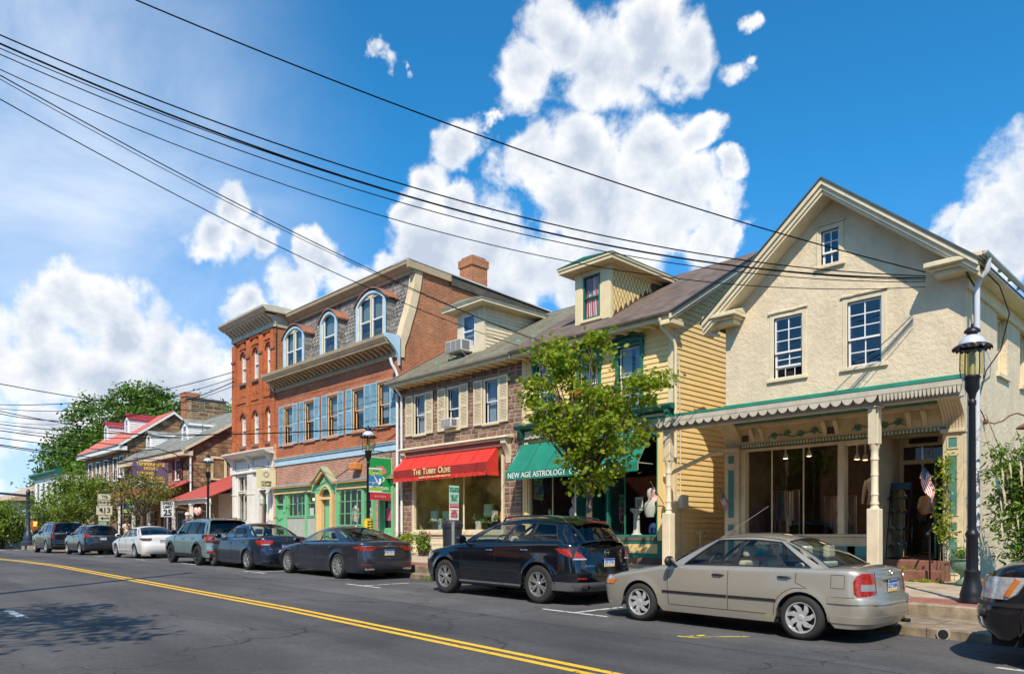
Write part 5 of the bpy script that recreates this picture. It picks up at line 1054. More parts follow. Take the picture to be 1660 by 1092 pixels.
m = MB(); m.tube([(-24.1,16.7,5.62),(-23.95,16.62,5.5),(-23.9,16.75,5.42)], .04,8); tag(obj('black_elbow', m, blackM, smooth=True), 'short black pipe elbow under the stone house gutter corner', 'pipe')
# ================================================================ 4. brick mansard building
MH = thing('mansard_building', 'red brick building with a slate mansard, arched dormers, blue shutters and green shop fronts', 'building', (-29.6,17.2,-.9))
MX0, MX1 = -34.85,-24.22
blueM = mat('shutter_blue', (.27,.47,.58),.55, var=.15, dirt=.12); paleblue = mat('pale_blue', (.42,.60,.72),.55, var=.1, dirt=.15)
apricot = mat('apricot_trim', (.72,.46,.22),.6, var=.1, dirt=.1); tanM = mat('tan_trim', (.42,.32,.20),.6, var=.12, dirt=.25); tanlM = mat('tan_light', (.66,.52,.33),.6, var=.1, dirt=.15)
pinkstone = mat('pink_sandstone', (.50,.27,.19),.85, var=.2, dirt=.2)
mwn = [(-33.80,-33.06,4.32,6.02),(-31.72,-30.98,4.32,6.02),(-29.6,-28.88,4.32,6.02),(-27.5,-26.74,4.34,6.02),(-25.58,-24.84,4.36,6.02)]
GF = (-34.75,-24.5,-1.2,1.9)
m = MB(F); wallgrid(m, MX0, MX1,3.6,7.2, mwn, .18); obj('front_wall', m, brickfM, MH, rec=False)
m = MB(F); wallgrid(m, MX0, MX1,-1.2,3.25, [GF], .2); obj('lower_wall', m, bricklowM, MH, rec=False)
m = MB(side(MX1)); m.poly([(17,0,-1),(26.5,0,-1),(26.5,0,10.35),(17.9,0,10.72),(17.80,0,10.2),(17.62,0,9.4),(17.5,0,9.0),(17.28,0,8.3),(17.2,0,7.9),(17.0,0,7.0)]); obj('side_wall', m, bricksM, MH)
m = MB(); m.box(-34.8, MX1 - .003,26.3,26.5,-1,10.3); obj('back_wall', m, bricksM, MH)
m = MB(F); m.box(MX0, MX1 + .0,0,.05,3.25,3.52); m.prism([(0,3.521),(.10,3.521),(.12,3.60),(0,3.63)], 0, MX0, MX1); b2 = obj('blue_band', m, paleblue, MH)
m = MB(F); m.prism([(.0,3.601),(.14,3.601),(.14,3.63),(0,3.66)], 0, MX0, MX1); obj('band_cap', m, tanlM, MH)
for k, w in enumerate(mwn):
 ww = window(MH, F, *w, cas=apricot, sash=apricot, cw=.07, proud=.02, mun=(1,1,1), sill=False, curtain=(curtM, .5, [.75,.5,1.0,.6,.8][k]))
 m = MB(F); m.box(w[0] - .18, w[1] + .18,-.05,.06, w[3] + .07, w[3] + .20); obj('lintel', m, pinkstone, ww); m = MB(F); m.box(w[0] - .15, w[1] + .15,-.1,.09, w[2] - .16, w[2] - .022); obj('sill', m, pinkstone, ww, bevel=.01)
 for (a, b_) in ((w[0] - .60, w[0] - .10),(w[1] + .10, w[1] + .58)):
  if b_ > MX1: b_ = MX1 - .12
  shutter(MH, F, a, b_, w[2] - .1, w[3] + .14, blueM, b=.03)
m = MB(F); m.box(MX0, MX1 + .02,0,.07,6.95,7.1); m.box(MX0, MX1 + .02,0,.05,7.101,7.4); m.box(MX0 - .05, MX1 + .05,.0,.62,7.40,7.46); m.prism([(0,7.461),(.64,7.461),(.74,7.62),(.76,7.74),(.0,7.80)], 0, MX0 - .08, MX1 + .06); obj('cornice', m, tanM, MH)
m = MB(F)
for k in range(29):
 x = MX0 + .2 + k * .362; m.prism([(.05,7.14),(.12,7.15),(.3,7.26),(.5,7.34),(.54,7.40),(.05,7.40)], 0, x, x + .12)
obj('modillion', m, tanM, MH)
m = MB(F)
for k in range(110): x = MX0 + .05 + k * .096; m.box(x, x + .05,.051,.085,7.02 + .085,7.02 + .15)
obj('dentils', m, tanM, MH)
for (a, b_) in ((MX0 - .10, MX0 + .02),(MX1 - .02, MX1 + .12)): bracket(MH, F, a, b_, 6.6,7.78,.72, paleblue)
curve = [(17.10,7.80),(17.2,7.95),(17.3,8.3),(17.5,8.9),(17.64,9.4),(17.78,10.0),(17.86,10.55)]
def curveY(z):
 for (y0, z0),(y1, z1) in zip(curve, curve[1:]):
  if z <= z1: return y0 + (y1 - y0) * (z - z0) / (z1 - z0)
 return curve[-1][0]
m = MB(); m.grid([[(x, y, z) for x in (MX0, MX1 - .35)] for y, z in curve]); obj('mansard', m, mat('slate_bed', (.07,.065,.06),.9), MH)
sl = MB(); z = 7.82; row = 0
while z < 10.5:
 h = .19; hexy = 8.6 < z < 9.75; x = MX0 + (.12 if row % 2 else 0)
 while x < MX1 - .37:
  w_ = .24; a, b_ = x + .006, min(x + w_ - .006, MX1 - .36); y0 = curveY(z) - .03; y1 = curveY(min(z + h + .05,10.54)) - .008; j = RU(-.004,.004)
  if hexy: P = [(a, y0 - .0, z + .07),((a + b_) / 2, y0 + j - .006, z - .01),(b_, y0, z + .07),(b_, y1, z + h + .05),(a, y1, z + h + .05)]
  else: P = [(a, y0 + j, z),(b_, y0 + j, z),(b_, y1, z + h + .05),(a, y1, z + h + .05)]
  i = [sl.vert(*p) for p in P]; sl.face(i); q = [sl.vert(p[0], p[1] + .02, p[2]) for p in P[:(3 if hexy else 2)]]
  for k in range(len(q) - 1): sl.face((i[k], i[k + 1], q[k + 1], q[k]))
  x += w_
 z += h; row += 1
o = obj('slates', sl, slateM, MH, rec=False); o['kind'] = 'stuff'
def curvestrip(x0, x1, dy, m_, nm):
 m = MB(); pts = [(16.96,6.95),(16.98,7.4)] + [(y, z) for y, z in curve[1:]] + [(17.86,10.75)]
 for (p, q) in zip(pts, pts[1:]):
  P = [(x0, p[0] - dy, p[1]),(x1, p[0] - dy, p[1]),(x1, q[0] - dy, q[1]),(x0, q[0] - dy, q[1])]; Q = [(x, y + dy + .30, z) for x, y, z in P]; i = [m.vert(*v) for v in P + Q]
  for f in ((0,1,2,3),(4,5,6,7),(1,2,6,5),(0,3,7,4)): m.face([i[k] for k in f])
 return obj(nm, m, m_, MH)
curvestrip(MX1 - .36, MX1 + .05,.05, tanlM, 'end_board')
m = MB(front(17.86)); m.box(MX0 - .1, MX1 + .08,0,.16,10.50,10.62); m.prism([(0,10.621),(.20,10.621),(.42,10.80),(.44,10.92),(0,10.96)], 0, MX0 - .15, MX1 + .12); obj('top_cornice', m, tanM, MH)
m = MB(front(17.86)); m.box(MX0 - .16, MX1 + .14,-.1,.46,10.961,11.0); obj('drip_edge', m, mat('pale_drip', (.62,.62,.6),.5), MH)
m = MB(side(MX1)); 
def sideprism(m, y0, z0, y1, z1, th, b0, b1):
 i = [m.vert(a, b, c) for b in (b0, b1) for a, c in ((y0, z0),(y1, z1),(y1, z1 + th),(y0, z0 + th))]
 for f in ((0,1,2,3),(4,5,6,7),(0,1,5,4),(1,2,6,5),(2,3,7,6),(3,0,4,7)): m.face([i[k] for k in f])
sideprism(m, 17.4,10.62,19.6,10.52,.30,-.0,.14); obj('side_cornice', m, tanM, MH)
m = MB(side(MX1)); sideprism(m, 19.6,10.40,26.6,10.08,.34,-.02,.10); obj('parapet', m, mat('tarred_parapet', (.10,.085,.07),.85, var=.4), MH)
m = MB(side(MX1)); sideprism(m, 17.4,10.93,26.6,10.46,.05,-1.0,.16); obj('roof_edge', m, mat('pale_drip', (.62,.62,.6),.5), MH)
m = MB(); m.poly([(MX0,17.7,10.9),(MX1,17.7,10.9),(MX1,26.5,10.42),(MX0,26.5,10.42)]); obj('roof', m, blackroofM, MH)
m = MB(); m.box(-25.35,-24.5,21.1,22.0,10.3,12.0); m.box(-25.40,-24.45,21.05,22.05,11.75,12.08); m.box(-25.3,-24.55,21.15,21.95,12.08,12.2); ch = obj('chimney', m, bricksM, MH)
m = MB(); m.box(-25.45,-24.42,20.9,22.05,10.4,10.85); obj('chimney_flashing', m, zincM, ch)
def archpts(a0, a1, z0, rise, n=14): return [(lerp(a0, a1, k / n), z0 + rise * sin(PI * k / n) ** .75) for k in range(n + 1)]
def adormer(xa, xb, z0, z1, rise, lights):
 yf = 17.12; Fd = front(yf); cx = (xa + xb) / 2
 d = MB(Fd); arch = archpts(xa, xb, z1, rise); inn = archpts(xa + .14, xb - .14, z1 - .02, rise - .10)
 ring_o = [(xa, z0)] + arch + [(xb, z0)]; ring_i = [(xa + .14, z0)] + inn + [(xb - .14, z0)]
 for k in range(len(ring_o) - 1):
  for b in (.0,.05): d.quad([(ring_o[k][0], b, ring_o[k][1]),(ring_o[k + 1][0], b, ring_o[k + 1][1]),(ring_i[k + 1][0], b, ring_i[k + 1][1]),(ring_i[k][0], b, ring_i[k][1])])
  d.quad([(ring_o[k][0], 0, ring_o[k][1]),(ring_o[k + 1][0], 0, ring_o[k + 1][1]),(ring_o[k + 1][0], .05, ring_o[k + 1][1]),(ring_o[k][0], .05, ring_o[k][1])]); d.quad([(ring_i[k][0], -.05, ring_i[k][1]),(ring_i[k + 1][0], -.05, ring_i[k + 1][1]),(ring_i[k + 1][0], .05, ring_i[k + 1][1]),(ring_i[k][0], .05, ring_i[k][1])])
 D_ = obj('dormer', d, paleblue, MH, rec=True)
 m = MB(Fd); n = len(inn); ws_ = []
 wn_ = lights; x0, x1 = xa + .14, xb - .14; st = .10; wd = (x1 - x0 - st * (wn_ + 1)) / wn_
 ops = [(x0 + st + k * (wd + st), x0 + st + k * (wd + st) + wd, z0 + .08, z1 + rise * (.42 if wn_ == 2 else .62)) for k in range(wn_)]
 segs = 16
 for k in range(segs):
  p, q = lerp(x0, x1, k / segs), lerp(x0, x1,(k + 1) / segs); top = lambda x: z1 - .02 + (rise - .10) * sin(PI * max(0, min(1,(x - x0) / (x1 - x0)))) ** .75
  cuts = sorted({p, q, *[e for o in ops for e in o[:2] if p < e < q]})
  for r, s in zip(cuts, cuts[1:]):
   mid = (r + s) / 2; inside = [o for o in ops if o[0] <= mid <= o[1]]
   if inside:
    o = inside[0]; m.quad([(r, 0, z0),(s, 0, z0),(s, 0, o[2]),(r, 0, o[2])]); tr = lambda x: min(top(x) - .05, o[3] + .10 * sin(PI * (x - o[0]) / (o[1] - o[0]))); m.quad([(r, 0, tr(r)),(s, 0, tr(s)),(s, 0, top(s)),(r, 0, top(r))])
   else: m.quad([(r, 0, z0),(s, 0, z0),(s, 0, top(s)),(r, 0, top(r))])
 obj('dormer_face', m, tanlM if False else mat('cream_apricot', (.74,.58,.34),.6, var=.1, dirt=.1), D_)
 for o in ops:
  m = MB(Fd); ring(m, o[0], o[1], o[2], o[3] + .04,.045,-.10,-.02); zm = (o[2] + o[3]) / 2; m.box(o[0] + .045, o[1] - .045,-.09,-.03, zm - .03, zm + .02); obj('dormer_sash', m, vinylM, D_)
  for (r, s) in ((o[2], zm),(zm, o[3] + .1)): m = MB(Fd); m.quad([(o[0], -.06, r),(o[1], -.06, r),(o[1], -.065, s),(o[0], -.065, s)]); obj('pane', m, glassM, D_)
  m = MB(Fd); m.quad([(o[0] - .05,-.25, o[2]),(o[1] + .05,-.25, o[2]),(o[1] + .05,-.25, o[3] + .15),(o[0] - .05,-.25, o[3] + .15)]); obj('room', m, mat('room_dark', (.05,.05,.055)), D_)
  m = MB(Fd); m.quad([(o[0], -.2, lerp(o[2], o[3], .5)),(o[1], -.2, lerp(o[2], o[3], .5)),(o[1], -.2, o[3] + .1),(o[0], -.2, o[3] + .1)]); obj('blind', m, mat('blind_green', (.55,.66,.64),.8), D_)
 m = MB(); oa = archpts(xa - .10, xb + .10, z1 - .04, rise + .10)
 P = []
 for (x, z) in oa: yb_ = max(curveY(min(z, 10.5)) + .35,17.6); P.append([(x, yf - .12, z + .05),(x, yb_, z + .05),(x, yf - .12, z)])
 for r0, r1 in zip(P, P[1:]): m.quad([r0[0], r0[1], r1[1], r1[0]]); m.quad([r0[0], r1[0], r1[2], r0[2]])
 m.grid([[p[2] for p in P], [(p[2][0], p[1][1], p[2][2]) for p in P]]); obj('dormer_roof', m, mat('copper_red', (.28,.125,.08),.6, var=.3, dirt=.3), D_)
 for s, x in ((-1, xa + .02),(1, xb - .02)):
  m = MB(side(x)); zz = z0
  while zz < z1 + .05:
   e = min(zz + .21, z1 + .1); ya, yb2 = yf + .03, curveY(min(zz + .1,10.5)) + .02
   if yb2 > ya + .04: m.prism([(-.01 * s, zz),(.012 * s, zz),(.004 * s, e),(-.01 * s, e)], 0, ya, yb2) if False else None; q_ = [(ya, .022 * s, zz),(yb2,.022 * s, zz),(curveY(min(e, 10.5)) + .02,.008 * s, e),(ya, .008 * s, e)]; m.quad(q_); m.quad([(ya, .022 * s, zz),(yb2,.022 * s, zz),(yb2,0, zz),(ya, 0, zz)])
   zz = e
  obj('cheek_slates', m, slateM, D_, rec=False)
adormer(-27.5,-25.28,7.86,9.62,.50,2); adormer(-30.58,-29.1,7.86,9.55,.44,1); adormer(-34.2,-32.12,7.86,9.5,.48,2)
sg_ = mat('mint_shop', (.16,.46,.24),.5, var=.10, dirt=.10); sgd = mat('mint_dark', (.10,.34,.17),.5, var=.12)
m = MB(F); m.box(-34.75,-24.35,0,.10,1.90,2.12); obj('shop_fascia', m, sg_, MH, bevel=.006)
m = MB(F); m.box(-34.8,-30.95,0,.30,2.121,2.17); m.box(-28.7,-24.35,0,.30,2.121,2.17); m.box(-34.75,-30.95,.05,.20,1.84,1.899); m.box(-28.7,-26.0,.05,.20,1.84,1.899); obj('shop_cornice', m, apricot, MH)
m = MB(F); m.prism([(0,2.171),(.32,2.171),(0,2.32)], 0,-34.8,-30.95); m.prism([(0,2.171),(.32,2.171),(0,2.32)], 0,-28.7,-24.4); obj('shop_roof', m, mat('lead_grey', (.20,.21,.21),.7, var=.3), MH)
def mull_n(a, b_, n): return tuple(a + (b_ - a) * k / n for k in range(1, n))
shopwin(MH, front(16.9),-33.4,-31.6,.72,1.84, sg_, fw=.05, mull=mull_n(-33.4,-31.6,4), rows=(1.33,), mw=.03); shopwin(MH, front(16.9),-31.5,-30.62,.72,1.84, sg_, fw=.05, rows=(1.33,))
m = MB(F); 
for x in (-33.52,-31.55,-30.58): m.box(x - .06, x + .06,-.1,.14,-1.0,1.84)
m.box(-33.45,-30.6,-.1,.1,.66,.719); obj('shop_frame', m, sg_, MH)
m = MB(F); m.box(-33.46,-31.62,-.05,.06,-1.0,.659); m.box(-31.48,-30.65,-.05,.06,-1.0,.659); obj('grey_panel', m, mat('panel_grey', (.38,.40,.36),.6, var=.1, dirt=.15), MH)
def pdoor(root, F, a0, a1, c0, c1, m_, name='door', glassz=None, deep=.1):
 m = MB(F); m.box(a0, a1,-deep - .04,-deep, c0, c1 if not glassz else glassz[0]); 
 if glassz: m.box(a0, a0 + .1,-deep - .04,-deep, glassz[0], c1); m.box(a1 - .1, a1,-deep - .04,-deep, glassz[0], c1); m.box(a0 + .1, a1 - .1,-deep - .04,-deep, glassz[1], c1)
 d = obj(name, m, m_, root); w_ = (a1 - a0 - .3) / 2
 for k in range(2):
  for (z0, z1) in ([(c0 + .12, c0 + .75),(c0 + .85, c1 - .12)] if not glassz else [(c0 + .12, glassz[0] - .1)]):
   m = MB(F); x = a0 + .1 + k * (w_ + .1); ring(m, x, x + w_, z0, z1,.03,-deep, -deep + .015); obj('door_panel', m, m_, d)
 if glassz: m = MB(F); m.quad([(a0 + .1,-deep - .02, glassz[0]),(a1 - .1,-deep - .02, glassz[0]),(a1 - .1,-deep - .02, glassz[1]),(a0 + .1,-deep - .02, glassz[1])]); obj('pane', m, shopglassM, d)
 return d
pdoor(MH, F, -34.68,-33.98,-.9,1.3, sg_); m = MB(F); m.box(-34.75,-34.68,-.1,.06,-1,1.9); m.box(-33.98,-33.59,-.1,.03,-1,1.9); m.box(-34.68,-33.98,-.1,.06,1.3,1.38); obj('door_frame', m, sg_, MH); m = MB(F); m.quad([(-34.68,-.06,1.38),(-33.98,-.06,1.38),(-33.98,-.06,1.84),(-34.68,-.06,1.84)]); obj('transom', m, shopglassM, MH)
m = MB(F); m.box(-30.5,-30.3,-.1,.16,-1,1.72); m.box(-29.28,-29.08,-.1,.16,-1,1.72); m.box(-30.3,-30.16,-.08,.10,-1,1.55); m.box(-29.42,-29.28,-.08,.10,-1,1.55); obj('door_pilaster', m, apricot, MH, bevel=.005)
m = MB(F); arch = archpts(-30.3,-29.28,1.62,.42); top = [(x, 2.12 + max(0,.45 - abs(x + 29.79) * .72)) for x, z in arch]
for k in range(len(arch) - 1): m.quad([(arch[k][0], .08, arch[k][1]),(arch[k + 1][0], .08, arch[k + 1][1]),(top[k + 1][0], .08, top[k + 1][1]),(top[k][0], .08, top[k][1])])
m.box(-30.95,-30.3,0,.08,1.75,2.12); m.box(-29.28,-28.7,0,.08,1.75,2.12); obj('pediment_face', m, sg_, MH, rec=False)
m = MB(F)
for k in range(len(arch) - 1):
 p, q = arch[k], arch[k + 1]; m.quad([(p[0], .13, p[1]),(q[0], .13, q[1]),(q[0], .13, q[1] + .08),(p[0], .13, p[1] + .08)]); m.quad([(p[0], .13, p[1]),(q[0], .13, q[1]),(q[0], -.1, q[1]),(p[0], -.1, p[1])]); m.quad([(p[0], .13, p[1] + .08),(q[0], .13, q[1] + .08),(q[0], .08, q[1] + .08),(p[0], .08, p[1] + .08)])
obj('door_arch', m, apricot, MH, rec=False)
m = MB(F)
for s in (-1,1):
 A = (-29.79,2.84); B = (-29.79 + s * .98,2.12); i = [m.vert(a, b, c) for b in (0,.34) for a, c in (A, B, (B[0], B[1] + .09),(A[0], A[1] + .10))]
 for f in ((0,1,2,3),(4,5,6,7),(0,1,5,4),(1,2,6,5),(2,3,7,6),(3,0,4,7)): m.face([i[k] for k in f])
obj('pediment', m, mat('pediment_olive', (.38,.40,.24),.6, var=.15, dirt=.1), MH)
m = MB(F)
for s in (-1,1):
 for k in range(7): x = -29.79 + s * (.12 + k * .12); z = 2.78 - abs(x + 29.79) * .735; m.box(x - .03, x + .03,.1,.28, z - .08, z - .0)
obj('pediment_dentils', m, apricot, MH)
pdoor(MH, F, -30.16,-29.42,-.9,1.45, sg_); m = MB(F); m.box(-30.3,-29.28,-.1,.12,1.45,1.56); obj('transom_bar', m, apricot, MH); m = MB(F); m.quad([(-30.25,-.06,1.56),(-29.33,-.06,1.56),(-29.33,-.06,2.05),(-30.25,-.06,2.05)]); obj('fanlight', m, mat('fan_dark', (.02,.09,.05),.3), MH)
m = MB(F); m.box(-31.0,-30.52,-.02,.0,-1,1.75); 
shopwin(MH, front(16.9),-28.72,-26.72,.25,1.84, sg_, fw=.05, mull=mull_n(-28.72,-26.72,4), rows=(.78,1.31), mw=.03); shopwin(MH, front(16.9),-26.62,-25.95,.25,1.84, sg_, fw=.05, rows=(.78,1.31))
m = MB(F)
for x in (-28.79,-26.67,-25.89): m.box(x - .06, x + .06,-.1,.14,-1.0,1.84)
m.box(-28.72,-25.95,-.05,.08,-1,.25); obj('shop_frame', m, sg_, MH)
m = MB(F); m.box(-25.82,-25.55,-.05,.02,-1,1.9); obj('brick_pier', m, bricklowM, MH)
m = MB(F); m.box(-25.55,-25.42,-.1,.08,-1,1.9); m.box(-24.62,-24.5,-.1,.08,-1,1.9); m.box(-25.42,-24.62,-.1,.06,1.35,1.9); m.box(-25.42,-24.62,-.1,.08,1.62,1.66); obj('door_frame', m, sg_, MH)
d13 = pdoor(MH, F, -25.42,-24.62,-.9,1.35, sg_, glassz=(.15,1.25)); m = textmesh('13', .24, front(17.08),-24.95,0,1.02); obj('house_number', m, whiteM, d13)
m = MB(F); m.box(-25.2,-24.85,-.11,-.09,.45,.95); obj('door_notice', m, mat('notice_red', (.4,.08,.12),.8, var=.5, vscale=20), d13)
m = MB(); a, b_, y0, y1, z0, z1 = -34.7,-24.55,17.3,21,-.9,1.95
for q in ([(a, y1, z0),(b_, y1, z0),(b_, y1, z1),(a, y1, z1)], [(a, y0, z0),(b_, y0, z0),(b_, y1, z0),(a, y1, z0)], [(a, y0, z1),(b_, y0, z1),(b_, y1, z1),(a, y1, z1)], [(a, y0, z0),(a, y1, z0),(a, y1, z1),(a, y0, z1)], [(b_, y0, z0),(b_, y1, z0),(b_, y1, z1),(b_, y0, z1)], [(-30.4,17.3, z0),(-30.4, y1, z0),(-30.4, y1, z1),(-30.4,17.3, z1)]): m.quad(q)
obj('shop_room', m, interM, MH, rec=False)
camo = mat('camo_shirt', (.40,.36,.28),.9, var=.6, vscale=14, col2=(.72,.66,.54)); khaki = mat('khaki_shirt', (.72,.60,.44),.9, var=.15); jeans = mat('jeans', (.04,.06,.11),.9, var=.2)
mannequin('mannequin', 'mannequin in a mottled grey and tan shirt at the left of the green shop window', -27.95,17.35,-.45, camo, jeans, 1.05, group=None); mannequin('mannequin', 'mannequin in a tan shirt and jeans, middle of the green shop window', -27.0,17.35,-.45, khaki, jeans, 1.05); mannequin('mannequin', 'mannequin in a pale jacket partly behind the green mullion near the street lamp', -26.3,17.4,-.45, cl[5], cl[6], 1.03)
for k, (x, z) in enumerate(((-32.6,1.52),(-32.1,1.55),(-31.1,1.56))):
 m = MB(); m.ell((x, 17.6, z),(.05,.05,.07)); tag(obj('bulb_lamp', m, mat('bulb_dim', (1,.7,.3),.5, emit=(1,.6,.2), estr=5), smooth=True), ['warm bulb at the left in the coffee shop window', 'warm bulb in the middle of the coffee shop window', 'warm bulb in the right pane of the coffee shop'][k], 'lamp')
m = MB(front(16.99)); m.box(-31.35,-30.98,0,.01,.76,1.1); tag(obj('poster', m, whiteM), 'white poster taped inside the right coffee shop pane', 'poster')
m = MB(front(17.2)); m.box(-32.35,-31.95,0,.2,.72,1.25); tag(obj('blue_box', m, mat('deep_blue', (.02,.04,.14),.6)), 'dark blue box standing behind the coffee shop panes', 'box')
m = MB(); m.ell((-32.7,17.25,.84),(.13,.13,.13)); m.ell((-32.3,17.2,.8),(.1,.1,.09)); tag(obj('pumpkin', m, mat('pumpkin', (.65,.22,.03),.6), smooth=True), 'pair of small orange pumpkins on the coffee shop sill', 'pumpkins')
m = MB(); m.box(-27.35,-26.85,16.62,16.96,2.62,2.92); tag(obj('wall_light', m, mat('orange_box', (.65,.24,.05),.5, var=.2), bevel=.04, seg=2), 'orange box light on the brick between the pediment and street lamp', 'wall light')
for x in (-32.3,-27.9,-26.6): glow(x, 17.5 if x > -30 else 17.7,1.7,14,.1)  # first goes with the coffee bulbs; other two added to brighten the mannequins
t = thing('coffee_sign', 'cream hanging sign with a round emblem on an iron arm beside the tower', 'sign', (-34.7,16.5,2.5)); SX = -34.75
m = MB(); m.tube([(SX, 17.0,3.2),(SX, 15.9,3.2)], .018,6); m.tube([(SX, 17.0,3.0),(SX, 16.5,3.2)], .012,6); obj('arm', m, blackM, t)
m = MB(side(SX)); m.box(15.95,16.95,-.02,.02,2.15,3.08); obj('board', m, mat('sign_cream', (.72,.66,.42),.6, dirt=.05), t, bevel=.005)
sgm = side(SX + .02)
m = MB(sgm); n = 20
for r0, r1 in ((.13,.15),(.085,.10)):
 for k in range(n): a, b_ = 2 * PI * k / n, 2 * PI * (k + 1) / n; m.quad([(16.45 + r0 * cos(a),.003,2.82 + r0 * sin(a)),(16.45 + r1 * cos(a),.003,2.82 + r1 * sin(a)),(16.45 + r1 * cos(b_),.003,2.82 + r1 * sin(b_)),(16.45 + r0 * cos(b_),.003,2.82 + r0 * sin(b_))])
for k in range(10): a = 2 * PI * k / 10; m.quad([(16.45 + r * cos(a + d),.003,2.82 + r * sin(a + d)) for r, d in ((.15,-.05),(.18,0),(.15,.05),(.148,0))])
obj('emblem', m, darkM, t); obj('lettering', textmesh('COFFEE\nHOUSE', .155, sgm, 16.45,0,2.36, sx=1.0, bold=.004), darkM, t)
t = thing('green_sign', 'green hanging sign with a pink flower and white script on a curled iron bracket', 'sign', (-25.1,16.3,2.2)); SX = -25.15; sgm = side(SX + .025)
m = MB(side(SX)); m.box(15.75,16.85,-.025,.025,1.72,3.10); obj('board', m, mat('kelly_green', (.01,.30,.07),.45), t, bevel=.01); m = MB(side(SX)); m.box(15.8,16.85,-.02,.02,1.42,1.70); obj('red_board', m, mat('sign_red', (.50,.03,.05),.5), t)
m = MB(side(SX)); ring(m, 15.74,16.86,1.71,3.11,.03,-.03,.03); obj('frame', m, mat('pale_mint', (.45,.65,.45),.5), t)
m = MB(); m.tube([(SX, 17,3.35),(SX, 15.7,3.35)], .018,6)
for k in range(5): m.tube([(SX, 16.0 + .2 * k + .07 * cos(a),3.24 + .07 * sin(a)) for a in [q / 8 * 2 * PI for q in range(9)]], .009,5)
m.tube([(SX, 17,3.0),(SX, 16.6,3.2),(SX, 16.3,3.34)], .012,6); obj('arm', m, ytint, t)
m = MB(sgm)
for k in range(7):
 a = PI * (.05 + .9 * k / 6); L = .36; w_ = .10; u_ = (cos(a), sin(a)); v_ = (-u_[1], u_[0]); c = (16.3,2.52 + .0008 * k)
 m.face([m.vert(c[0] + u_[0] * L * s + v_[0] * w_ * t_, .004 + .0012 * k, c[1] + u_[1] * L * s * .8 + v_[1] * w_ * t_) for s, t_ in ((0,0),(.45,1),(1,0),(.45,-1))])
obj('flower', m, mat('petal_pink', (.65,.18,.22),.6), t)
obj('lettering', textmesh('b', .42, sgm, 16.42,0,2.28, bold=.004), whiteM, t); obj('lettering', textmesh('blossom', .25, sgm, 16.28,0,1.9), whiteM, t); obj('lettering', textmesh('BOUTIQUE', .11, sgm, 16.32,0,1.56), mat('pink_text', (.7,.35,.35),.6), t); t.location.x += .45; t.location.y += .13; t.location.z -= .17
# ================================================================ 5. narrow brick tower
TW = thing('brick_tower_house', 'narrow orange brick three storey house with arched windows, white cornice and white shop front', 'house', (-37.5,17.2,-.9))
TX0, TX1 = -39.9,-34.9; cw_ = greytrimM
xs3 = [(-38.92,-38.3),(-37.4,-36.78),(-35.88,-35.26)]
ops = [(a, b_, 7.98,9.35) for a, b_ in xs3] + [(a, b_, 4.6,6.05) for a, b_ in xs3]
m = MB(F); wallgrid(m, TX0, TX1,4.0,10.6, [(a, b_, c, d + .38) for a, b_, c, d in ops] , .2); 
for (a, b_, c, d) in ops:
 n = 8; cx = (a + b_) / 2; r = (b_ - a) / 2
 for k in range(n):
  t0, t1 = PI * k / n, PI * (k + 1) / n; p, q = (cx - r * cos(t0), d + r * sin(t0)),(cx - r * cos(t1), d + r * sin(t1))
  m.quad([(p[0], 0, p[1]),(q[0], 0, q[1]),(q[0], 0, d + .38),(p[0], 0, d + .38)]); m.quad([(p[0], 0, p[1]),(q[0], 0, q[1]),(q[0], -.15, q[1]),(p[0], -.15, p[1])])
obj('front_wall', m, brickoM, TW, rec=False)
m = MB(side(TX1)); m.quad([(17,0,4),(24,0,4),(24,0,10.6),(17,0,10.6)]); obj('side_wall', m, bricksM, TW); m = MB(side(TX0)); m.quad([(17,0,-1),(24,0,-1),(24,0,10.6),(17,0,10.6)]); obj('side_wall', m, brickoM, TW)
m = MB(F)
for x in (-39.66,-38.1 + .25,-36.34,-34.9 - .12): m.box(x - .21, x + .21,0,.11,4.05,10.15)
m.box(TX0, TX1,0,.05,6.9,7.15)
for (a, b_) in xs3:
 for k in range(5): w_ = .52 - .1 * k; m.box((a + b_) / 2 - w_, (a + b_) / 2 + w_, 0,.11 - .01 * k, 10.15 - .09 * (5 - k) + .0,10.15 - .09 * (4 - k)) if k else m.box(a - .25, b_ + .25,0,.12,10.15,10.3)
obj('brick_pilaster', m, brickoM, TW)
m = MB(F)
for (a, b_, c, d) in ops:
 n = 10; cx = (a + b_) / 2; r = (b_ - a) / 2
 for k in range(n):
  t0, t1 = PI * k / n, PI * (k + 1) / n
  for rr, b0 in ((r + .01,.05),(r + .13,.05)): pass
  P = [(cx - rr * cos(t), d + rr * sin(t)) for rr, t in ((r, t0),(r, t1),(r + .13, t1),(r + .13, t0))]; m.quad([(p[0], .06, p[1]) for p in P]); m.quad([(P[2][0], .06, P[2][1]),(P[3][0], .06, P[3][1]),(P[3][0], 0, P[3][1]),(P[2][0], 0, P[2][1])])
obj('arch_moulding', m, mat('dark_arch', (.34,.09,.04),.85, var=.2), TW, rec=False)
m = MB(F)
for z in (8.95,):
 for x in (-39.66,-37.85,-36.34,-35.02): m.box(x - .24, x + .24,.112,.16, z + .22, z + .34)
for (a, b_, c, d) in ops: m.box(a - .1, b_ + .1,-.05,.12, c - .14, c - .02)
obj('stone_band', m, mat('dark_sandstone', (.22,.13,.10),.85, var=.3), TW)
m = MB(F)
for (a, b_) in xs3:
 for s in (-.18,.18): x = (a + b_) / 2 + s; m.tube([(x - .10,.03,7.2),(x - .06,.03,7.34),(x, .03,7.38),(x + .06,.03,7.34),(x + .1,.03,7.2)], .035,5)
obj('corbel_arch', m, brickoM, TW)
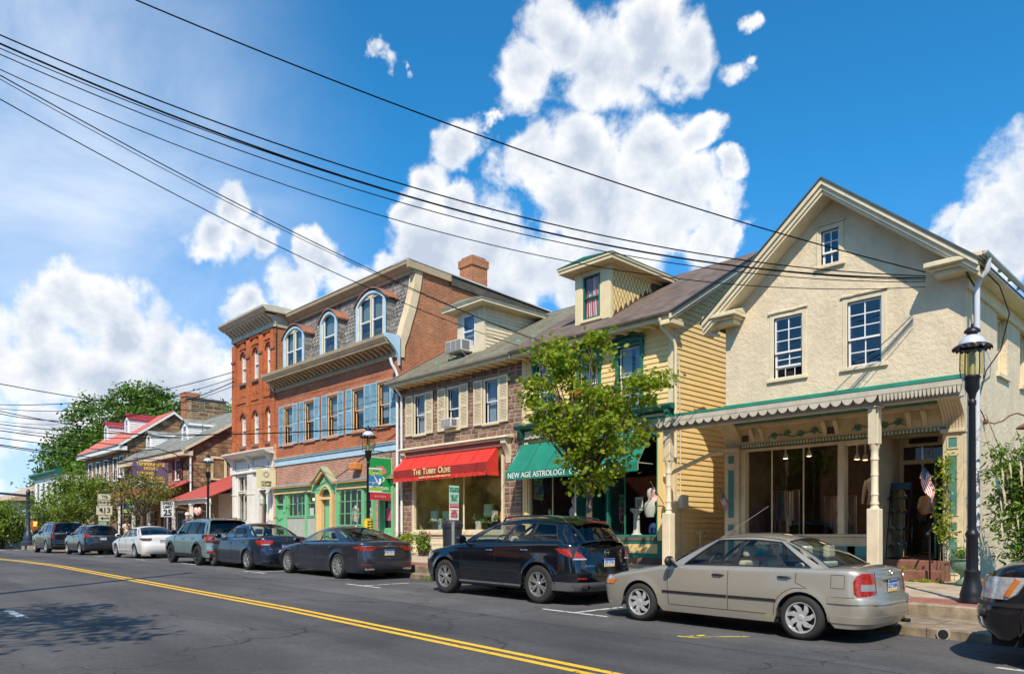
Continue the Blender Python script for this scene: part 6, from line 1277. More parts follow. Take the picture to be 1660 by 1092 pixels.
for (a, b_, c, d) in ops:
 n = 8; cx = (a + b_) / 2; r = (b_ - a) / 2
 m = MB(F); w_ = .06; m.box(a, a + w_, -.15,-.08, c, d); m.box(b_ - w_, b_, -.15,-.08, c, d); m.box(a + w_, b_ - w_, -.15,-.08, c, c + .07); m.box(a + w_, b_ - w_, -.14,-.07,(c + d) / 2 + .1,(c + d) / 2 + .16)
 for k in range(n):
  t0, t1 = PI * k / n, PI * (k + 1) / n; P = [(cx - rr * cos(t), d + rr * sin(t)) for rr, t in ((r - .07, t0),(r - .07, t1),(r, t1),(r, t0))]; m.quad([(p[0], -.08, p[1]) for p in P])
 w = obj('window', m, whiteM, TW, rec=False)
 for z0, z1 in ((c, (c + d) / 2 + .12),((c + d) / 2 + .12, d + r)): m = MB(F); m.quad([(a, -.12, z0),(b_, -.12, z0),(b_, -.12, z1),(a, -.12, z1)]); obj('pane', m, glassmat('clear_pane', (.8,.82,.84)), w)
 m = MB(F); m.quad([(a - .05,-.15, c),(b_ + .05,-.15, c),(b_ + .05,-.15, d + r),(a - .05,-.15, d + r)]); obj('blind', m, mat('blind_cream', (.80,.78,.68),.9), w)
m = MB(F); m.box(TX0 - .05, TX1 + .05,0,.10,10.3,10.55); m.box(TX0 - .1, TX1 + .1,0,.35,10.551,10.72) if False else None; m.box(TX0 - .12, TX1 + .12,0,.55,10.85,10.93); m.box(TX0 - .05, TX1 + .05,0,.08,10.551,10.849); m.prism([(0,10.931),(.62,10.931),(.80,11.1),(.82,11.2),(0,11.26)], 0, TX0 - .2, TX1 + .35)
obj('cornice', m, cw_, TW, bevel=.004)
m = MB(F)
for k in range(13): x = TX0 + .08 + k * .385; m.prism([(.08,10.50),(.14,10.52),(.34,10.68),(.5,10.78),(.52,10.849),(.08,10.849)], 0, x, x + .14)
obj('modillion', m, cw_, TW)
bracket(TW, F, TX1 + .0, TX1 + .12,10.3,10.93,.55, cw_); m = MB(side(TX1 + .0)); m.box(17.0,18.2,.0,.35,10.93,11.24); m.box(17,18.2,0,.06,10.3,10.93); obj('cornice_side', m, cw_, TW)
m = MB(); m.quad([(TX0,17,11.2),(TX1,17,11.2),(TX1,24,10.7),(TX0,24,10.7)]); obj('roof', m, blackroofM, TW)
sw_ = mat('shop_white', (.70,.68,.63),.55, var=.08, dirt=.15)
m = MB(F); wallgrid(m, TX0, TX1,-1.1,3.12, [(-39.36,-38.02,.55,3.05),(-36.75,-35.85,-.9,3.05)], .25); m.box(TX0, TX1,0,.06,3.121,3.9); obj('shop_front', m, sw_, TW, rec=False)
m = MB(F); m.prism([(0,3.9),(.45,3.98),(.62,4.1),(.62,4.17),(0,4.28)], 0, TX0 - .15, TX1 + .05); m.box(TX0 - .05, TX1,.06,.16,3.10,3.18); obj('shop_cornice', m, sw_, TW, bevel=.006)
for (a, b_) in ((-39.5,-37.8),(-37.3,-35.5)): m = MB(F); ring(m, a, b_, 3.28,3.80,.025,.06,.075); obj('panel_frame', m, mat('panel_line', (.18,.14,.12),.7), TW)
for x in (-39.78,-37.55,-35.25): bracket(TW, F, x - .1, x + .1,3.2,3.95,.38, sw_)
m = MB(F)
for (a, b_) in ((-39.86,-39.48),(-38.0,-37.3),(-35.75,-35.3)): m.box(a, b_, .001,.09,-1.1,3.1); m.box(a - .03, b_ + .03,0,.12,1.95,2.02)
obj('pilaster', m, sw_, TW, bevel=.01)
shopwin(TW, F, -39.34,-38.04,.56,2.1, whiteM, fw=.05, mull=(-38.7,), wname='window'); shopwin(TW, F, -39.34,-38.04,2.15,3.02, whiteM, fw=.05, mull=(-38.7,), wname='window'); shopwin(TW, F, -36.72,-35.88,2.15,3.02, whiteM, fw=.06, wname='transom'); m = MB(F); ring(m, -36.72,-35.88,-.9,2.12,.12,-.2,-.14); dd_ = obj('door', m, mat('door_brown', (.30,.24,.17),.6), TW); m = MB(F); m.quad([(-36.62,-.17,-.7),(-35.98,-.17,-.7),(-35.98,-.17,2.0),(-36.62,-.17,2.0)]); obj('pane', m, shopglassM, dd_)
m = MB(F); m.quad([(-39.9,-.9,-1),(-35,-.9,-1),(-35,-.9,3.2),(-39.9,-.9,3.2)]); obj('shop_room', m, interM, TW)
m = MB(front(17.3))
for k, x in enumerate((-39.25,-38.45)): m.grid([[(x + .28 * i / 8,.02 * sin(i * 2.2), z) for i in range(9)] for z in (.6,1.5,3.0)])
obj('curtain', m, mat('patterned_drape', (.60,.30,.14),.9, var=.6, vscale=12, col2=(.75,.66,.35)), TW, rec=False)
m = MB(); m.lathe([(.02,.45),(.1,.36),(.13,.3),(.13,.05),(.08,0),(.02,-.06)], -35.55,16.6,8, cz=1.35); lt = obj('wall_lantern', m, mat('lantern_glass', (.45,.5,.42),.3), TW)
m = MB(F); m.box(TX1 - .05, MX0 + .06,.0,.08,-1.0,4.4); obj('corner_pier', m, mat('apricot_pier', (.68,.42,.26),.7, var=.15, dirt=.2), TW)
m = MB(F); m.box(-39.6,-35.0,.5,.56,.35,.42); m.box(-39.6,-35.0,.5,.56,-.6,-.53)
for k in range(22): x = -39.6 + k * .21; m.box(x, x + .03,.51,.55,-.53,.35)
rl = obj('porch_rail', m, whiteM, TW)
# ================================================================ 6. stone inns further up the street
def gable_house(name, lab, cat, xa, xb, ze, slope, yr, wallm, roofm, root_y=17.2, trim=creamM, ycut=16.4, th=.1, sidewall=None):
 h = thing(name, lab, cat, ((xa + xb) / 2, root_y, gz((xa + xb) / 2) + .4)); fz = lambda y: ze + slope * (y - ycut)
 zb = gz(xb) - .3; zr = fz(yr)
 m = MB(); 
 for x in (xa, xb): m.poly([(x, 17, zb),(x, 2 * yr - 17, zb),(x, 2 * yr - 17, fz(17) - .08),(x, yr, zr - .12),(x, 17, fz(17) - .08)])
 obj('side_wall', m, wallm, h)
 m = MB(); pr = [(ycut, fz(ycut)),(yr, zr),(2 * yr - ycut, fz(ycut)),(2 * yr - ycut, fz(ycut) - th),(yr, zr - th),(ycut, fz(ycut) - th)]; m.prism(pr, 0, xa - .2, xb + .25); obj('roof', m, roofm, h)
 m = MB(); 
 for x in (xb + .255,):
  for s in (1,): i = [m.vert(x + b, y, z) for b in (0,.04) for y, z in ((ycut, fz(ycut) - .22),(yr, zr - .22),(yr, zr - .02),(ycut, fz(ycut) - .02))]; [m.face([i[k] for k in f]) for f in ((0,1,2,3),(4,5,6,7),(0,1,5,4),(1,2,6,5),(2,3,7,6),(3,0,4,7))]
  i = [m.vert(x + b, 2 * yr - y, z) for b in (0,.04) for y, z in ((ycut, fz(ycut) - .22),(yr, zr - .22),(yr, zr - .02),(ycut, fz(ycut) - .02))]; [m.face([i[k] for k in f]) for f in ((0,1,2,3),(4,5,6,7))]
 obj('rake_board', m, trim, h); m = MB(); m.box(xa - .15, xb + .2, ycut - .02,17.0, fz(ycut) - .42, fz(ycut) - .12); obj('eave', m, trim, h)
 gutter(h, front(17), xa - .15, xb + .2,17 - ycut + .06, fz(ycut) - .05, trim)
 return h, fz, zb
IA, fzA, zbA = gable_house('stone_inn', 'tan stone inn with a grey dormered roof behind the hanging purple sign', 'inn', -58.6,-46.0,5.05,.62,22.2, tanstoneM, roofgrM)
opsA = [(-57.6,-56.9,3.3,4.5),(-54.6,-53.9,3.3,4.5),(-51.5,-50.8,3.3,4.5),(-48.6,-47.9,3.3,4.5),(-56.5,-55.5,-1,1.2),(-53.6,-52.6,-.2,1.3),(-50.6,-49.6,-.2,1.3),(-48.3,-47.3,-1,1.2)]
m = MB(F); wallgrid(m, -58.6,-46.0, zbA, 4.95, opsA, .2); obj('front_wall', m, mortarM, IA, rec=False); ashlar(IA, F, -58.6,-46,-1.1,4.75, [(o[0] - .08, o[1] + .08, o[2] - .08, o[3] + .08) for o in opsA], tanstoneM, joined=True, wst=(.3,.8), hrow=(.18,.36))
ashlar(IA, side(-46.0),17.0,22.0,-1.0,8.4, [(18.2,19.1,3.2,4.65)], tanstoneM, joined=True, wst=(.3,.8), hrow=(.18,.36), clip=lambda y, z: z < fzA(y) - .15)
for o in opsA[:4]: window(IA, F, *o, cas=whiteM, sash=whiteM, mun=(2,2,2), cw=.08, proud=.06); [shutter(IA, F, a, b_, o[2], o[3], mat('maroon', (.16,.02,.03),.6), b=.06) for a, b_ in ((o[0] - .5, o[0] - .1),(o[1] + .1, o[1] + .5))]
window(IA, side(-46),18.3,19.0,3.3,4.55, cas=creamM, sash=whiteM, mun=(3,2,2), cw=.14, proud=.06)
for o in opsA[4:]: window(IA, F, *o, cas=whiteM, sash=whiteM, mun=(2,2,2), cw=.1, proud=.06, sill=False); [shutter(IA, F, a, b_, o[2], o[3], mat('maroon', (.16,.02,.03),.6), b=.06) for a, b_ in ((o[0] - .55, o[0] - .12),(o[1] + .12, o[1] + .55))]
def gdormer(root, xa, xb, yf, z1, peak, fz, slope, wallm, roofm):
 zb = fz(yf) - .05; cx = (xa + xb) / 2; yb = yf + (z1 - fz(yf)) / slope; yp = yf + (peak - fz(yf)) / slope
 m = MB(); m.poly([(xa, yf, zb),(xb, yf, zb),(xb, yf, z1),(cx, yf, peak - .05),(xa, yf, z1)]); m.poly([(xb, yf, zb),(xb, yb, z1),(xb, yf, z1)]); m.poly([(xa, yf, zb),(xa, yb, z1),(xa, yf, z1)]); d = obj('dormer', m, wallm, root)
 m = MB()
 for x0, s in ((xa - .12,1),(xb + .12,-1)): m.quad([(x0, yf - .15, z1 - .08),(cx, yf - .15, peak),(cx, yp, peak),(x0, yb - .1, z1 - .08)]); m.quad([(x0, yf - .15, z1 - .14),(cx, yf - .15, peak - .07),(cx, yf - .15, peak),(x0, yf - .15, z1 - .08)])
 obj('dormer_roof', m, roofm, d)
 q = MB(side(xb)); z = zb
 while z < z1: ye = yf + (z - fz(yf) + .13) / slope; q.prism([(.002, z),(.03, z),(.004, z + .13),(.002, z + .13)], 0, yf, ye); z += .14
 obj('dormer_siding', q, wallm, d, rec=False)
 w = (cx - (xb - xa) * .26, cx + (xb - xa) * .26, zb + .15, z1 - .02); Fd = front(yf); m = MB(Fd); ring(m, *w, .07,.0,.05); m.box(w[0] + .07, w[1] - .07,0,.04,(w[2] + w[3]) / 2 - .03,(w[2] + w[3]) / 2 + .03); m.box(cx - .02, cx + .02,0,.035, w[2] + .07,(w[2] + w[3]) / 2 - .03); obj('dormer_sash', m, whiteM, d); m = MB(Fd); m.box(w[0] + .02, w[1] - .02,.005,.012, w[2] + .02, w[3] - .02); obj('pane', m, mat('far_pane', (.10,.13,.17),.08), d)
gdormer(IA, -57.6,-56.3,18.0,7.0,7.35, fzA, .62, whiteM, roofgrM); gdormer(IA, -50.5,-49.2,18.0,7.0,7.42, fzA, .62, whiteM, roofgrM)
m = MB(); m.box(-57.0,-56.2,20.7,23.35,7.5,9.95); chA = obj('chimney', m, mortarM, IA); ashlar(chA, side(-56.2),20.7,23.35,8.2,9.9, [], tanstoneM, joined=True, wst=(.3,.7), hrow=(.16,.3)); ashlar(chA, front(20.7),-57.0,-56.2,8.2,9.9, [], tanstoneM, joined=True, wst=(.2,.5), hrow=(.16,.3)) ; m = MB(); m.box(-57.1,-56.1,20.6,23.45,9.951,10.03); obj('chimney_cap', m, mat('cap_dark', (.08,.08,.08),.8), chA)
m = MB(); m.tube([(-46.0,16.4,4.9),(-45.9,16.6,4.75),(-45.92,16.9,4.6),(-45.92,16.92,-1)], .06,8); obj('downspout', m, pipewM, IA, smooth=True)
IB, fzB, zbB = gable_house('red_roofed_house', 'stone house with a bright red metal roof and two white dormers left of the inn', 'house', -69.8,-58.75,6.4,.72,20.3, tanstoneM, redroofM, trim=whiteM)
opsB = [(a, a + .95,3.9,5.55) for a in (-68.6,-66.4,-64.2,-61.8)] + [(-60.2,-59.4,4.2,5.6)]
m = MB(F); wallgrid(m, -69.8,-58.75, zbB, 6.3, opsB, .2); obj('front_wall', m, mortarM, IB, rec=False); ashlar(IB, F, -69.8,-58.75,-1.3,6.1, [(o[0] - .08, o[1] + .08, o[2] - .08, o[3] + .08) for o in opsB], mat('pinkish_stone', (.28,.15,.10),.9, var=.3, vscale=2, col2=(.42,.25,.17), island=.45), joined=True, wst=(.3,.8), hrow=(.2,.4))
ashlar(IB, side(-58.75),17.0,22.0,5.0,9.3, [], tanstoneM, joined=True, wst=(.3,.8), hrow=(.2,.36), clip=lambda y, z: z < fzB(min(y, 40.6 - y)) - .15)
for o in opsB: window(IB, F, *o, cas=whiteM, sash=whiteM, mun=(2,2,2), cw=.1, proud=.06)
m = MB(); x = -69.9
while x < -58.6: i = [m.vert(x + dx, y, fzB(y) + .004 + dz) for y in (16.4,20.3) for dx, dz in ((-.03,0),(0,.05),(.03,0))]; m.face((i[0], i[1], i[4], i[3])); m.face((i[1], i[2], i[5], i[4])); x += .4
o = obj('roof_ribs', m, mat('red_metal_light', (.42,.075,.06),.5), IB, rec=False)
gdormer(IB, -68.2,-66.9,18.0,8.75,9.15, fzB, .72, whiteM, redroofM); gdormer(IB, -62.7,-61.4,18.0,8.75,9.2, fzB, .72, whiteM, redroofM)
m = MB(); m.box(-60.2,-59.3,21.4,22.5,7.5,10.8); m.box(-60.26,-59.24,21.34,22.56,10.6,10.95); obj('chimney', m, bricksM, IB); m = MB(); m.box(-67.6,-66.8,21,22.6,7.5,9.7); m.box(-67.7,-66.7,20.9,22.7,9.5,9.75); obj('chimney', m, bricksM, IB)
def ribroof(name, lab, xa, xb, yf, yb, zf, zb, posts, ground):
 P = thing(name, lab, 'porch', ((xa + xb) / 2, yf + .2, ground)); m = MB(); pr = [(yf, zf),(yb, zb),(yb, zb - .06),(yf, zf - .06)]; m.prism(pr, 0, xa, xb); obj('roof', m, redroofM, P)
 m = MB(); x = xa
 while x < xb: i = [m.vert(x + dx, y, z) for (y, z) in ((yf, zf),(yb, zb)) for dx, dz in ((-.03,0),(0,0),(.03,0))]; m.v[i[1]] = (x, yf, zf + .06); m.v[i[4]] = (x, yb, zb + .06); m.face((i[0], i[1], i[4], i[3])); m.face((i[1], i[2], i[5], i[4])); x += .24
 obj('roof_ribs', m, mat('red_metal_light', (.42,.075,.06),.5), P, rec=False); gutter(P, front(yf), xa, xb, .06, zf - .02, whiteM); m = MB(); m.box(xa, xb, yf + .05, yf + .2, zf - .28, zf - .06); obj('beam', m, whiteM, P)
 for x in posts: m = MB(); m.box(x - .08, x + .08, yf + .04, yf + .2, ground, zf - .28); m.box(x - .12, x + .12, yf, yf + .24, zf - .36, zf - .285); obj('post', m, whiteM, P)
 return P
ribroof('red_porch', 'long red ribbed porch roof on white posts along the stone inn', -58.5,-45.9,14.7,17.0,2.08,3.15,(-58.2,-55.4,-52.6,-49.8,-47.0),-.95)
ribroof('small_red_porch', 'short red ribbed porch roof beside the white shop of the brick tower', -45.6,-40.0,15.6,19.3,1.85,3.5,(-45.4,-42.6,-40.15),-.9)
LK = thing('low_annex', 'low annex of stone and white boards tucked between the inn and the brick tower', 'annex', (-43,19.4,-.9)); m = MB(); m.box(-46,-39.95,19.35,24,-1.2,4.7); obj('wall', m, whiteM, LK); m = MB(); m.prism([(18.9,4.75),(22,6.0),(22,5.9),(18.9,4.65)], 0,-46,-39.95); obj('roof', m, redroofM, LK); ashlar(LK, front(17.6),-46,-43.2,-1,2.3, [(-45,-44,-1,1.4)], tanstoneM, joined=True, wst=(.3,.7), hrow=(.2,.3)); m = MB(front(17.55)); m.box(-46,-43.2,-.1,0,-1,2.3); obj('stone_wall', m, mortarM, LK)
boards(LK, front(19.33),-42.4,-40.0,3.2,4.6, [], whiteM, .16, joined=True); window(LK, front(19.3),-41.7,-41.0,3.5,4.4, cas=whiteM, sash=whiteM, mun=(2,1,1), deep=-.02) if False else None
m = MB(front(17.6)); ring(m, -42.6,-40.4,-.3,1.5,.1,0,.06)
for x in (-42.0,-41.4,-40.9): m.box(x - .03, x + .03,.01,.05,-.2,1.4)
m.box(-42.5,-40.5,.01,.05,.5,.56); w = obj('window', m, whiteM, LK); m = MB(front(17.6)); m.box(-42.55,-40.45,-.05,.0,-.2,1.4); obj('pane', m, mat('far_pane', (.10,.13,.17),.08), w)
m = MB(front(17.5)); m.box(-43.2,-40,-.2,.0,-1,2.2); obj('shop_wall', m, sw_, LK)
m = MB(); m.tube([(-45.3,15.5,1.75),(-45.1,15.6,1.5),(-43.4,16.9,1.2),(-43.2,17.2,1.0),(-43.2,17.3,-.9)], .05,8); tag(obj('drain_pipe', m, creamM, smooth=True), 'cream drainpipe slanting from the small red porch to the stone wall', 'pipe')
m = MB(); [m.ell((-41.6 + .25 * k, 15.6,1.15 - .08 * (k % 2)),(.16,.12,.2)) for k in range(3)]; tag(obj('hanging_flowers', m, mat('pale_pink', (.65,.40,.38),.8, var=.3, vscale=14), smooth=True), 'pale pink hanging flowers under the small red porch', 'flowers')
t = thing('purple_sign', 'purple hanging sign with yellow lettering and a black and white checkered foot', 'sign', (-46.5,14.6,2.5)); SX = -46.4; sgm = side(SX + .03)
m = MB(side(SX)); m.box(13.75,15.75,-.03,.03,2.75,4.15); obj('board', m, mat('sign_purple', (.15,.095,.16),.6, var=.15, vscale=6), t); m = MB(); m.tube([(SX, 16.9,4.0),(SX, 16.2,4.7),(SX, 15.2,4.95),(SX, 14.0,4.7),(SX, 13.5,4.4)], .03,6); m.tube([(SX, 14,4.7),(SX, 14,4.15)], .012,5); m.tube([(SX, 15.5,4.85),(SX, 15.5,4.15)], .012,5); m.tube([(SX, 16.9,4.3),(SX, 13.8,4.3)], .02,5); obj('arm', m, blackM, t)
ylw = mat('sign_yellow', (.9,.62,.05),.6)
for txt, s, y, z in (('TEMPERANCE', .26,14.75,3.98),('HOUSE', .24,14.75,3.74),('DINING', .26,14.45,3.44),('SEAFOOD', .24,14.9,3.19),('TAVERN', .22,15.1,2.95)): obj('lettering', textmesh(txt, s, sgm, y, 0, z, bold=.006), ylw, t)
m = MB(side(SX)); m.box(13.75,15.75,-.03,.032,2.52,2.749); obj('check_board', m, whiteM, t); m = MB(sgm)
for k in range(14):
 for j in range(2):
  if (k + j) % 2: m.quad([(13.75 + k * 2 / 14,.005,2.52 + j * .11),(13.75 + (k + 1) * 2 / 14,.005,2.52 + j * .11),(13.75 + (k + 1) * 2 / 14,.005,2.63 + j * .11),(13.75 + k * 2 / 14,.005,2.63 + j * .11)])
obj('checks', m, darkM, t); m = MB(sgm); m.poly([(13.85,.005,2.76),(14.5,.005,2.76),(14.45,.005,2.95),(14.2,.005,3.02),(13.95,.005,2.9)]); obj('boat', m, whiteM, t)
# ================================================================ 7. beyond the side street
WB = thing('white_porch_building', 'white boarded building with a dark green cornice, porch and striped awning across the side street', 'building', (-84,17.5,-1.5))
opsW = [(-87.6 + 2.3 * k, -86.7 + 2.3 * k, 3.1,4.8) for k in range(5)]
m = MB(F); wallgrid(m, -88.8,-78,-2,5.3, opsW, .15); m.quad([(-78,0,-2),(-78,-3,-2),(-78,-3,5.3),(-78,0,5.3)]); m.quad([(-88.8,0,5.3),(-78,0,5.3),(-78,-3,5.3),(-88.8,-3,5.3)]); obj('wall', m, whiteM, WB, rec=False)
boards(WB, F, -88.8,-78,2.2,5.2, opsW, whiteM, .2, joined=True); m = MB(F); m.prism([(0,5.25),(.35,5.35),(.55,5.6),(.55,5.75),(0,5.95)], 0,-89,-77.8); obj('cornice', m, ytint, WB)
for o in opsW: window(WB, F, *o, cas=whiteM, sash=whiteM, mun=(2,1,1))
m = MB(); m.box(-89.5,-78,14.2,17,1.75,1.95); m.box(-89.4,-78.1,14.3,14.5,1.5,1.749); wr = obj('porch_roof', m, mat('grey_green_roof', (.35,.42,.38),.7), WB)
for x in (-89.0,-86.2,-83.4,-80.6): m = MB(); m.box(x - .17, x + .17,14.3,14.64,-1.6,1.5); obj('post', m, whiteM, WB)
m = MB(); m.grid([[(x, y, z) for x in (-84.5,-79.0)] for y, z in ((14.6,1.55),(13.6,.75),(13.6,.45))]); aw = obj('awning', m, mat('awning_maroon', (.20,.06,.06),.8), WB); m = MB()
for k in range(9): x = -84.3 + k * .6; m.grid([[(x, 14.59 - .0,1.56),(x + .25,14.59,1.56)], [(x, 13.59,.76),(x + .25,13.59,.76)], [(x, 13.59,.46),(x + .25,13.59,.46)]])
m.v = [(x, y - .01, z + .01) for x, y, z in m.v]; obj('stripe', m, mat('stripe_white', (.6,.55,.5),.8), aw)
m = MB(); m.box(-89,-78.5,16.8,16.97,-1.5,1.4); obj('porch_back', m, mat('dark_porch_wall', (.10,.09,.08),.8), WB)  # dark brown wall behind the porch posts
LW = thing('low_white_wall', 'low white wall with brown piers at the far corner of the junction', 'wall', (-79.5,16,-1.6))
m = MB(); m.box(-79.7,-79.4,12.6,22,-1.8,-.55); obj('panel', m, whiteM, LW)
for y in (12.6,15.2,17.8,20.4): m = MB(); m.box(-79.8,-79.3, y, y + .25,-1.8,-.48); obj('pier', m, mat('pier_brown', (.20,.10,.06),.8), LW)
CB = thing('tan_roofed_house', 'low cream house with a wide tan roof at the far left', 'house', (-112,18,-2)); m = MB(); m.box(-122,-102,18,28,-3,3.6); obj('wall', m, creamM, CB); m = MB(); m.prism([(16.5,3.6),(23,6.4),(29.5,3.6)], 0,-123,-101); obj('roof', m, mat('tan_roof', (.42,.32,.22),.85, var=.15), CB)
for k, (xa, xb, h, c, lab) in enumerate(((-64,-50,7, stuccoM, 'pale house far up the opposite side, mirrored in the olive shop window'),(-46,-34,8, brickoM, 'orange brick house up the opposite side, mirrored in the stone house shop'),(-30,-19,7.5, bricksM, 'brick row building across the street, seen only mirrored in shop glass'),(-13,-4,6.2, stuccoM, 'pale stucco house across the street, mirrored in the shop windows'),(4,16,7, brickfM, 'red brick house across the street at the near right, mirrored in car paint'))):
 b_ = thing('opposite_building', lab, 'building', ((xa + xb) / 2,-11,-1.5)); m = MB(); m.box(xa, xb, -20,-10,-1.8, h); obj('wall', m, c, b_); m = MB(); m.prism([(-20.3, h),(-15, h + 3),(-9.7, h)], 0, xa - .2, xb + .2); obj('roof', m, roofbM, b_)
 for j in range(int((xb - xa) / 2.4)):
  for z in (.0,3.4): m = MB(); x = xa + 1 + j * 2.4; ring(m := MB(lambda a, b, c: (a, -10 + b, c)), x, x + 1.0, z, z + 1.7,.08,0,.05); w = obj('window', m, whiteM, b_); m = MB(); m.box(x + .08, x + .92,-9.999,-9.99, z + .08, z + 1.62); obj('pane', m, mat('far_pane', (.10,.13,.17),.08), w)
# ================================================================ vegetation
def leafmat(name, c1, c2, trans=.35, sc=1.3):
 m = bpy.data.materials.new(name); m.use_nodes = True; nt = m.node_tree; n = nt.nodes; l = nt.links; n.clear()
 o = n.new('ShaderNodeOutputMaterial'); g = n.new('ShaderNodeNewGeometry'); t = n.new('ShaderNodeTexNoise'); t.inputs['Scale'].default_value = sc; t.inputs['Detail'].default_value = 6; t.inputs['Roughness'].default_value = .75; l.new(g.outputs['Position'], t.inputs['Vector'])
 mr = n.new('ShaderNodeMapRange'); mr.inputs[1].default_value = .32; mr.inputs[2].default_value = .68; l.new(t.outputs['Fac'], mr.inputs[0])
 mx = n.new('ShaderNodeMixRGB'); l.new(mr.outputs[0], mx.inputs[0]); mx.inputs[1].default_value = (*c1,1); mx.inputs[2].default_value = (*c2,1)
 p = n.new('ShaderNodeBsdfPrincipled'); p.inputs['Roughness'].default_value = .5; p.inputs['Specular IOR Level'].default_value = .35; l.new(mx.outputs[0], p.inputs['Base Color'])
 tr = n.new('ShaderNodeBsdfTranslucent'); tc_ = n.new('ShaderNodeMixRGB'); tc_.blend_type = 'MULTIPLY'; tc_.inputs[0].default_value = 1; l.new(mx.outputs[0], tc_.inputs[1]); tc_.inputs[2].default_value = (1.6,1.5,.5,1); l.new(tc_.outputs[0], tr.inputs[0])
 ms = n.new('ShaderNodeMixShader'); ms.inputs[0].default_value = trans; l.new(p.outputs[0], ms.inputs[1]); l.new(tr.outputs[0], ms.inputs[2]); l.new(ms.outputs[0], o.inputs[0]); return m
mapleM = leafmat('maple_leaf', (.09,.18,.012),(.33,.39,.02),.4,2.2); streetM = leafmat('street_leaf', (.06,.13,.012),(.20,.26,.025),.3,1.5); bigM = leafmat('big_tree_leaf', (.03,.09,.012),(.13,.23,.022),.28,.45)
farM = leafmat('far_leaf', (.06,.10,.035),(.14,.19,.05),.2,.4); bushM = leafmat('bush_leaf', (.055,.14,.02),(.20,.30,.04),.3,3); vineM = leafmat('vine_leaf', (.14,.22,.02),(.32,.38,.04),.4,4)
barkM = mat('bark', (.16,.12,.09),.9, var=.35, vscale=9, bump=.8, bscale=30, stretch=(1,1,.3)); darkbark = mat('dark_bark', (.09,.07,.05),.95, var=.3, vscale=6)
LOBE = [(0,0),(.18,.16),(.48,.10),(.34,.34),(.62,.52),(.28,.52),(.30,.78),(.10,.68),(0,1.0)]
LOBE = LOBE + [(-x, y) for x, y in LOBE[-2:0:-1]]
DIA = [(0,0),(.28,.4),(0,1),(-.28,.4)]; OVAL = [(0,0),(.22,.25),(.26,.55),(0,1),(-.26,.55),(-.22,.25)]
def leafmesh(name, C_, Nn, size, shape, m, parent=None, droop=.3):
 """one polygon per leaf at centres C_, facing roughly Nn"""
 n = len(C_); S_ = np.array(shape); k = len(S_)
 T = rng.normal(size=(n, 3)); T -= (T * Nn).sum(1, keepdims=True) * Nn; T /= np.linalg.norm(T, axis=1, keepdims=True) + 1e-9; T[:, 2] -= droop; T /= np.linalg.norm(T, axis=1, keepdims=True); B = np.cross(Nn, T); B /= np.linalg.norm(B, axis=1, keepdims=True) + 1e-9
 sz_ = size * rng.uniform(.6,1.25,(n, 1,1)); fold = np.abs(S_[:, 0])[None, :, None] * .35
 V = C_[:, None, :] + sz_ * (S_[None, :, 0:1] * B[:, None, :] + S_[None, :, 1:2] * T[:, None, :] - fold * Nn[:, None, :] * .8)
 me = bpy.data.meshes.new(name); off = WL[parent.name] if parent else Vector((0,0,0)); V = V.reshape(-1,3) - np.array(off)
 me.vertices.add(n * k); me.vertices.foreach_set('co', V.ravel()); me.loops.add(n * k); me.loops.foreach_set('vertex_index', np.arange(n * k)); me.polygons.add(n); me.polygons.foreach_set('loop_start', np.arange(0, n * k, k)); me.update(calc_edges=True); me.materials.append(m)
 o = bpy.data.objects.new(name, me); COL.objects.link(o); WL[o.name] = Vector(off)
 if parent: o.parent = parent
 return o
def crownpts(clumps, n_cl, r_cl, per, flat=.6, hollow=.55):
 """clumps: ellipsoids (x,y,z,rx,ry,rz). picks small sprays through their outer volume"""
 w = np.array([c[3] * c[4] * c[5] for c in clumps]) ** .7; w /= w.sum(); C_ = []; Nn = []; cen = []
 for _ in range(n_cl):
  c = clumps[rng.choice(len(clumps), p=w)]; d = rng.normal(size=3); d /= np.linalg.norm(d); r = rng.uniform(hollow, 1.02); p = np.array(c[:3]) + d * np.array(c[3:6]) * r; cen.append(p)
  k = int(per * rng.uniform(.5,1.4)); q = rng.normal(size=(k, 3)) * .5; rr = r_cl * rng.uniform(.7,1.3); q[:, 2] *= flat; C_.append(p + q * rr); nn = rng.normal(size=(k, 3)) * .55 + np.array([0,0,.75]) + d * .35; Nn.append(nn / np.linalg.norm(nn, axis=1, keepdims=True))
 return np.concatenate(C_), np.concatenate(Nn), cen
def tree(name, lab, x, y, zb, clumps, trunk_r, fork, n_cl, r_cl, per, size, shape, lm, bm_=None, group=None, lean=(0,0), nb=26):
 t = thing(name, lab, 'tree', (x, y, zb), group); bm_ = bm_ or barkM
 m = MB(); top = Vector((x + lean[0], y + lean[1], fork)); m.tube([(x, y, zb - .1),(x, y, zb + .05),(x + lean[0] * .4, y + lean[1] * .4, lerp(zb, fork, .5)), tuple(top)], [trunk_r * 1.5, trunk_r * 1.1, trunk_r * .9, trunk_r * .75], 10); 
 C_, Nn, cen = crownpts(clumps, n_cl, r_cl, per)
 for p in cen[:nb]:
  p = Vector(p); 
  mid = top.lerp(p, .5) + Vector((RU(-.1,.1), RU(-.1,.1),-.08 * (p - top).length)); r = trunk_r * RU(.22,.45)
  m.tube([tuple(top - Vector((0,0, RU(0,.4) * trunk_r))), tuple(mid), tuple(p)], [r * 1.4, r * .8, r * .2], 5)
 obj('trunk', m, bm_, t, smooth=True); leafmesh('crown', C_, Nn, size, shape, lm, t); return t
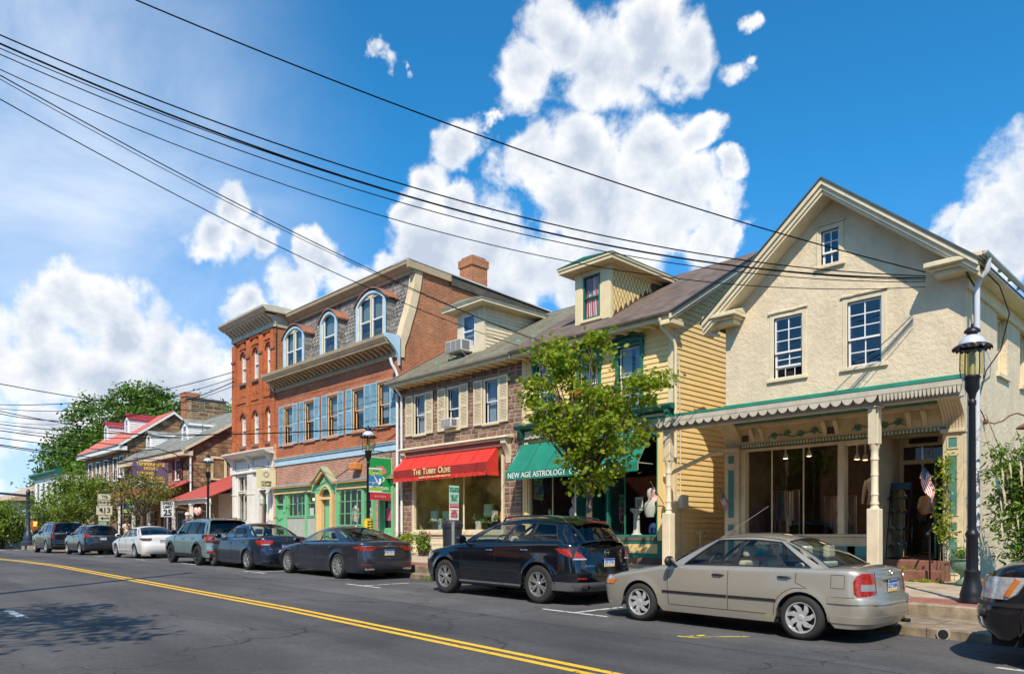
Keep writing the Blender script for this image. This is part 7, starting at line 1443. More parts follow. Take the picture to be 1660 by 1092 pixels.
cr = [(-11.15,13.3,2.6,1.0,1.0,.6),(-12.2,13.2,3.3,.95,.9,.6),(-10.3,13.4,3.2,1.15,.9,.45),(-11.7,13.3,4.15,.5,.6,.55),(-10.9,13.4,4.35,.42,.5,.35),(-12.45,13.3,4.45,.45,.5,.35),(-11.0,13.3,1.6,.85,.85,.42),(-10.4,13.2,2.2,.9,.8,.5),(-11.95,13.2,2.45,.6,.7,.4),(-12.6,13.2,2.75,.4,.5,.25),(-9.6,13.5,3.35,.6,.5,.25),(-11.3,13.3,1.15,.5,.55,.25)]
YT = tree('maple_tree', 'slender street maple with a light green crown in front of the yellow house', -11.22,13.3, sz(-11.2,13.3), cr, .085,1.35,330,.26,24,.115, LOBE, mapleM, nb=80)
m = MB(); P = Vector((-11.0,12.55,3.15))
C_ = np.array(P) + rng.normal(size=(14,3)) * .06; o = leafmesh('red_leaves', np.array(C_), np.tile([0,-.5,.8], (14,1)),.12, LOBE, mat('red_leaf', (.5,.06,.02),.6), YT)
ba = [(-46.5,13.9,2.1,1.3,1.5,.8),(-43.8,13.7,2.4,1.7,1.3,.9),(-41.8,13.6,2.1,1.0,1.2,.6),(-44.5,13.6,.9,.5,.8,.9),(-45.4,13.6,3.0,1.0,1.0,.5)]
tree('street_tree', 'reddish brown and green street tree in front of the stone inn behind the 25 sign', -44.2,13.6,-.9, ba, .12,.9,150,.5,20,.17, DIA, leafmat('mixed_leaf', (.11,.09,.02),(.20,.24,.04),.3,1.0), darkbark)
ba = [(-55.5,13.8,1.7,2.4,1.8,1.3),(-59.5,13.6,2.2,2.6,1.8,1.6),(-63.0,13.5,1.4,2.2,1.8,1.4),(-58.0,13.6,3.4,1.7,1.5,.9),(-54.0,13.8,2.9,1.2,1.3,.7)]
tree('street_tree', 'broad dense green street tree to the left of the purple sign', -58.8,13.6,-1.0, ba, .2,.6,420,.6,24,.22, DIA, streetM, darkbark)
ba = [(-75,12.6,.9,2.4,1.8,1.6),(-77,11.8,1.6,2.8,2,1.5),(-76.5,12.6,-.3,2.4,1.8,1.0),(-79,11.5,.6,3,2,1.6)]
tree('street_tree', 'dark green tree at the far left edge by the traffic signal', -77,12.2,-1.6, ba, .2,.5,330,.75,24,.26, DIA, streetM, darkbark)
ba = [(-82,24.5,9.5,4.6,4,4.0),(-87,24,5.5,4,4,3.4),(-76,26,10.8,3.6,4,2.6),(-71,27,10.0,4,4,2.8),(-88,24,2,4,4,3),(-80,25,4,5,4,4),(-83,25,13.4,2.4,2.6,2.2),(-73,27,7.5,4,4,3.4),(-96,22,8.0,5,3.2,4.0),(-95,22,3.5,5,3.2,3.5),(-90,23,12.0,4.2,3.4,3.2),(-101,22,5,3.2,3,3),(-90,23.5,7,4.5,3.5,4),(-79,25,13.0,2,2.4,1.8)]
tree('tall_tree', 'tall dark green tree rising behind the red roofed house', -80,25,-1, ba, .7,6,2100,.95,30,.42, DIA, bigM, darkbark)
ba = [(-150,37,9,8,7,5),(-158,36,7,7,7,4.5),(-141,38,8.5,6,6,3.5)]
tree('far_tree', 'distant pale green tree over the tan roof at the far left', -150,37,-3, ba, .8,4,420,1.8,22,.8, DIA, farM, darkbark)
ba = [(-8.0,-2.6,5.8,1.5,1.2,.9),(-10.4,-2.4,5.3,1.5,1.2,.9),(-7.4,-1.7,5.2,1.4,.3,.25),(-6.4,-2.3,5.0,1.0,.25,.2)]
tree('street_tree', 'street tree across the road, seen only by its shadow at the lower left', -8.9,-4.0,-1.4, ba, .16,2.6,75,.42,20,.24, DIA, streetM)
t = thing('bush', 'tall leafy bush with arching stems and pale flower spikes right of the stucco shop', 'bush', (-3.1,16.6,-1.0)); ba = [(-2.9,16.9,.1,1.05,.7,.9),(-3.3,16.8,1.2,.7,.6,.6),(-2.2,16.9,1.4,.9,.7,.8),(-1.4,16.8,.4,1.0,.7,1.2),(-2.4,16.7,-.4,1.2,.6,.5),(-1.6,17,1.9,.7,.6,.4),(-2.7,17,1.9,.4,.4,.4)]
ba += [(-1.9,16.7,.9,1.0,.7,.8),(-3.4,16.9,.5,.6,.5,1.0),(-2.6,16.8,.6,.9,.6,.9),(-.8,16.9,1.4,.9,.6,.8)]; C_, Nn, cen = crownpts(ba, 760,.22,38,.9,.25); leafmesh('leaves', C_, Nn, .13, [(0,0),(.15,.3),(.12,.7),(0,1),(-.12,.7),(-.15,.3)], bushM, t, droop=.5)
m = MB()
for k in range(26): a = RU(-1,1); m.tube([(-2.5 + a * .4,16.9,-1),(-2.5 + a * .9,16.85,.5),(-2.5 + a * 1.5,16.7,1.3 + RU(0,1.1)),(-2.5 + a * 1.75,16.5,1.1 + RU(0,1))], [.02,.014,.008,.004], 5)
obj('stems', m, mat('stem', (.20,.17,.08),.8), t); m = MB()
for k in range(28): p = Vector((RU(-3.6,-1.2), RU(16.05,16.5), RU(-.2,1.9))); m.tube([tuple(p), tuple(p + Vector((.03,-.08,-.13))), tuple(p + Vector((.05,-.1,-.30)))], [.01,.018,.005], 5)
obj('flower_spikes', m, mat('pale_spike', (.50,.42,.30),.9, var=.4, vscale=20), t)
t = thing('brick_planter', 'low brick planter edge at the foot of the tall bush', 'planter', (-2.8,15.95,-1.0)); bmn = MB(); pb = mat('planter_brick', (.32,.12,.07),.9, var=.3, vscale=5)
for r_ in range(3):
 for k in range(18): x = -4.0 + k * .215 + (.1 if r_ % 2 else 0); q = MB(); q.box(x, x + .20,15.9,16.0,-1.10 + r_ * .075,-1.035 + r_ * .075); obj('brick', q, pb, t)
m = MB(); m.box(-4.0,-.1,15.93,17,-1.2,-.93); obj('soil', m, mat('soil', (.05,.035,.02),1.0), t)
t = thing('urn', 'green patinated urn planter full of white flowers behind the black lamp post', 'urn', (-4.3,15.95,-1.05)); m = MB(); m.lathe([(.17,-1.05),(.17,-1.0),(.08,-.93),(.07,-.85),(.12,-.80),(.24,-.7),(.29,-.58),(.27,-.5),(.32,-.46),(.30,-.44),(.22,-.46)], -4.3,15.9,20); obj('bowl', m, mat('patina', (.16,.28,.20),.5, metal=.3, var=.35, vscale=8), t, smooth=True, sharp=50)
C_, Nn, _ = crownpts([(-4.3,15.9,-.32,.33,.3,.16)], 40,.1,16,1,.2); leafmesh('leaves', C_, Nn, .06, DIA, bushM, t); C_, Nn, _ = crownpts([(-4.3,15.85,-.27,.36,.33,.15)], 26,.03,7,1,.8); leafmesh('flowers', C_, Nn, .035, OVAL, mat('petal_white', (.8,.8,.76),.7), t)
t.scale = (.8,.8,.8); t.location = (-4.13,15.95,-1.0)
t = thing('vine', 'yellow green vine climbing the right pilaster by the door of number 21', 'vine', (-4.65,16.6,-1)); ba = [(-4.62,16.55,.0 + .28 * k, .22 - .015 * k, .14,.2) for k in range(6)]; C_, Nn, cen = crownpts(ba, 48,.12,12,1,.2); leafmesh('leaves', C_, Nn, .085, OVAL, vineM, t); m = MB()
for k in range(5): m.tube([(-4.75 + .07 * k, 16.6,-1),(-4.7 + .05 * k, 16.6,0),(-4.62 + .03 * sin(k),16.65,1.5)], .007,5)
obj('stems', m, mat('stem', (.2,.17,.08)), t)
t = thing('handrail', 'slim black iron handrail at the right of the brownstone steps', 'handrail', (-4.75,16.2,-1)); m = MB(); m.tube([(-4.80,16.2,-1),(-4.80,16.2,-.1),(-4.81,16.15,-.02),(-4.78,16.7,.26),(-4.78,16.75,-.6)], .02,6); m.ell((-4.81,16.12,-.05),(.05,.07,.05)); obj('rail', m, blackM, t, smooth=True)
potM = mat('pot_brown', (.12,.07,.05),.7, var=.3)
for k, (x, lab) in enumerate(((-21.9, 'left flower pot of yellow green foliage under the olive shop window'),(-20.7, 'flower pot with pink blooms and trailing green under the olive shop window'))):
 t = thing('flower_pot', lab, 'flower pot', (x, 15.6,-.9)); m = MB(); m.lathe([(.14,-.92),(.17,-.9),(.24,-.55),(.26,-.55),(.26,-.50),(.2,-.52)], x, 15.6,14); obj('pot', m, potM, t, smooth=True, sharp=40); C_, Nn, _ = crownpts([(x, 15.6,-.28,.42,.36,.26),(x + .1,15.5,-.5,.4,.3,.16)], 60,.12,16,1,.3); leafmesh('leaves', C_, Nn, .10, OVAL, vineM if k == 0 else bushM, t)
 if k: C_, Nn, _ = crownpts([(x + .22,15.5,-.15,.18,.2,.1)], 8,.04,8,1,.5); leafmesh('blooms', C_, Nn, .07, OVAL, mat('pink_bloom', (.65,.06,.30),.6), t)
C_, Nn, _ = crownpts([(-12.5,12.1, gz(-12.5) + .02,.7,.12,.05),(-15.7,12.1, gz(-15.7) + .04,.5,.1,.06),(-4.9,16.2,-1.0,.5,.15,.04),(-5.5,16.5,-.78,.4,.06,.03)], 60,.07,16,.5,.1)
o = leafmesh('weeds', C_, Nn, .07, DIA, vineM); o['label'] = 'weeds growing along the kerb and at the steps'; o['category'] = 'weeds'; o['kind'] = 'stuff'
for k, (x, y, c, lab) in enumerate(((-6.1,2.35, vineM, 'yellow green leaf lying on the road at the lower left'),(-11.2,8.6, mat('dry_leaf', (.35,.2,.08),.8), 'small dry brown leaf on the road below the dark green SUV'))):
 m = MB(); m.face([m.vert(x + px * .09, y + py * .09, gz(x) + .012 + .01 * abs(px)) for px, py in LOBE]); tag(obj('fallen_leaf', m, c), lab, 'leaf')
# ================================================================ street furniture
lampM = mat('lamp_black', (.008,.009,.012),.42, spec=.4); domeM = mat('lamp_dome', (.60,.64,.70),.3, metal=.2); lg = glassmat('lamp_glass', (.90,.85,.60), rough=.2)
def streetlamp(x, y, lab, first=None):
 b = sz(x, y)
 if first: return dup(first, (x, y, b), lab)
 t = thing('street_lamp', lab, 'street lamp', (0,0,0), 'black cast iron street lamps'); 
 m = MB(); m.lathe([(r * .68 if .5 < h < 3.2 else r * .76 if h < .5 else r, h) for r, h in [(.24,0),(.245,.05),(.22,.09),(.225,.13),(.20,.20),(.165,.30),(.14,.42),(.15,.45),(.15,.49),(.125,.52),(.12,.56),(.115,1.0),(.125,1.02),(.14,1.05),(.14,1.08),(.11,1.12),(.085,1.14),(.08,1.2),(.065,3.05),(.085,3.08),(.085,3.13),(.06,3.16),(.06,3.25),(.10,3.32),(.10,3.45),(.12,3.5),(.10,3.53)]], 0,0,24); obj('post', m, lampM, t, smooth=True, sharp=35)
 m = MB()
 for k in range(12): a = 2 * PI * k / 12; m.tube([(.080 * cos(a),.080 * sin(a),.56),(.077 * cos(a),.077 * sin(a),.99)], .006,4); m.tube([(.053 * cos(a),.053 * sin(a),1.2),(.043 * cos(a),.043 * sin(a),3.04)], .005,4)
 obj('fluting', m, lampM, t)
 m = MB(); m.lathe([(.10,3.53),(.145,3.58),(.165,3.66),(.165,3.95)], 0,0,20); m.f = m.f[:-2]; m.mi = m.mi[:-2]; obj('lamp_glass', m, lg, t, smooth=True)
 m = MB(); m.lathe([(.04,3.53),(.045,3.7),(.05,3.8),(.03,3.9)], 0,0,10); obj('bulb', m, mat('lamp_bulb', (.50,.48,.38),.4), t, smooth=True)
 m = MB()
 for k in range(4): a = PI / 4 + PI / 2 * k; m.tube([(.17 * cos(a),.17 * sin(a),3.48),(.19 * cos(a),.19 * sin(a),3.62),(.182 * cos(a),.182 * sin(a),3.96)], .009,5)
 n = 20; m.grid([[(r * cos(2*PI*k/(2*n)) , r * sin(2*PI*k/(2*n)), z + (-.035 if (k % 2 and e) else 0)) for k in range(2 * n + 1)] for r, z, e in ((.17,4.02,0),(.24,3.99,0),(.275,3.955,1),(.262,3.975,1),(.165,3.96,0))]); obj('cage', m, lampM, t)
 m = MB(); m.lathe([(.19,4.01),(.18,4.06),(.13,4.12),(.09,4.15)], 0,0,20); obj('dome', m, domeM, t, smooth=True)
 m = MB(); m.lathe([(.09,4.14),(.07,4.17),(.08,4.19),(.115,4.2),(.11,4.23),(.07,4.265),(.03,4.28),(.018,4.29),(.022,4.31),(.018,4.33),(.004,4.35)], 0,0,18); obj('finial', m, lampM, t, smooth=True, sharp=50)
 t.location = (x, y, b); return t
L0 = streetlamp(-3.27,13.05, 'nearest black cast iron street lamp, at the right in front of the stucco house')
streetlamp(-20.35,13.1, 'black street lamp carrying the blue and green banner in front of the green shops', L0); streetlamp(-33.5,13.1, 'black street lamp standing by the white shop front of the brick tower', L0); streetlamp(-46.2,13.1, 'farthest black street lamp, with a blue and green banner by the stone inn', L0)
def banner(X, y0, y1, z0, z1, lab, words=True):
 t = thing('banner', lab, 'banner', (X, (y0 + y1) / 2, z0), 'blue and green lamp post banners'); sg2 = side(X + .008); h = z1 - z0; w = y1 - y0
 m = MB(side(X)); m.box(y0, y1,-.006,.006, z0, z1); obj('cloth', m, mat('banner_blue', (.03,.20,.42),.7), t)
 m = MB(sg2); m.box(y0, y1,0,.003, z1 - h * .30, z1 - h * .06); m.box(y0, y1,0,.003, z0 + h * .06, z0 + h * .2); obj('green_band', m, mat('banner_green', (.28,.50,.03),.7), t)
 m = MB(sg2); m.box(y0, y1,0,.003, z1 - h * .06, z1); m.box(y0, y1,0,.003, z0, z0 + h * .06); m.box(y0, y1,0,.003, z0 + h * .2, z0 + h * .25); obj('white_band', m, whiteM, t)
 m = MB(); c = (y0 + y1) / 2; pts = [(y0 + w * .15, z0 + h * .66),(y0 + w * .35, z0 + h * .68),(y0 + w * .62, z0 + h * .42),(y0 + w * .76, z0 + h * .32),(y0 + w * .86, z0 + h * .40),(y0 + w * .84, z0 + h * .56)]; m.tube([(X + .016, a, b) for a, b in pts], [.008,.014,.03,.045,.04,.05], 6); obj('saxophone', m, whiteM, t)
 if words:
  obj('lettering', textmesh('MUSIC', h * .105, sg2, c, .004, z1 - h * .13, bold=.002), mat('banner_blue', (.03,.2,.42)), t); obj('lettering', textmesh('FESTIVAL', h * .07, sg2, c, .004, z1 - h * .23), whiteM, t); obj('lettering', textmesh('DOWNTOWN\nFREE', h * .06, sg2, y0 + w * .32,.004, z0 + h * .36), whiteM, t); obj('lettering', textmesh('AUGUST  5 - 8', h * .05, sg2, c, .004, z0 + h * .225), mat('banner_blue', (.03,.2,.42)), t)
 m = MB(); 
 for z in (z0, z1): m.tube([(X, y0 - .05, z),(X, y1, z)], .012,6)
 obj('bracket', m, lampM, t); return t
banner(-20.25,13.06,13.56,1.27,2.07, 'blue and green banner with a white saxophone on the lamp post before the green sign'); banner(-46.1,13.18,13.68,1.09,1.84, 'small distant blue and green banner on the lamp post by the stone inn', False)
t = thing('lamp_tag', 'yellow plastic notice strapped round the lamp post of the green shops', 'notice', (-20.35,13.0,.1)); m = MB(); m.lathe([(.16,-.05),(.14,.35),(.15,.42),(.135,.42),(.14,-.05)], -20.35,13.1,14); obj('sleeve', m, mat('tag_yellow', (.72,.50,.02),.6), t); m = MB()
for k in range(4): m.box(-20.22,-20.2,12.97,13.2,.04 + .09 * k, .065 + .09 * k)
obj('print_line', m, darkM, t)
def post(x, y, z1, m_=zincM, r=.03): m = MB(); m.box(x - r * .8, x + r * .8, y - r, y + r, sz(x, y), z1); return m
def plate(root, X, y, z, w, h, m_, border=None, name='plate'):
 m = MB(side(X)); m.box(y - w / 2, y + w / 2,0,.006, z - h / 2, z + h / 2); p = obj(name, m, m_, root, bevel=.004)
 if border: m = MB(side(X + .0065)); ring(m, y - w / 2 + .015, y + w / 2 - .015, z - h / 2 + .015, z + h / 2 - .015,.012,0,.001); obj('border', m, border, p)
 return p
signw = mat('sign_face', (.74,.75,.72),.5); signc = mat('route_cream', (.68,.62,.45),.5)
t = thing('speed_sign', 'white SPEED LIMIT 25 sign on a thin post', 'road sign', (-39.0,13.2,-.8)); obj('post', post(-39.0,13.2,1.5), zincM, t); plate(t, -38.96,13.2,1.13,.66,.80, signw, darkM); sg2 = side(-38.95); obj('lettering', textmesh('SPEED\nLIMIT', .19, sg2,13.2,0,1.33, bold=.004), darkM, t); obj('lettering', textmesh('25', .42, sg2,13.2,0,.94, bold=.012), darkM, t)
t = thing('route_sign', 'cream stack of route signs reading TO NORTH 413 with a left arrow', 'road sign', (-49.6,13.1,-.8)); obj('post', post(-49.6,13.1,2.3), zincM, t); X = -49.56; sg2 = side(X + .01)
plate(t, X, 13.1,2.12,.74,.36, signc, darkM); plate(t, X, 13.1,1.76,.74,.34, signc, darkM); plate(t, X, 13.1,1.29,.88,.56, signc); plate(t, X, 13.1,.80,.68,.36, signc, darkM); plate(t, X, 13.02,.38,.42,.42, mat('small_green_sign', (.25,.50,.38),.5))
obj('lettering', textmesh('TO', .22, sg2,13.1,0,2.12, bold=.004), darkM, t); obj('lettering', textmesh('NORTH', .2, sg2,13.1,0,1.76, bold=.004), darkM, t); obj('lettering', textmesh('413', .42, sg2,13.12,0,1.29, bold=.008), darkM, t)
m = MB(sg2); m.poly([(12.86,.001,.80),(13.02,.001,.91),(13.02,.001,.835),(13.34,.001,.835),(13.34,.001,.765),(13.02,.001,.765),(13.02,.001,.69)]); obj('arrow', m, darkM, t)
t = thing('parking_sign', 'green TWO HOUR PARKING sign above a red headed regulation sign before the olive shop', 'road sign', (-16.15,13.2,-.9)); obj('post', post(-16.15,13.2,1.3), zincM, t); X = -16.11; sg2 = side(X + .008)
fp = lambda *a: None
def fplate(root, x, Y, z, w, h, m_, name='plate'): m = MB(front(Y)); m.box(x - w / 2, x + w / 2,0,.006, z - h / 2, z + h / 2); return obj(name, m, m_, root, bevel=.01)
mint = mat('parking_mint', (.38,.66,.52),.5); dkg = mat('parking_green', (.02,.20,.12),.5); rdS = mat('sign_red', (.5,.03,.05),.5)
plate(t, X, 13.2,1.05,.36,.49, mint); plate(t, X, 13.2,.56,.35,.47, signw); m = MB(sg2); m.box(13.035,13.365,0,.002,.67,.78); obj('red_band', m, rdS, t)
obj('lettering', textmesh('TWO HOUR\nPARKING', .078, sg2,13.2,0,1.18, bold=.002), dkg, t); obj('lettering', textmesh('9 AM - 5 PM\nMON - SAT\nEXCEPT\nHOLIDAYS', .05, sg2,13.2,0,.95), dkg, t); obj('lettering', textmesh('SNOW EMERGENCY', .037, sg2,13.2,.003,.725), signw, t); obj('lettering', textmesh('NO PARKING\nDURING\nEMERGENCY\nTOW ZONE\nVEHICLES WILL\nBE TOWED', .042, sg2,13.2,0,.50), rdS, t)
t = thing('litter_bin', 'black round litter bin in front of the olive shop window', 'litter bin', (-18.0,14.6,-.9)); m = MB(); m.lathe([(.24,-.92),(.28,-.9),(.31,.12),(.34,.13),(.34,.24),(.31,.26),(.28,.32),(.20,.34),(.18,.25)], -17.9,14.6,22); obj('bin', m, mat('bin_black', (.02,.022,.028),.45), t, smooth=True, sharp=40)
ba = [(-55,-8,4.5,3.5,2.5,2.6),(-50,-8,5.5,3,2.5,2.4),(-20,-8.4,4.2,2.4,1.8,2)]; tree('street_tree', 'leafy tree across the street mirrored in the shop windows', -50,-8,-1.2, ba, .2,2.2,240,.8,24,.36, DIA, mapleM, nb=6)
t = thing('traffic_signal', 'dark blue traffic signal pole with a mast arm over the far junction', 'traffic signal', (-68.2,12.6, gz(-68) + .3)); sb = mat('signal_blue', (.02,.035,.06),.45); gb = gz(-68) + .3
m = MB(); m.lathe([(.50,0),(.52,.3),(.34,.45),(.36,.6),(.26,.9),(.2,1.1),(.15,1.2),(.14,4.2),(.18,4.25),(.10,4.4),(.02,4.5)], -68.2,12.6,14, cz=gb); obj('pole', m, sb, t, smooth=True, sharp=40)
m = MB(); m.tube([(-68.2,12.6, gb + 3.95),(-68.3,10, gb + 4.15),(-68.4,5, gb + 4.45)], [.10,.08,.05], 8); obj('mast_arm', m, sb, t)
m = MB(); m.box(-68.1,-67.6,12.75,13.15,.1,.85); ph = obj('pedestrian_signal', m, mat('signal_yellow', (.35,.08,.02),.6), t, bevel=.04); m = MB(); m.box(-67.6,-67.59,12.82,13.08,.42,.78); obj('lit_hand', m, mat('signal_lit', (1,.2,.05),.5, emit=(1,.22,.04), estr=3), ph)
# ================================================================ overhead wires
def cable(p0, p1, sag, r, lab, group=None):
 p0, p1 = Vector(p0), Vector(p1); pts = []
 for k in range(41): s = k / 40; p = p1.lerp(p0, s); pts.append((p.x, p.y, p.z - 4 * sag * s * (1 - s)))
 m = MB(); m.tube(pts, r * .78,6); o = obj('overhead_cable', m, mat('cable_black', (.004,.004,.005),.9, spec=.1), smooth=True); tag(o, lab, 'cable', group); return o
PX, PY = -15.5,-.5; EX, EY = -4.97,16.5
cable((PX, PY, 10.34),(EX, EY, 5.3),.58,.016, 'highest overhead cable, crossing alone from the top of the photo to the stucco gable')
cable((PX, PY, 8.98),(EX, EY, 5.22),1.17,.016, 'uppermost cable of the slack bundle of five that runs to the stucco gable')
cable((PX, PY + .02,8.9),(EX, EY, 5.18),1.29,.022, 'thick twisted cable, second from the top of the slack bundle')
cable((PX, PY - .05,8.78),(EX, EY, 5.14),1.22,.011, 'thin middle cable of the slack bundle')
cable((PX, PY + .05,8.72),(EX, EY, 5.10),1.30,.012, 'fourth cable down in the slack bundle')
cable((PX, PY, 8.60),(EX, EY, 5.0),1.52,.011, 'lowest, separate thin cable under the slack bundle')
cable((PX, PY, 8.77),(-15.57,16.40,5.76),.43,.014, 'cable descending to the eave of the yellow house, upper of two')
cable((PX + .02, PY, 8.72),(-15.3,16.40,5.70),.52,.009, 'thin cable just below the one to the yellow house eave')
cable((PX, PY, 8.43),(-16.79,16.40,5.94),.53,.013, 'lower descending cable ending at the joint of the olive and brown roofs')
P3 = thing('utility_pole', 'wooden utility pole across the street carrying the overhead cables', 'utility pole', (PX, PY, -1.4)); m = MB(); m.tube([(PX, PY - .1,-1.5),(PX, PY - .1,10.9)], [.15,.11], 10); obj('pole', m, mat('pole_wood', (.16,.11,.07),.9, var=.3), P3)
import itertools
def atP(u, v, Y):
 a = (u - 830) / FPX; S_, C_ = sin(YAW), cos(YAW); d = Y / (C_ + a * S_); return (d * (-S_ + a * C_), Y, (861 - v) * d / FPX)
fw = [((-10,620,6),(380,668,22),.3,.028),((-10,655,8),(380,602,16.9),.6,.026),((-10,661,8),(380,612,16.9),.8,.022),((-10,668,8),(380,618,16.9),1.2,.03),((-10,664,6),(340,712,22),.3,.026),((-10,681,9),(380,625,16.9),1.0,.018),((-10,686,8),(640,690,16.8),.5,.03),((-10,691,8),(380,700,16.8),.5,.022),((-10,696,6),(300,726,22),.2,.028),((-10,708,6),(300,735,22),.2,.026),((-10,719,6),(300,752,22),.2,.032),((-10,721,6.2),(300,758,22),.2,.022)]
ords = ['highest', 'second', 'third', 'fourth', 'fifth', 'sixth', 'seventh', 'eighth', 'ninth', 'tenth', 'eleventh', 'lowest']
for k, (a, b, s, r) in enumerate(fw): cable(atP(*a), atP(*b), s, r, '%s of the distant thin cables crossing the sky at the left edge' % ords[k], 'distant cables at the left edge')
for k, (z, x1, zz) in enumerate(((6.9,-24.3,6.2),(5.5,-24.3,5.25),(4.4,-24.3,4.15))): cable((-39.8,16.62, z - .2),(-24.6,16.5, zz),.12,.010, ['cable strung along the brick front just under the mansard cornice', 'cable strung across the blue shuttered windows', 'lower cable strung below the blue shuttered windows'][k])
# ================================================================ cars
tyreM = mat('tyre', (.022,.021,.02),.85, bump=.2, bscale=120); trimM = mat('car_black_trim', (.015,.015,.016),.5); chromeM = mat('chrome', (.75,.76,.78),.12, metal=1.0); rimM = mat('alloy', (.50,.50,.49),.3, metal=.75); rimdM = mat('rim_dark', (.03,.03,.035),.4, metal=.4)
redL = mat('tail_lamp_red', (.26,.004,.006),.2, coat=.6, var=.4, vscale=26, col2=(.40,.03,.01)); clearL = mat('lamp_clear', (.55,.55,.56),.12, metal=.4, coat=1.0, var=.3, vscale=22); amberL = mat('lamp_amber', (.62,.17,.02),.15, coat=1.0); underM = mat('underbody', (.012,.012,.012),.95); seatB = mat('seat_beige', (.55,.48,.38),.8); seatD = mat('seat_dark', (.05,.05,.055),.8)
cglass = glassmat('car_glass', (.74,.82,.77)); cglassd = glassmat('car_glass_dark', (.10,.12,.13)); plateblue = mat('plate_blue', (.02,.08,.30),.5); plateyel = mat('plate_yellow', (.75,.48,.04),.5); platew = mat('plate_white', (.62,.68,.75),.5)
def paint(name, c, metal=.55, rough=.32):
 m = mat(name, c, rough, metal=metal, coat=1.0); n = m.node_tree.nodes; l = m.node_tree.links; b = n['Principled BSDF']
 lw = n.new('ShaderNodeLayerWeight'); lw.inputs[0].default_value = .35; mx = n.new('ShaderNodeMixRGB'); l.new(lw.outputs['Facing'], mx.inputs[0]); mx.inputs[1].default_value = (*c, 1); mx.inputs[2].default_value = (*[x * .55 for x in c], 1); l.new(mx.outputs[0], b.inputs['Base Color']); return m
def sm(x, ks):
 """smooth knot interpolation (monotone cosine blend of slopes)"""
 if x <= ks[0][0]: return ks[0][1]
 if x >= ks[-1][0]: return ks[-1][1]
 n = len(ks)
 for i in range(n - 1):
  if x <= ks[i + 1][0]:
   x0, y0 = ks[i]; x1, y1 = ks[i + 1]; h = x1 - x0; t = (x - x0) / h
   def sl(j):
    if j <= 0 or j >= n - 1: 
     j2 = max(0, min(n - 2, j if j <= 0 else n - 2)); return (ks[j2 + 1][1] - ks[j2][1]) / (ks[j2 + 1][0] - ks[j2][0])
    a = (ks[j][1] - ks[j - 1][1]) / (ks[j][0] - ks[j - 1][0]); b = (ks[j + 1][1] - ks[j][1]) / (ks[j + 1][0] - ks[j][0])
    return 0 if a * b <= 0 else 2 * a * b / (a + b)
   m0, m1 = sl(i), sl(i + 1); return (2*t**3 - 3*t*t + 1) * y0 + (t**3 - 2*t*t + t) * h * m0 + (3*t*t - 2*t**3) * y1 + (t**3 - t*t) * h * m1
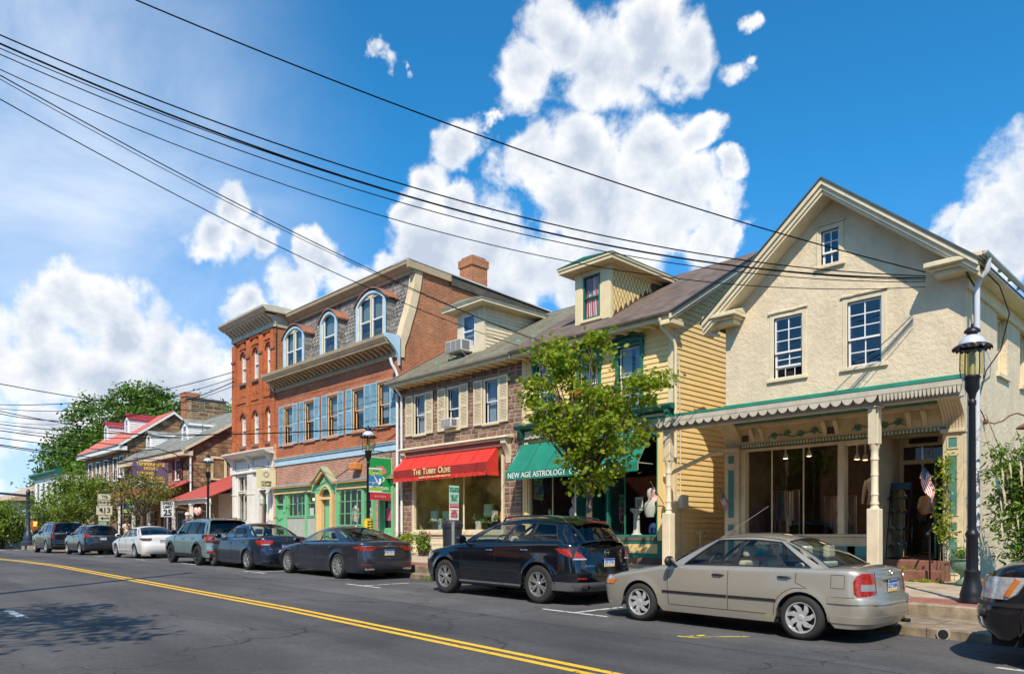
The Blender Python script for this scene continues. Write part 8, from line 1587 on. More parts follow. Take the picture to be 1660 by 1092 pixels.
class Car:
 def __init__(c, **k): c.__dict__.update(dict(a0=.48, a1=.48, nf=3.4, nr=3.8, sin_=[(.15,.06),(.3,.025),(.45,.008),(.6,0),(.8,.012),(1.2,.05)], xfp=[(.15,.12),(.3,.03),(.5,0),(.62,.04),(.72,.12),(1.1,.3)], xrp=[(.2,.10),(.35,.02),(.5,0),(.6,.01),(.68,.05),(.9,.07),(1.2,.12)],
  zs=.20, sh=.05, crown=.09, hc=.04, yt_in=.26, bb=.16, bt=.05, bbr=.14, dz=.42, plan=[(0,.06),(.25,.01),(.5,0),(.8,.012),(1,.06)], flare=.012, lip=1), **k)
 def ys(c, x, z): return c.W / 2 - sm(z, c.sin_) - sm(x / c.L, c.plan)
 def dist(c, x, z): return min(hypot(x - w, z - c.R) for w in (c.wf, c.wr))
 def sy(c, x, z):
  if x < c.a0: a, xe, p, n, X = c.a0, c.a0, sm(z, c.xfp), c.nf, x
  elif x > c.L - c.a1: a, xe, p, n, X = c.a1, c.L - c.a1, sm(z, c.xrp), c.nr, c.L - x
  else:
   y = c.ys(x, z); d = c.dist(x, z) - c.Ra; y += c.flare * math.exp(-(d / .06) ** 2)
   zt = c.zt(x); r = .07
   if z > zt - r: q = min(1,(z - (zt - r)) / r); y -= c.sh * (1 - math.sqrt(max(0,1 - q * q)))
   return y
  t = max(0, min(1,(X - p) / (a - p))); cv = 1 - t; ph = math.acos(max(0, min(1, cv)) ** (n / 2)); y = c.ys(xe, z) * sin(ph) ** (2 / n)
  zt = c.zt(x); r = .07
  if z > zt - r: q = min(1,(z - (zt - r)) / r); y -= c.sh * (1 - math.sqrt(max(0,1 - q * q)))
  return max(0, y)
 def ex(c, y, z, rear=True):
  """x of the front or rear face at lateral y, height z"""
  a, p, n, xe = (c.a1, sm(z, c.xrp), c.nr, c.L - c.a1) if rear else (c.a0, sm(z, c.xfp), c.nf, c.a0)
  s = min(1, abs(y) / c.ys(xe, z)); ph = math.asin(s ** (n / 2)); d = p + (a - p) * (1 - cos(ph) ** (2 / n)); return c.L - d if rear else d
 def zt(c, x): return sm(x, c.top)
 def zlow(c, x, th=None):
  return sm(x, c.sill) if hasattr(c, 'sill') else c.zs
 def stations(c):
  S = []
  for i in range(9): ph = PI / 2 * (i / 9) ** .9; S.append(('f', ph))
  xs = set([c.a0, c.L - c.a1, c.xAb, c.xDb] + list(c.doors))
  x = c.a0
  while x < c.L - c.a1: xs.add(round(x, 4)); x += .12
  xs = sorted(v for v in xs if all(abs(v - w) > c.Ra + .005 for w in (c.wf, c.wr)))
  xs = [(v, None) for v in xs]
  for w in (c.wf, c.wr):
   for i in range(15):
    a = PI * i / 14; xs.append((w - c.Ra * cos(a), c.R + c.Ra * sin(a)))
   for v in list(c.doors) + [c.xDb, c.xAb]:
    if abs(v - w) < c.Ra: xs.append((v, c.R + math.sqrt(c.Ra ** 2 - (v - w) ** 2)))
  xs.sort(); 
  for i, v in enumerate(xs):
   if i and abs(v[0] - xs[i - 1][0]) < .004 and v[1] and xs[i - 1][1] and abs(v[1] - xs[i - 1][1]) < .01: continue
   S.append(('s', v))
  for i in range(9)[::-1]: ph = PI / 2 * (i / 9) ** .9; S.append(('r', ph))
  return S
 def column(c, st):
  k, v = st; T = [0,.06,.14,.24,.34,.44,.54,.64,.74,.82,.88,.925,.955,.98,1.0]; col = []
  if k == 's':
   x, za = v; zb = za if za else c.zlow(x)
   if za: zb = max(za, c.zlow(x))
   zt = c.zt(x)
   for t in T: z = zb + (zt - zb) * t; col.append((x, c.sy(x, z), z))
   return col
  n, a, prof, xe = (c.nf, c.a0, c.xfp, c.a0) if k == 'f' else (c.nr, c.a1, c.xrp, c.L - c.a1)
  cv, sv = cos(v) ** (2 / n), sin(v) ** (2 / n)
  xq = a * (1 - cv); zt = c.zt(xq if k == 'f' else c.L - xq); zb = c.zlow(xq if k == 'f' else c.L - xq)
  for t in T:
   z = zb + (zt - zb) * t; p = sm(z, prof); d = p + (a - p) * (1 - cv); r = .07; q = max(0, min(1,(z - (zt - r)) / r)); sh = c.sh * (1 - math.sqrt(max(0,1 - q * q)))
   y = max(0, c.ys(xe, z) * sv - sh * sv); d += sh * cv * .8; col.append((d if k == 'f' else c.L - d, y, z))
  return col
 def ze(c, x): return sm(x, c.edge)
 def yb(c, x): return c.sy(x, c.zt(x)) + .002
 def yt(c, x): u = (x - c.xAt) / (c.xDt - c.xAt); return c.W / 2 - c.yt_in - .05 * (2 * u - 1) ** 2
 def side(c, p, t, o=0):
  xb, xt = lerp(c.xAb, c.xDb, p), lerp(c.xAt, c.xDt, p); e = .025 * sin(PI * t) + o
  return (lerp(xb, xt, t), lerp(c.yb(xb), c.yt(xt), t) + e, lerp(c.zt(xb) - .012, c.ze(xt), t))
 def roof(c, q, s, o=0):
  g = (1 - s * s) * c.bt; xe = lerp(c.xAt, c.xDt, q); x = lerp(c.xAt - g, c.xDt + g, q); return (x, c.yt(xe) * s, c.ze(xe) + o + c.crown * (1 - abs(s) ** 2.2) * (1 - .25 * (2 * q - 1) ** 2))
 def screen(c, q, s, rear=False, o=0):
  if rear: xb0, sg, bb, T = c.xDb, 1, c.bbr, c.roof(1, s)
  else: xb0, sg, bb, T = c.xAb, -1, c.bb, c.roof(0, s)
  xb = xb0 + sg * bb * (1 - s * s); B = (xb, c.yb(xb0) * s, c.zt(xb0) - .012 + c.hc * (1 - s * s)); e = .03 * sin(PI * q) + o
  nx = (T[2] - B[2]); nz = abs(T[0] - B[0]); L_ = hypot(nx, nz); return (lerp(B[0], T[0], q) + sg * e * nx / L_, lerp(B[1], T[1], q), lerp(B[2], T[2], q) + e * nz / L_)
 def local(c, p): return (c.ox + p[0], c.oy + p[1], p[2])
 def mk(c, name, mb, m, parent, **k): return obj(name, mb, m, parent, **k)
 def build(c, label, x, y, cat='car'):
  t = c.t = thing(c.name, label, cat, (0,0,0)); S = c.stations(); cols = [c.column(s) for s in S]
  bodym = MB(); doors = {}
  for sg in (-1,1):
   for i in range(len(cols) - 1):
    A, B = cols[i], cols[i + 1]; xm = (A[6][0] + B[6][0]) / 2; dn = None
    for k in range(len(c.doors) - 1):
     if c.doors[k] < xm < c.doors[k + 1]: dn = k
    if abs(A[0][0] - B[0][0]) < 1e-5 and abs(A[0][2] - B[0][2]) < 1e-5: continue
    for j in range(len(A) - 1):
     zm = A[j][2]; mb = bodym
     if dn is not None and zm > c.zs + .10: mb = doors.setdefault((sg, dn), MB())
     mb.quad([(p[0], sg * p[1], p[2]) for p in (A[j], B[j], B[j + 1], A[j + 1])])
    a, b = A[0], B[0]; bodym.quad([(a[0], sg * a[1], a[2]),(b[0], sg * b[1], b[2]),(b[0], sg * max(0, b[1] - .05), b[2] + .005),(a[0], sg * max(0, a[1] - .05), a[2] + .005)])
  n = 8
  def cap(i):
   x, y, z = cols[i][-1]; cr = c.hc * min(1,(y / (c.W / 2)) ** .6 * 1.1) * (1 if S[i][0] == 's' else 1)
   return [(x + (0 if S[i][0] == 's' else 0), y * (2 * k / n - 1), z + cr * (1 - (2 * k / n - 1) ** 2)) for k in range(n + 1)]
  for i in range(len(cols) - 1):
   xm = (cols[i][-1][0] + cols[i + 1][-1][0]) / 2
   if c.xAb < xm < c.xDb - .02: continue
   bodym.grid([cap(i), cap(i + 1)])
  bodym.grid([[c.roof(q / 14, s / 10 - 1) for s in range(21)] for q in range(15)])
  W_ = c.wins; pb = sorted({0,1, *[w[0] for w in W_], *[w[1] for w in W_]})
  t0, t1 = .05, c.wt
  for sg in (-1,1):
   for (p, q) in zip(pb, pb[1:]):
    glass_ = next((w for w in W_ if w[0] <= (p + q) / 2 <= w[1]), None); k = 5
    for (u0, u1) in ((0, t0),(t0, t1),(t1,1)):
     if glass_ and u0 == t0: continue
     bodym_ = bodym
     P = [[c.side(lerp(p, q, i / k), lerp(u0, u1, j / 4)) for i in range(k + 1)] for j in range(5)]; bodym.grid([[(a, sg * b, z) for a, b, z in r] for r in P])
  for rear in (False, True):
   q0, q1, s1 = .05,.94,.90
   def cell(qa, qb, sa, sb, m=6): bodym.grid([[c.screen(lerp(qa, qb, i / m), lerp(sa, sb, j / m), rear) for j in range(m + 1)] for i in range(m + 1)])
   cell(0, q0,-1,1,12); cell(q1,1,-1,1,12); cell(q0, q1,-1,-s1); cell(q0, q1, s1,1)
  b_ = c.body = obj('body', bodym, c.paint, t, smooth='w', sharp=38)
  for (sg, dn), mb in doors.items(): obj('door', mb, c.paint, t, smooth='w', sharp=38)
  for w in W_:
   for sg in (-1,1):
    k = 6; m = MB(); m.grid([[(a, sg * b, z) for a, b, z in [c.side(lerp(w[0], w[1], i / k), lerp(t0, t1, j / 5),-.006) for i in range(k + 1)]] for j in range(6)]); obj('side_window', m, w[2] if len(w) > 2 else c.glass, t, smooth=True)
  for rear, nm in ((False, 'windscreen'),(True, 'rear_window')):
   m = MB(); m.grid([[c.screen(lerp(.05,.94, i / 8), lerp(-.9,.9, j / 14), rear, -.004) for j in range(15)] for i in range(9)]); obj(nm, m, c.rglass if rear else c.glass, t, smooth=True)
  m = MB(); fr = .012
  for sg in (-1,1):
   a0, a1 = W_[0][0], W_[-1][1]
   for (P, r) in (([c.side(lerp(a0, a1, i / 20), t0,.002) for i in range(21)], .011),([c.side(lerp(a0, a1, i / 20), t1,.002) for i in range(21)], .012),([c.side(a0, lerp(t0, t1, i / 6),.002) for i in range(7)], .012),([c.side(a1, lerp(t0, t1, i / 6),.002) for i in range(7)], .012)): m.tube([(a, sg * b, z) for a, b, z in P], r, 5)
  obj('window_trim', m, chromeM if c.chrome else trimM, t)
  m = MB()
  for sg in (-1,1):
   for w0, w1 in zip(W_, W_[1:]):
    if w1[0] - w0[1] < .08: k = 6; m.grid([[(a, sg * (b + .003), z) for a, b, z in (c.side(p, lerp(t0, t1, j / k),.001) for p in (w0[1] - .004,(w0[1] + w1[0]) / 2, w1[0] + .004))] for j in range(k + 1)])
  obj('pillar_trim', m, trimM, t)
  m = MB(); 
  for rear in (False, True): m.tube([c.screen(.05, s / 8 - 1 + (.1 if s == 0 else -.1 if s == 16 else 0), rear, .001) for s in range(17)], .012,5); [m.tube([c.screen(lerp(.05,.94, i / 6), s, rear, .001) for i in range(7)], .010,5) for s in (-.9,.9)]; m.tube([c.screen(.94, s / 8 * .9 - .9, rear, .001) for s in range(17)], .010,5)
  obj('screen_trim', m, trimM, t)
  for wx in (c.wf, c.wr):
   for sg in (-1,1):
    m = MB(); n = 18
    m.grid([[(wx - c.Ra * 1.02 * cos(PI * i / n), sg * yy, c.R - .03 + c.Ra * 1.02 * sin(PI * i / n)) for i in range(n + 1)] for yy in (c.sy(wx, c.R + c.Ra) - .03, c.W / 2 - .38)]); m.poly([(wx - c.Ra * 1.02 * cos(PI * i / n), sg * (c.W / 2 - .38), c.R - .03 + c.Ra * 1.02 * sin(PI * i / n)) for i in range(n + 1)]); obj('wheel_well', m, underM, t, rec=False)
    c.wheel(wx, sg)
  m = MB(); m.box(.25, c.L - .2,-c.W / 2 + .40, c.W / 2 - .40,.2,.5); m.box(c.wf + c.Ra + .02, c.wr - c.Ra - .02,-c.W / 2 + .09, c.W / 2 - .09, c.zs, .32); m.box(.25, c.wf - c.Ra, -c.W / 2 + .2, c.W / 2 - .2,.22,.4); m.box(c.wr + c.Ra, c.L - .22,-c.W / 2 + .22, c.W / 2 - .22,.24,.4); obj('underbody', m, underM, t)
  m = MB(); zf = .38; zbt = c.zt((c.xAb + c.xDb) / 2) - .06
  m.box(c.xAb + .25, c.xDb, -c.W / 2 + .12, c.W / 2 - .12,.36, zf); 
  for sg in (-1,1): m.quad([(c.xAb, sg * (c.W / 2 - .11), zf),(c.xDb, sg * (c.W / 2 - .11), zf),(c.xDb, sg * (c.W / 2 - .11), zbt),(c.xAb, sg * (c.W / 2 - .11), zbt)])
  m.box(c.xAb + .05, c.xAb + .48,-c.W / 2 + .13, c.W / 2 - .13, zf, c.zt(c.xAb) - .02); m.quad([(c.xDb, -c.W / 2 + .1, zf),(c.xDb, c.W / 2 - .1, zf),(c.xDb, c.W / 2 - .1, zbt),(c.xDb, -c.W / 2 + .1, zbt)])
  if c.shelf: m.box(c.xDb - .42, c.xDb + .02,-c.W / 2 + .15, c.W / 2 - .15, zbt - .06, zbt)
  obj('cabin', m, seatD, t)
  hr = c.ze((c.xAt + c.xDt) / 2)
  for (sx, ys_) in ((c.xAt + .30,(-.37,.37)),(c.xAt + 1.15,(-.37,.37))):
   for yy in ys_:
    m = MB(); m.prism([(sx - .42, zf),(sx + .06, zf),(sx + .2, hr - .33),(sx + .08, hr - .33),(sx - .03, zf + .2),(sx - .42, zf + .18)], 1, yy - .23, yy + .23); s_ = obj('seat', m, c.seat, t, bevel=.04, seg=3); m = MB(); m.box(sx + .09, sx + .19, yy - .12, yy + .12, hr - .28, hr - .1); obj('headrest', m, c.seat, s_, bevel=.035, seg=3)
  m = MB(); m.tube([(c.xAt - .12 + .06 * sin(a),-.37 + .18 * cos(a), c.zt(c.xAb) + .02 + .17 * sin(a)) for a in [2 * PI * k / 16 for k in range(17)]], .014,6); obj('steering_wheel', m, trimM, t, smooth=True)
  c.details(); t.location = (x, y, 0); a = math.atan((gz(x + c.wf) - gz(x + c.wr)) / (c.wr - c.wf)); t.rotation_euler = (0, a, 0); t.location.z = gz(x + c.wf) + math.tan(a) * c.wf + .002
  return t
 def wheel(c, wx, sg):
  w = c.tw; R_ = c.R; yo = sg * (c.W / 2 - .012); r = c.rim
  m = MB(); pr = [(r, -.0),(r + .012,.004),(r + .05 * (R_ - r) / .1,.006 + .004),(R_ - .03,.002),(R_ - .008,-.018),(R_, -.045),(R_, -w + .045),(R_ - .008,-w + .018),(R_ - .03,-w - .002),(r, -w)]
  m.lathe([(a, yo + sg * b) for a, b in pr], wx, 0,34, axis='y', cz=R_); m.f = m.f[:-2]; m.mi = m.mi[:-2]; T = obj('wheel', m, tyreM, c.t, smooth=True, sharp=50)
  m = MB(); m.lathe([(r + .002, yo + sg * .003),(r - .012, yo + sg * .001),(r - .018, yo - sg * .02),(r - .03, yo - sg * .06),(r - .03, yo - sg * .17)], wx, 0,34, axis='y', cz=R_); m.f = m.f[:-2]; m.mi = m.mi[:-2]; obj('rim', m, c.rimm, T, smooth=True)
  m = MB(); m.lathe([(.001, yo - sg * .075),(r * .92, yo - sg * .075),(r * .92, yo - sg * .09),(.001, yo - sg * .09)], wx, 0,24, axis='y', cz=R_); obj('brake_disc', m, rimdM, T)
  m = MB(); k, style = c.spokes
  def P(rr, a, d): return (wx + rr * cos(a), yo - sg * d, R_ + rr * sin(a))
  a00 = RU(0,6)
  for j in range(k):
   a = a00 + 2 * PI * j / k
   def spoke(r0, r1, a0, a1, w0, w1, d0, d1):
    q = [P(hypot(r0, w0), a0 + math.atan2(-w0, r0), d0), P(hypot(r0, w0), a0 + math.atan2(w0, r0), d0), P(hypot(r1, w1), a1 + math.atan2(w1, r1), d1), P(hypot(r1, w1), a1 + math.atan2(-w1, r1), d1)]; i = [m.vert(*v) for v in q] + [m.vert(v[0], v[1] - sg * .02, v[2]) for v in q]
    for f in ((0,1,2,3),(0,1,5,4),(1,2,6,5),(3,0,4,7),(2,3,7,6)): m.face([i[z] for z in f])
   if style == 'swirl': spoke(r * .18, r * .62, a, a + .22,.030,.034,.012,.004); spoke(r * .60, r * .97, a + .21, a + .50,.034,.022,.004,.010)
   elif style == 'double': spoke(r * .2, r * .97, a - .12, a - .17,.016,.016,.02,.006); spoke(r * .2, r * .97, a + .12, a + .17,.016,.016,.02,.006)
   elif style == 'split': spoke(r * .15, r * .55, a, a, .024,.03,.02,.008); spoke(r * .5, r * .97, a - .05, a - .20,.016,.014,.008,.004); spoke(r * .5, r * .97, a + .05, a + .20,.016,.014,.008,.004)
   else: spoke(r * .18, r * .97, a, a, .028,.022,.02,.006)
  m.lathe([(.001, yo - sg * .004),(.028, yo - sg * .004),(.05, yo - sg * .012),(.06, yo - sg * .04)], wx, 0,14, axis='y', cz=R_); obj('spokes', m, c.rimm, T, rec=True)
 def line(c, pts, sg, r=.004, m_=None, name='seam', off=.0005):
  m = MB(); P = []
  for (x0, z0),(x1, z1) in zip(pts, pts[1:]):
   k = max(2, int(hypot(x1 - x0, z1 - z0) / .06))
   for i in range(k): P.append((lerp(x0, x1, i / k), lerp(z0, z1, i / k)))
  P.append(pts[-1]); m.tube([(x, sg * (c.sy(x, z) + off), z) for x, z in P], r, 5); return obj(name, m, m_ or underM, c.t)
 def sidepatch(c, name, x0, x1, z0, z1, m_, off=.006, sgs=(-1,1), bulge=0):
  for sg in sgs:
   m = MB(); n, k = 8,4; G = [[(lerp(x0, x1, i / n), sg * (c.sy(lerp(x0, x1, i / n), lerp(z0, z1, j / k)) + off + bulge * sin(PI * i / n)), lerp(z0, z1, j / k)) for i in range(n + 1)] for j in range(k + 1)]; m.grid(G)
   E = G[0] + [r[-1] for r in G[1:]] + G[-1][::-1][1:] + [r[0] for r in G[::-1][1:]]; m.grid([E, [(a, b - sg * (off + .004), z) for a, b, z in E]]); obj(name, m, m_, c.t)
 def rearpatch(c, name, y0, y1, z0, z1, m_, off=.006, rear=True, parent=None, nn=8):
  m = MB(); sx = 1 if rear else -1; n, k = nn, 4; G = [[(c.ex(lerp(y0, y1, i / n), lerp(z0, z1, j / k), rear) + sx * off, lerp(y0, y1, i / n), lerp(z0, z1, j / k)) for i in range(n + 1)] for j in range(k + 1)]; m.grid(G)
  E = G[0] + [r[-1] for r in G[1:]] + G[-1][::-1][1:] + [r[0] for r in G[::-1][1:]]; m.grid([E, [(a - sx * (off + .006), b, z) for a, b, z in E]]); return obj(name, m, m_, parent or c.t)
 def lamp(c, name, rows, m_, rear=True, off=.010, sc=.90):
  """rows: (z, reach along the side from the end, inner lateral position)"""
  for sg in (-1,1):
   m = MB(); G = []
   for (z, dx, yi) in rows:
    ysr = c.ys(c.L - c.a1 if rear else c.a0, z); yc = ysr * sc; xc = c.ex(yc, z, rear); xs_ = (c.L - dx) if rear else dx; r = []
    for i in range(7): x = lerp(xs_, xc, i / 6); r.append((x, sg * (c.sy(x, z) + off), z))
    for i in range(1,7): y = lerp(yc, yi, i / 6); r.append((c.ex(y, z, rear) + (off if rear else -off), sg * y, z))
    G.append(r)
   m.grid(G); E = G[0] + [r[-1] for r in G[1:]] + G[-1][::-1][1:] + [r[0] for r in G[::-1][1:]]; cx = c.L / 2; m.grid([E, [(a + (cx - a) * .012, b * .975, z) for a, b, z in E]]); obj(name, m, m_, c.t, smooth=True, sharp=50)
 def handle(c, x, z, m_):
  for sg in (-1,1): y = c.sy(x, z); m = MB(); m.tube([(x - .09, sg * (y + .0), z),(x - .06, sg * (y + .024), z + .004),(x + .06, sg * (y + .026), z + .006),(x + .10, sg * (y + .002), z + .004)], [.010,.014,.014,.010], 8); obj('door_handle', m, m_, c.t, smooth=True)
 def mirror(c, x, z, m_, s=1.0):
  for sg in (-1,1):
   y = c.sy(x, z); m = MB(); m.ell((x - .02, sg * (y + .13), z + .09),(.06 * s, .115 * s, .085 * s),14,9); q = obj('mirror', m, m_, c.t, smooth=True); m = MB(); m.tube([(x + .02, sg * (y - .02), z),(x, sg * (y + .06), z + .05)], .022,6); obj('mirror_arm', m, trimM, q); m = MB(); n = 14; m.poly([(x + .042 * s, sg * (y + .13) + .082 * s * cos(2*PI*k/n), z + .09 + .055 * s * sin(2*PI*k/n)) for k in range(n)]); obj('mirror_glass', m, mat('mirror_dark', (.06,.065,.07),.15, metal=1.0), q)
 def plate_(c, z, txt, y=0, off=.012):
  m = MB(); x = c.ex(y, z) + off; q = lambda y0, y1, z0, z1, d, mm, nm, par: obj(nm, MB().box(x + d - .004, x + d, y0, y1, z0, z1), mm, par)
  p = q(y - .155, y + .155, z - .078, z + .078,0, platew, 'number_plate', c.t); q(y - .15, y + .15, z + .04, z + .075,.002, plateblue, 'plate_band', p); q(y - .15, y + .15, z - .075, z - .045,.002, plateyel, 'plate_band', p)
  m = textmesh(txt, .085, lambda a, b, h: (x + .0015 + b, a, h), y, 0, z - .002, depth=.001, sx=.9); obj('plate_number', m, plateblue, p)
 def badge(c, z, txt, y, size=.06, m_=None):
  x = c.ex(y, z) + .004; obj('badge', textmesh(txt, size, lambda a, b, h: (c.ex(a, h) + .003 + b, a, h), y, 0, z, depth=.002), m_ or chromeM, c.t)
 def emblem(c, z, r=.05, kind='ring'):
  x = c.ex(0, z) + .006; m = MB(); m.tube([(x + .004, r * 1.15 * cos(a), z + r * sin(a)) for a in [2 * PI * k / 20 for k in range(21)]], r * .13,6)
  if kind == 'bar': m.box(x, x + .010,-r * 1.4, r * 1.4, z - r * .16, z + r * .16)
  if kind == 'wing': m.tube([(x + .004,-r, z + r * .4),(x + .004,-r * .4, z + r * .35),(x + .004,0, z - r * .25),(x + .004, r * .4, z + r * .35),(x + .004, r, z + r * .4)], r * .12,5)
  if kind == 'l': m.tube([(x + .004, r * .4, z + r * .7),(x + .004,-r * .3, z - r * .4),(x + .004, r * .6, z - r * .35)], r * .13,5)
  obj('emblem', m, chromeM, c.t, smooth=True)
 def exhaust(c, y, z=.27, r=.03, L_=.12): m = MB(); m.lathe([(r * .75,.0),(r * .75, L_),(r, L_),(r, -.05)], 0,0,12); m.v = [(c.L - .12 + b, y + a, z + d) for (a, d, b) in m.v]; obj('exhaust', m, chromeM if c.chrome else trimM, c.t, smooth=True, sharp=40)
 def doorseams(c, zb=None, arch=True):
  zb = zb or c.zs + .11
  for sg in (-1,1):
   D_ = c.doors
   for k, x in enumerate(D_):
    top = c.zt(x) - .01
    if k == len(D_) - 1 and abs(x - c.wr) < c.Ra + .35:
     pts = [(x, top),(x - .01, top - .18)]; 
     for i in range(7): a = math.radians(78 + i * 13); px, pz = c.wr + (c.Ra + .055) * cos(a), c.R + (c.Ra + .055) * sin(a); pts.append((px, pz)) if pz < pts[-1][1] and pz > zb else None
     pts.append((pts[-1][0] - .02, zb))
    else: pts = [(x, top),(x - (.02 if k == 0 else 0), lerp(top, zb, .5)),(x, zb)]
    c.line(pts, sg)
   c.line([(D_[0], zb),(D_[-1] - .42 if abs(D_[-1] - c.wr) < c.Ra + .35 else D_[-1], zb)], sg)
 def fuel(c, x, z): 
  sg = -1; w = .085; P = [(x - w, z - w),(x + w, z - w),(x + w, z + w),(x - w, z + w),(x - w, z - w)]; c.line(P, sg, .003)
 def roofline(c, sg_s=.93):
  for sg in (-1,1): m = MB(); m.tube([c.roof(q / 12, sg * sg_s, .001) for q in range(13)], .006,5); obj('roof_seam', m, underM, c.t)
 def rails(c, m_=None, s=.86):
  for sg in (-1,1): m = MB(); m.tube([c.roof(.06, sg * s, .0)] + [tuple(Vector(c.roof(.1 + .8 * q / 10, sg * s, .055))) for q in range(11)] + [c.roof(.95, sg * s, 0)], .016,6); obj('roof_rail', m, m_ or trimM, c.t, smooth=True)
 def rear_line(c, y0, y1, z0, z1, r=.004, m_=None, name='seam', off=.001):
  m = MB(); m.tube([(c.ex(lerp(y0, y1, i / 12), lerp(z0, z1, i / 12)) + off, lerp(y0, y1, i / 12), lerp(z0, z1, i / 12)) for i in range(13)], r, 5); obj(name, m, m_ or underM, c.t)
 def wiper(c, q=.1): m = MB(); m.tube([c.screen(q, 0, True, .02), c.screen(q + .12,.35, True, .025)], .012,5); m.tube([c.screen(q + .05,-.1, True, .012), c.screen(q + .20,.72, True, .012)], .008,5); obj('wiper', m, trimM, c.t)
def sedan_top(L, z0, zc, zd, ze_, xA, xD): return [(0, z0),(.25, z0 + .06),(xA - .5, zc - .05),(xA, zc),((xA + xD) / 2, zc + .015),(xD, zd),(L - .25, zd),(L, ze_)]
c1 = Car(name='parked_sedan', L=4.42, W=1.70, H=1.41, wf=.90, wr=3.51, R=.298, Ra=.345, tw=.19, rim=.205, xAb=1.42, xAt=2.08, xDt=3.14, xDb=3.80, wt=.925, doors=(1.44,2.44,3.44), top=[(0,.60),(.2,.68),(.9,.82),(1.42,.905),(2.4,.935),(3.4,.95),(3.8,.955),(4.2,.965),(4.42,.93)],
 edge=[(2.0,1.285),(2.3,1.33),(2.7,1.34),(3.1,1.305),(3.2,1.285)], wins=[(.10,.445),(.475,.775),(.79,.93)], glass=cglass, rglass=cglass, chrome=False, crown=.075, shelf=True, seat=seatB, paint=paint('champagne_paint', (.45,.41,.34),.5,.36), rimm=mat('hubcap_silver', (.58,.58,.57),.35, metal=.5), spokes=(7, 'swirl'), xrp=[(.2,.12),(.28,.04),(.45,0),(.58,.01),(.62,.06),(.9,.085),(1.0,.12)], zs=.20, bbr=.22, yt_in=.27)
def d1():
 c = c1; c.doorseams(); tr = trimM
 for x0, x1 in ((1.33,2.425),(2.455,3.16)): c.sidepatch('side_moulding', x0, x1,.485,.520, tr, .012)
 c.handle(2.28,.80, tr); c.handle(3.27,.82, tr); c.mirror(1.55,.88, tr, .95); c.roofline()
 c.lamp('tail_lamp', [(.62,.20,.50),(.66,.235,.50),(.80,.25,.51),(.88,.22,.53),(.915,.18,.56)], redL); c.lamp('reverse_lamp', [(.69,.07,.53),(.775,.07,.54)], mat('lamp_grey', (.25,.25,.26),.2, coat=1.0), off=.014); c.lamp('bumper_ledge', [(.52,.56,0),(.575,.56,0),(.60,.54,0)], c.paint, off=.016); c.lamp('bumper_fold', [(.27,.52,0),(.33,.54,0),(.36,.54,0)], c.paint, off=.012)
 c.lamp('head_lamp', [(.57,.28,.45),(.62,.34,.42),(.68,.36,.44)], clearL, rear=False); c.lamp('side_marker', [(.56,.36,.76),(.63,.42,.77)], amberL, rear=False, off=.012)
 c.rearpatch('plate_recess', -.30,.30,.66,.83, mat('champagne_recess', (.40,.36,.30),.4, metal=.4),.003); c.rearpatch('plate_brow', -.31,.31,.83,.87, c.paint, .03); c.plate_(.74, 'KZP 0484', .0,.022); c.emblem(.915,.035, 'wing')
 c.badge(.86, 'Protege', -.50 + .08,.055); 
 for sg in (-1,1): c.rear_line(sg * .48, sg * .50,.64,.93)
 c.rear_line(-.5,.5,.635,.635); c.fuel(3.98,.80)
 for sg in (-1,1): c.line([(3.90,.60),(4.18,.605)], sg, .003)
 c.exhaust(.52,.24,.028); m = MB(); m.tube([c.roof(.05,-.8,.01),(c.roof(.05,-.8)[0] + .75, c.roof(.05,-.8)[1] - .05,1.41 + .38)], .004,4); obj('aerial', m, zincM, c.t)
c1.details = d1; c1.build('champagne four door sedan with a black side moulding, nearest car in full view', -7.88,10.33)
c2 = Car(name='parked_crossover', L=4.79, W=1.885, H=1.70, wf=.94, wr=3.765, R=.37, Ra=.425, tw=.23, rim=.235, xAb=1.40, xAt=2.28, xDt=4.22, xDb=4.58, wt=.86, doors=(1.50,2.55,3.55), top=[(0,.82),(.25,.90),(.9,1.02),(1.4,1.10),(2.4,1.13),(3.4,1.17),(4.2,1.19),(4.6,1.17),(4.79,1.1)],
 edge=[(2.2,1.50),(2.6,1.575),(3.2,1.60),(3.8,1.57),(4.25,1.50)], wins=[(.08,.385),(.415,.64),(.665,.88, cglassd)], glass=cglass, rglass=cglassd, chrome=False, shelf=False, seat=seatB, paint=paint('midnight_paint', (.003,.006,.011),.2,.16), rimm=rimM, spokes=(6, 'double'), zs=.26, sin_=[(.2,.06),(.4,.02),(.6,0),(.85,.0),(1.0,.03),(1.3,.075)], xfp=[(.2,.2),(.45,.03),(.7,0),(.85,.08),(1.0,.2)], xrp=[(.25,.12),(.4,.02),(.6,0),(.75,.03),(.95,.09),(1.15,.16),(1.3,.2)], bbr=.12, bt=.10, a0=.5, a1=.5, nr=3.0, nf=3.0, flare=.03, yt_in=.30, crown=.11, hc=.05)
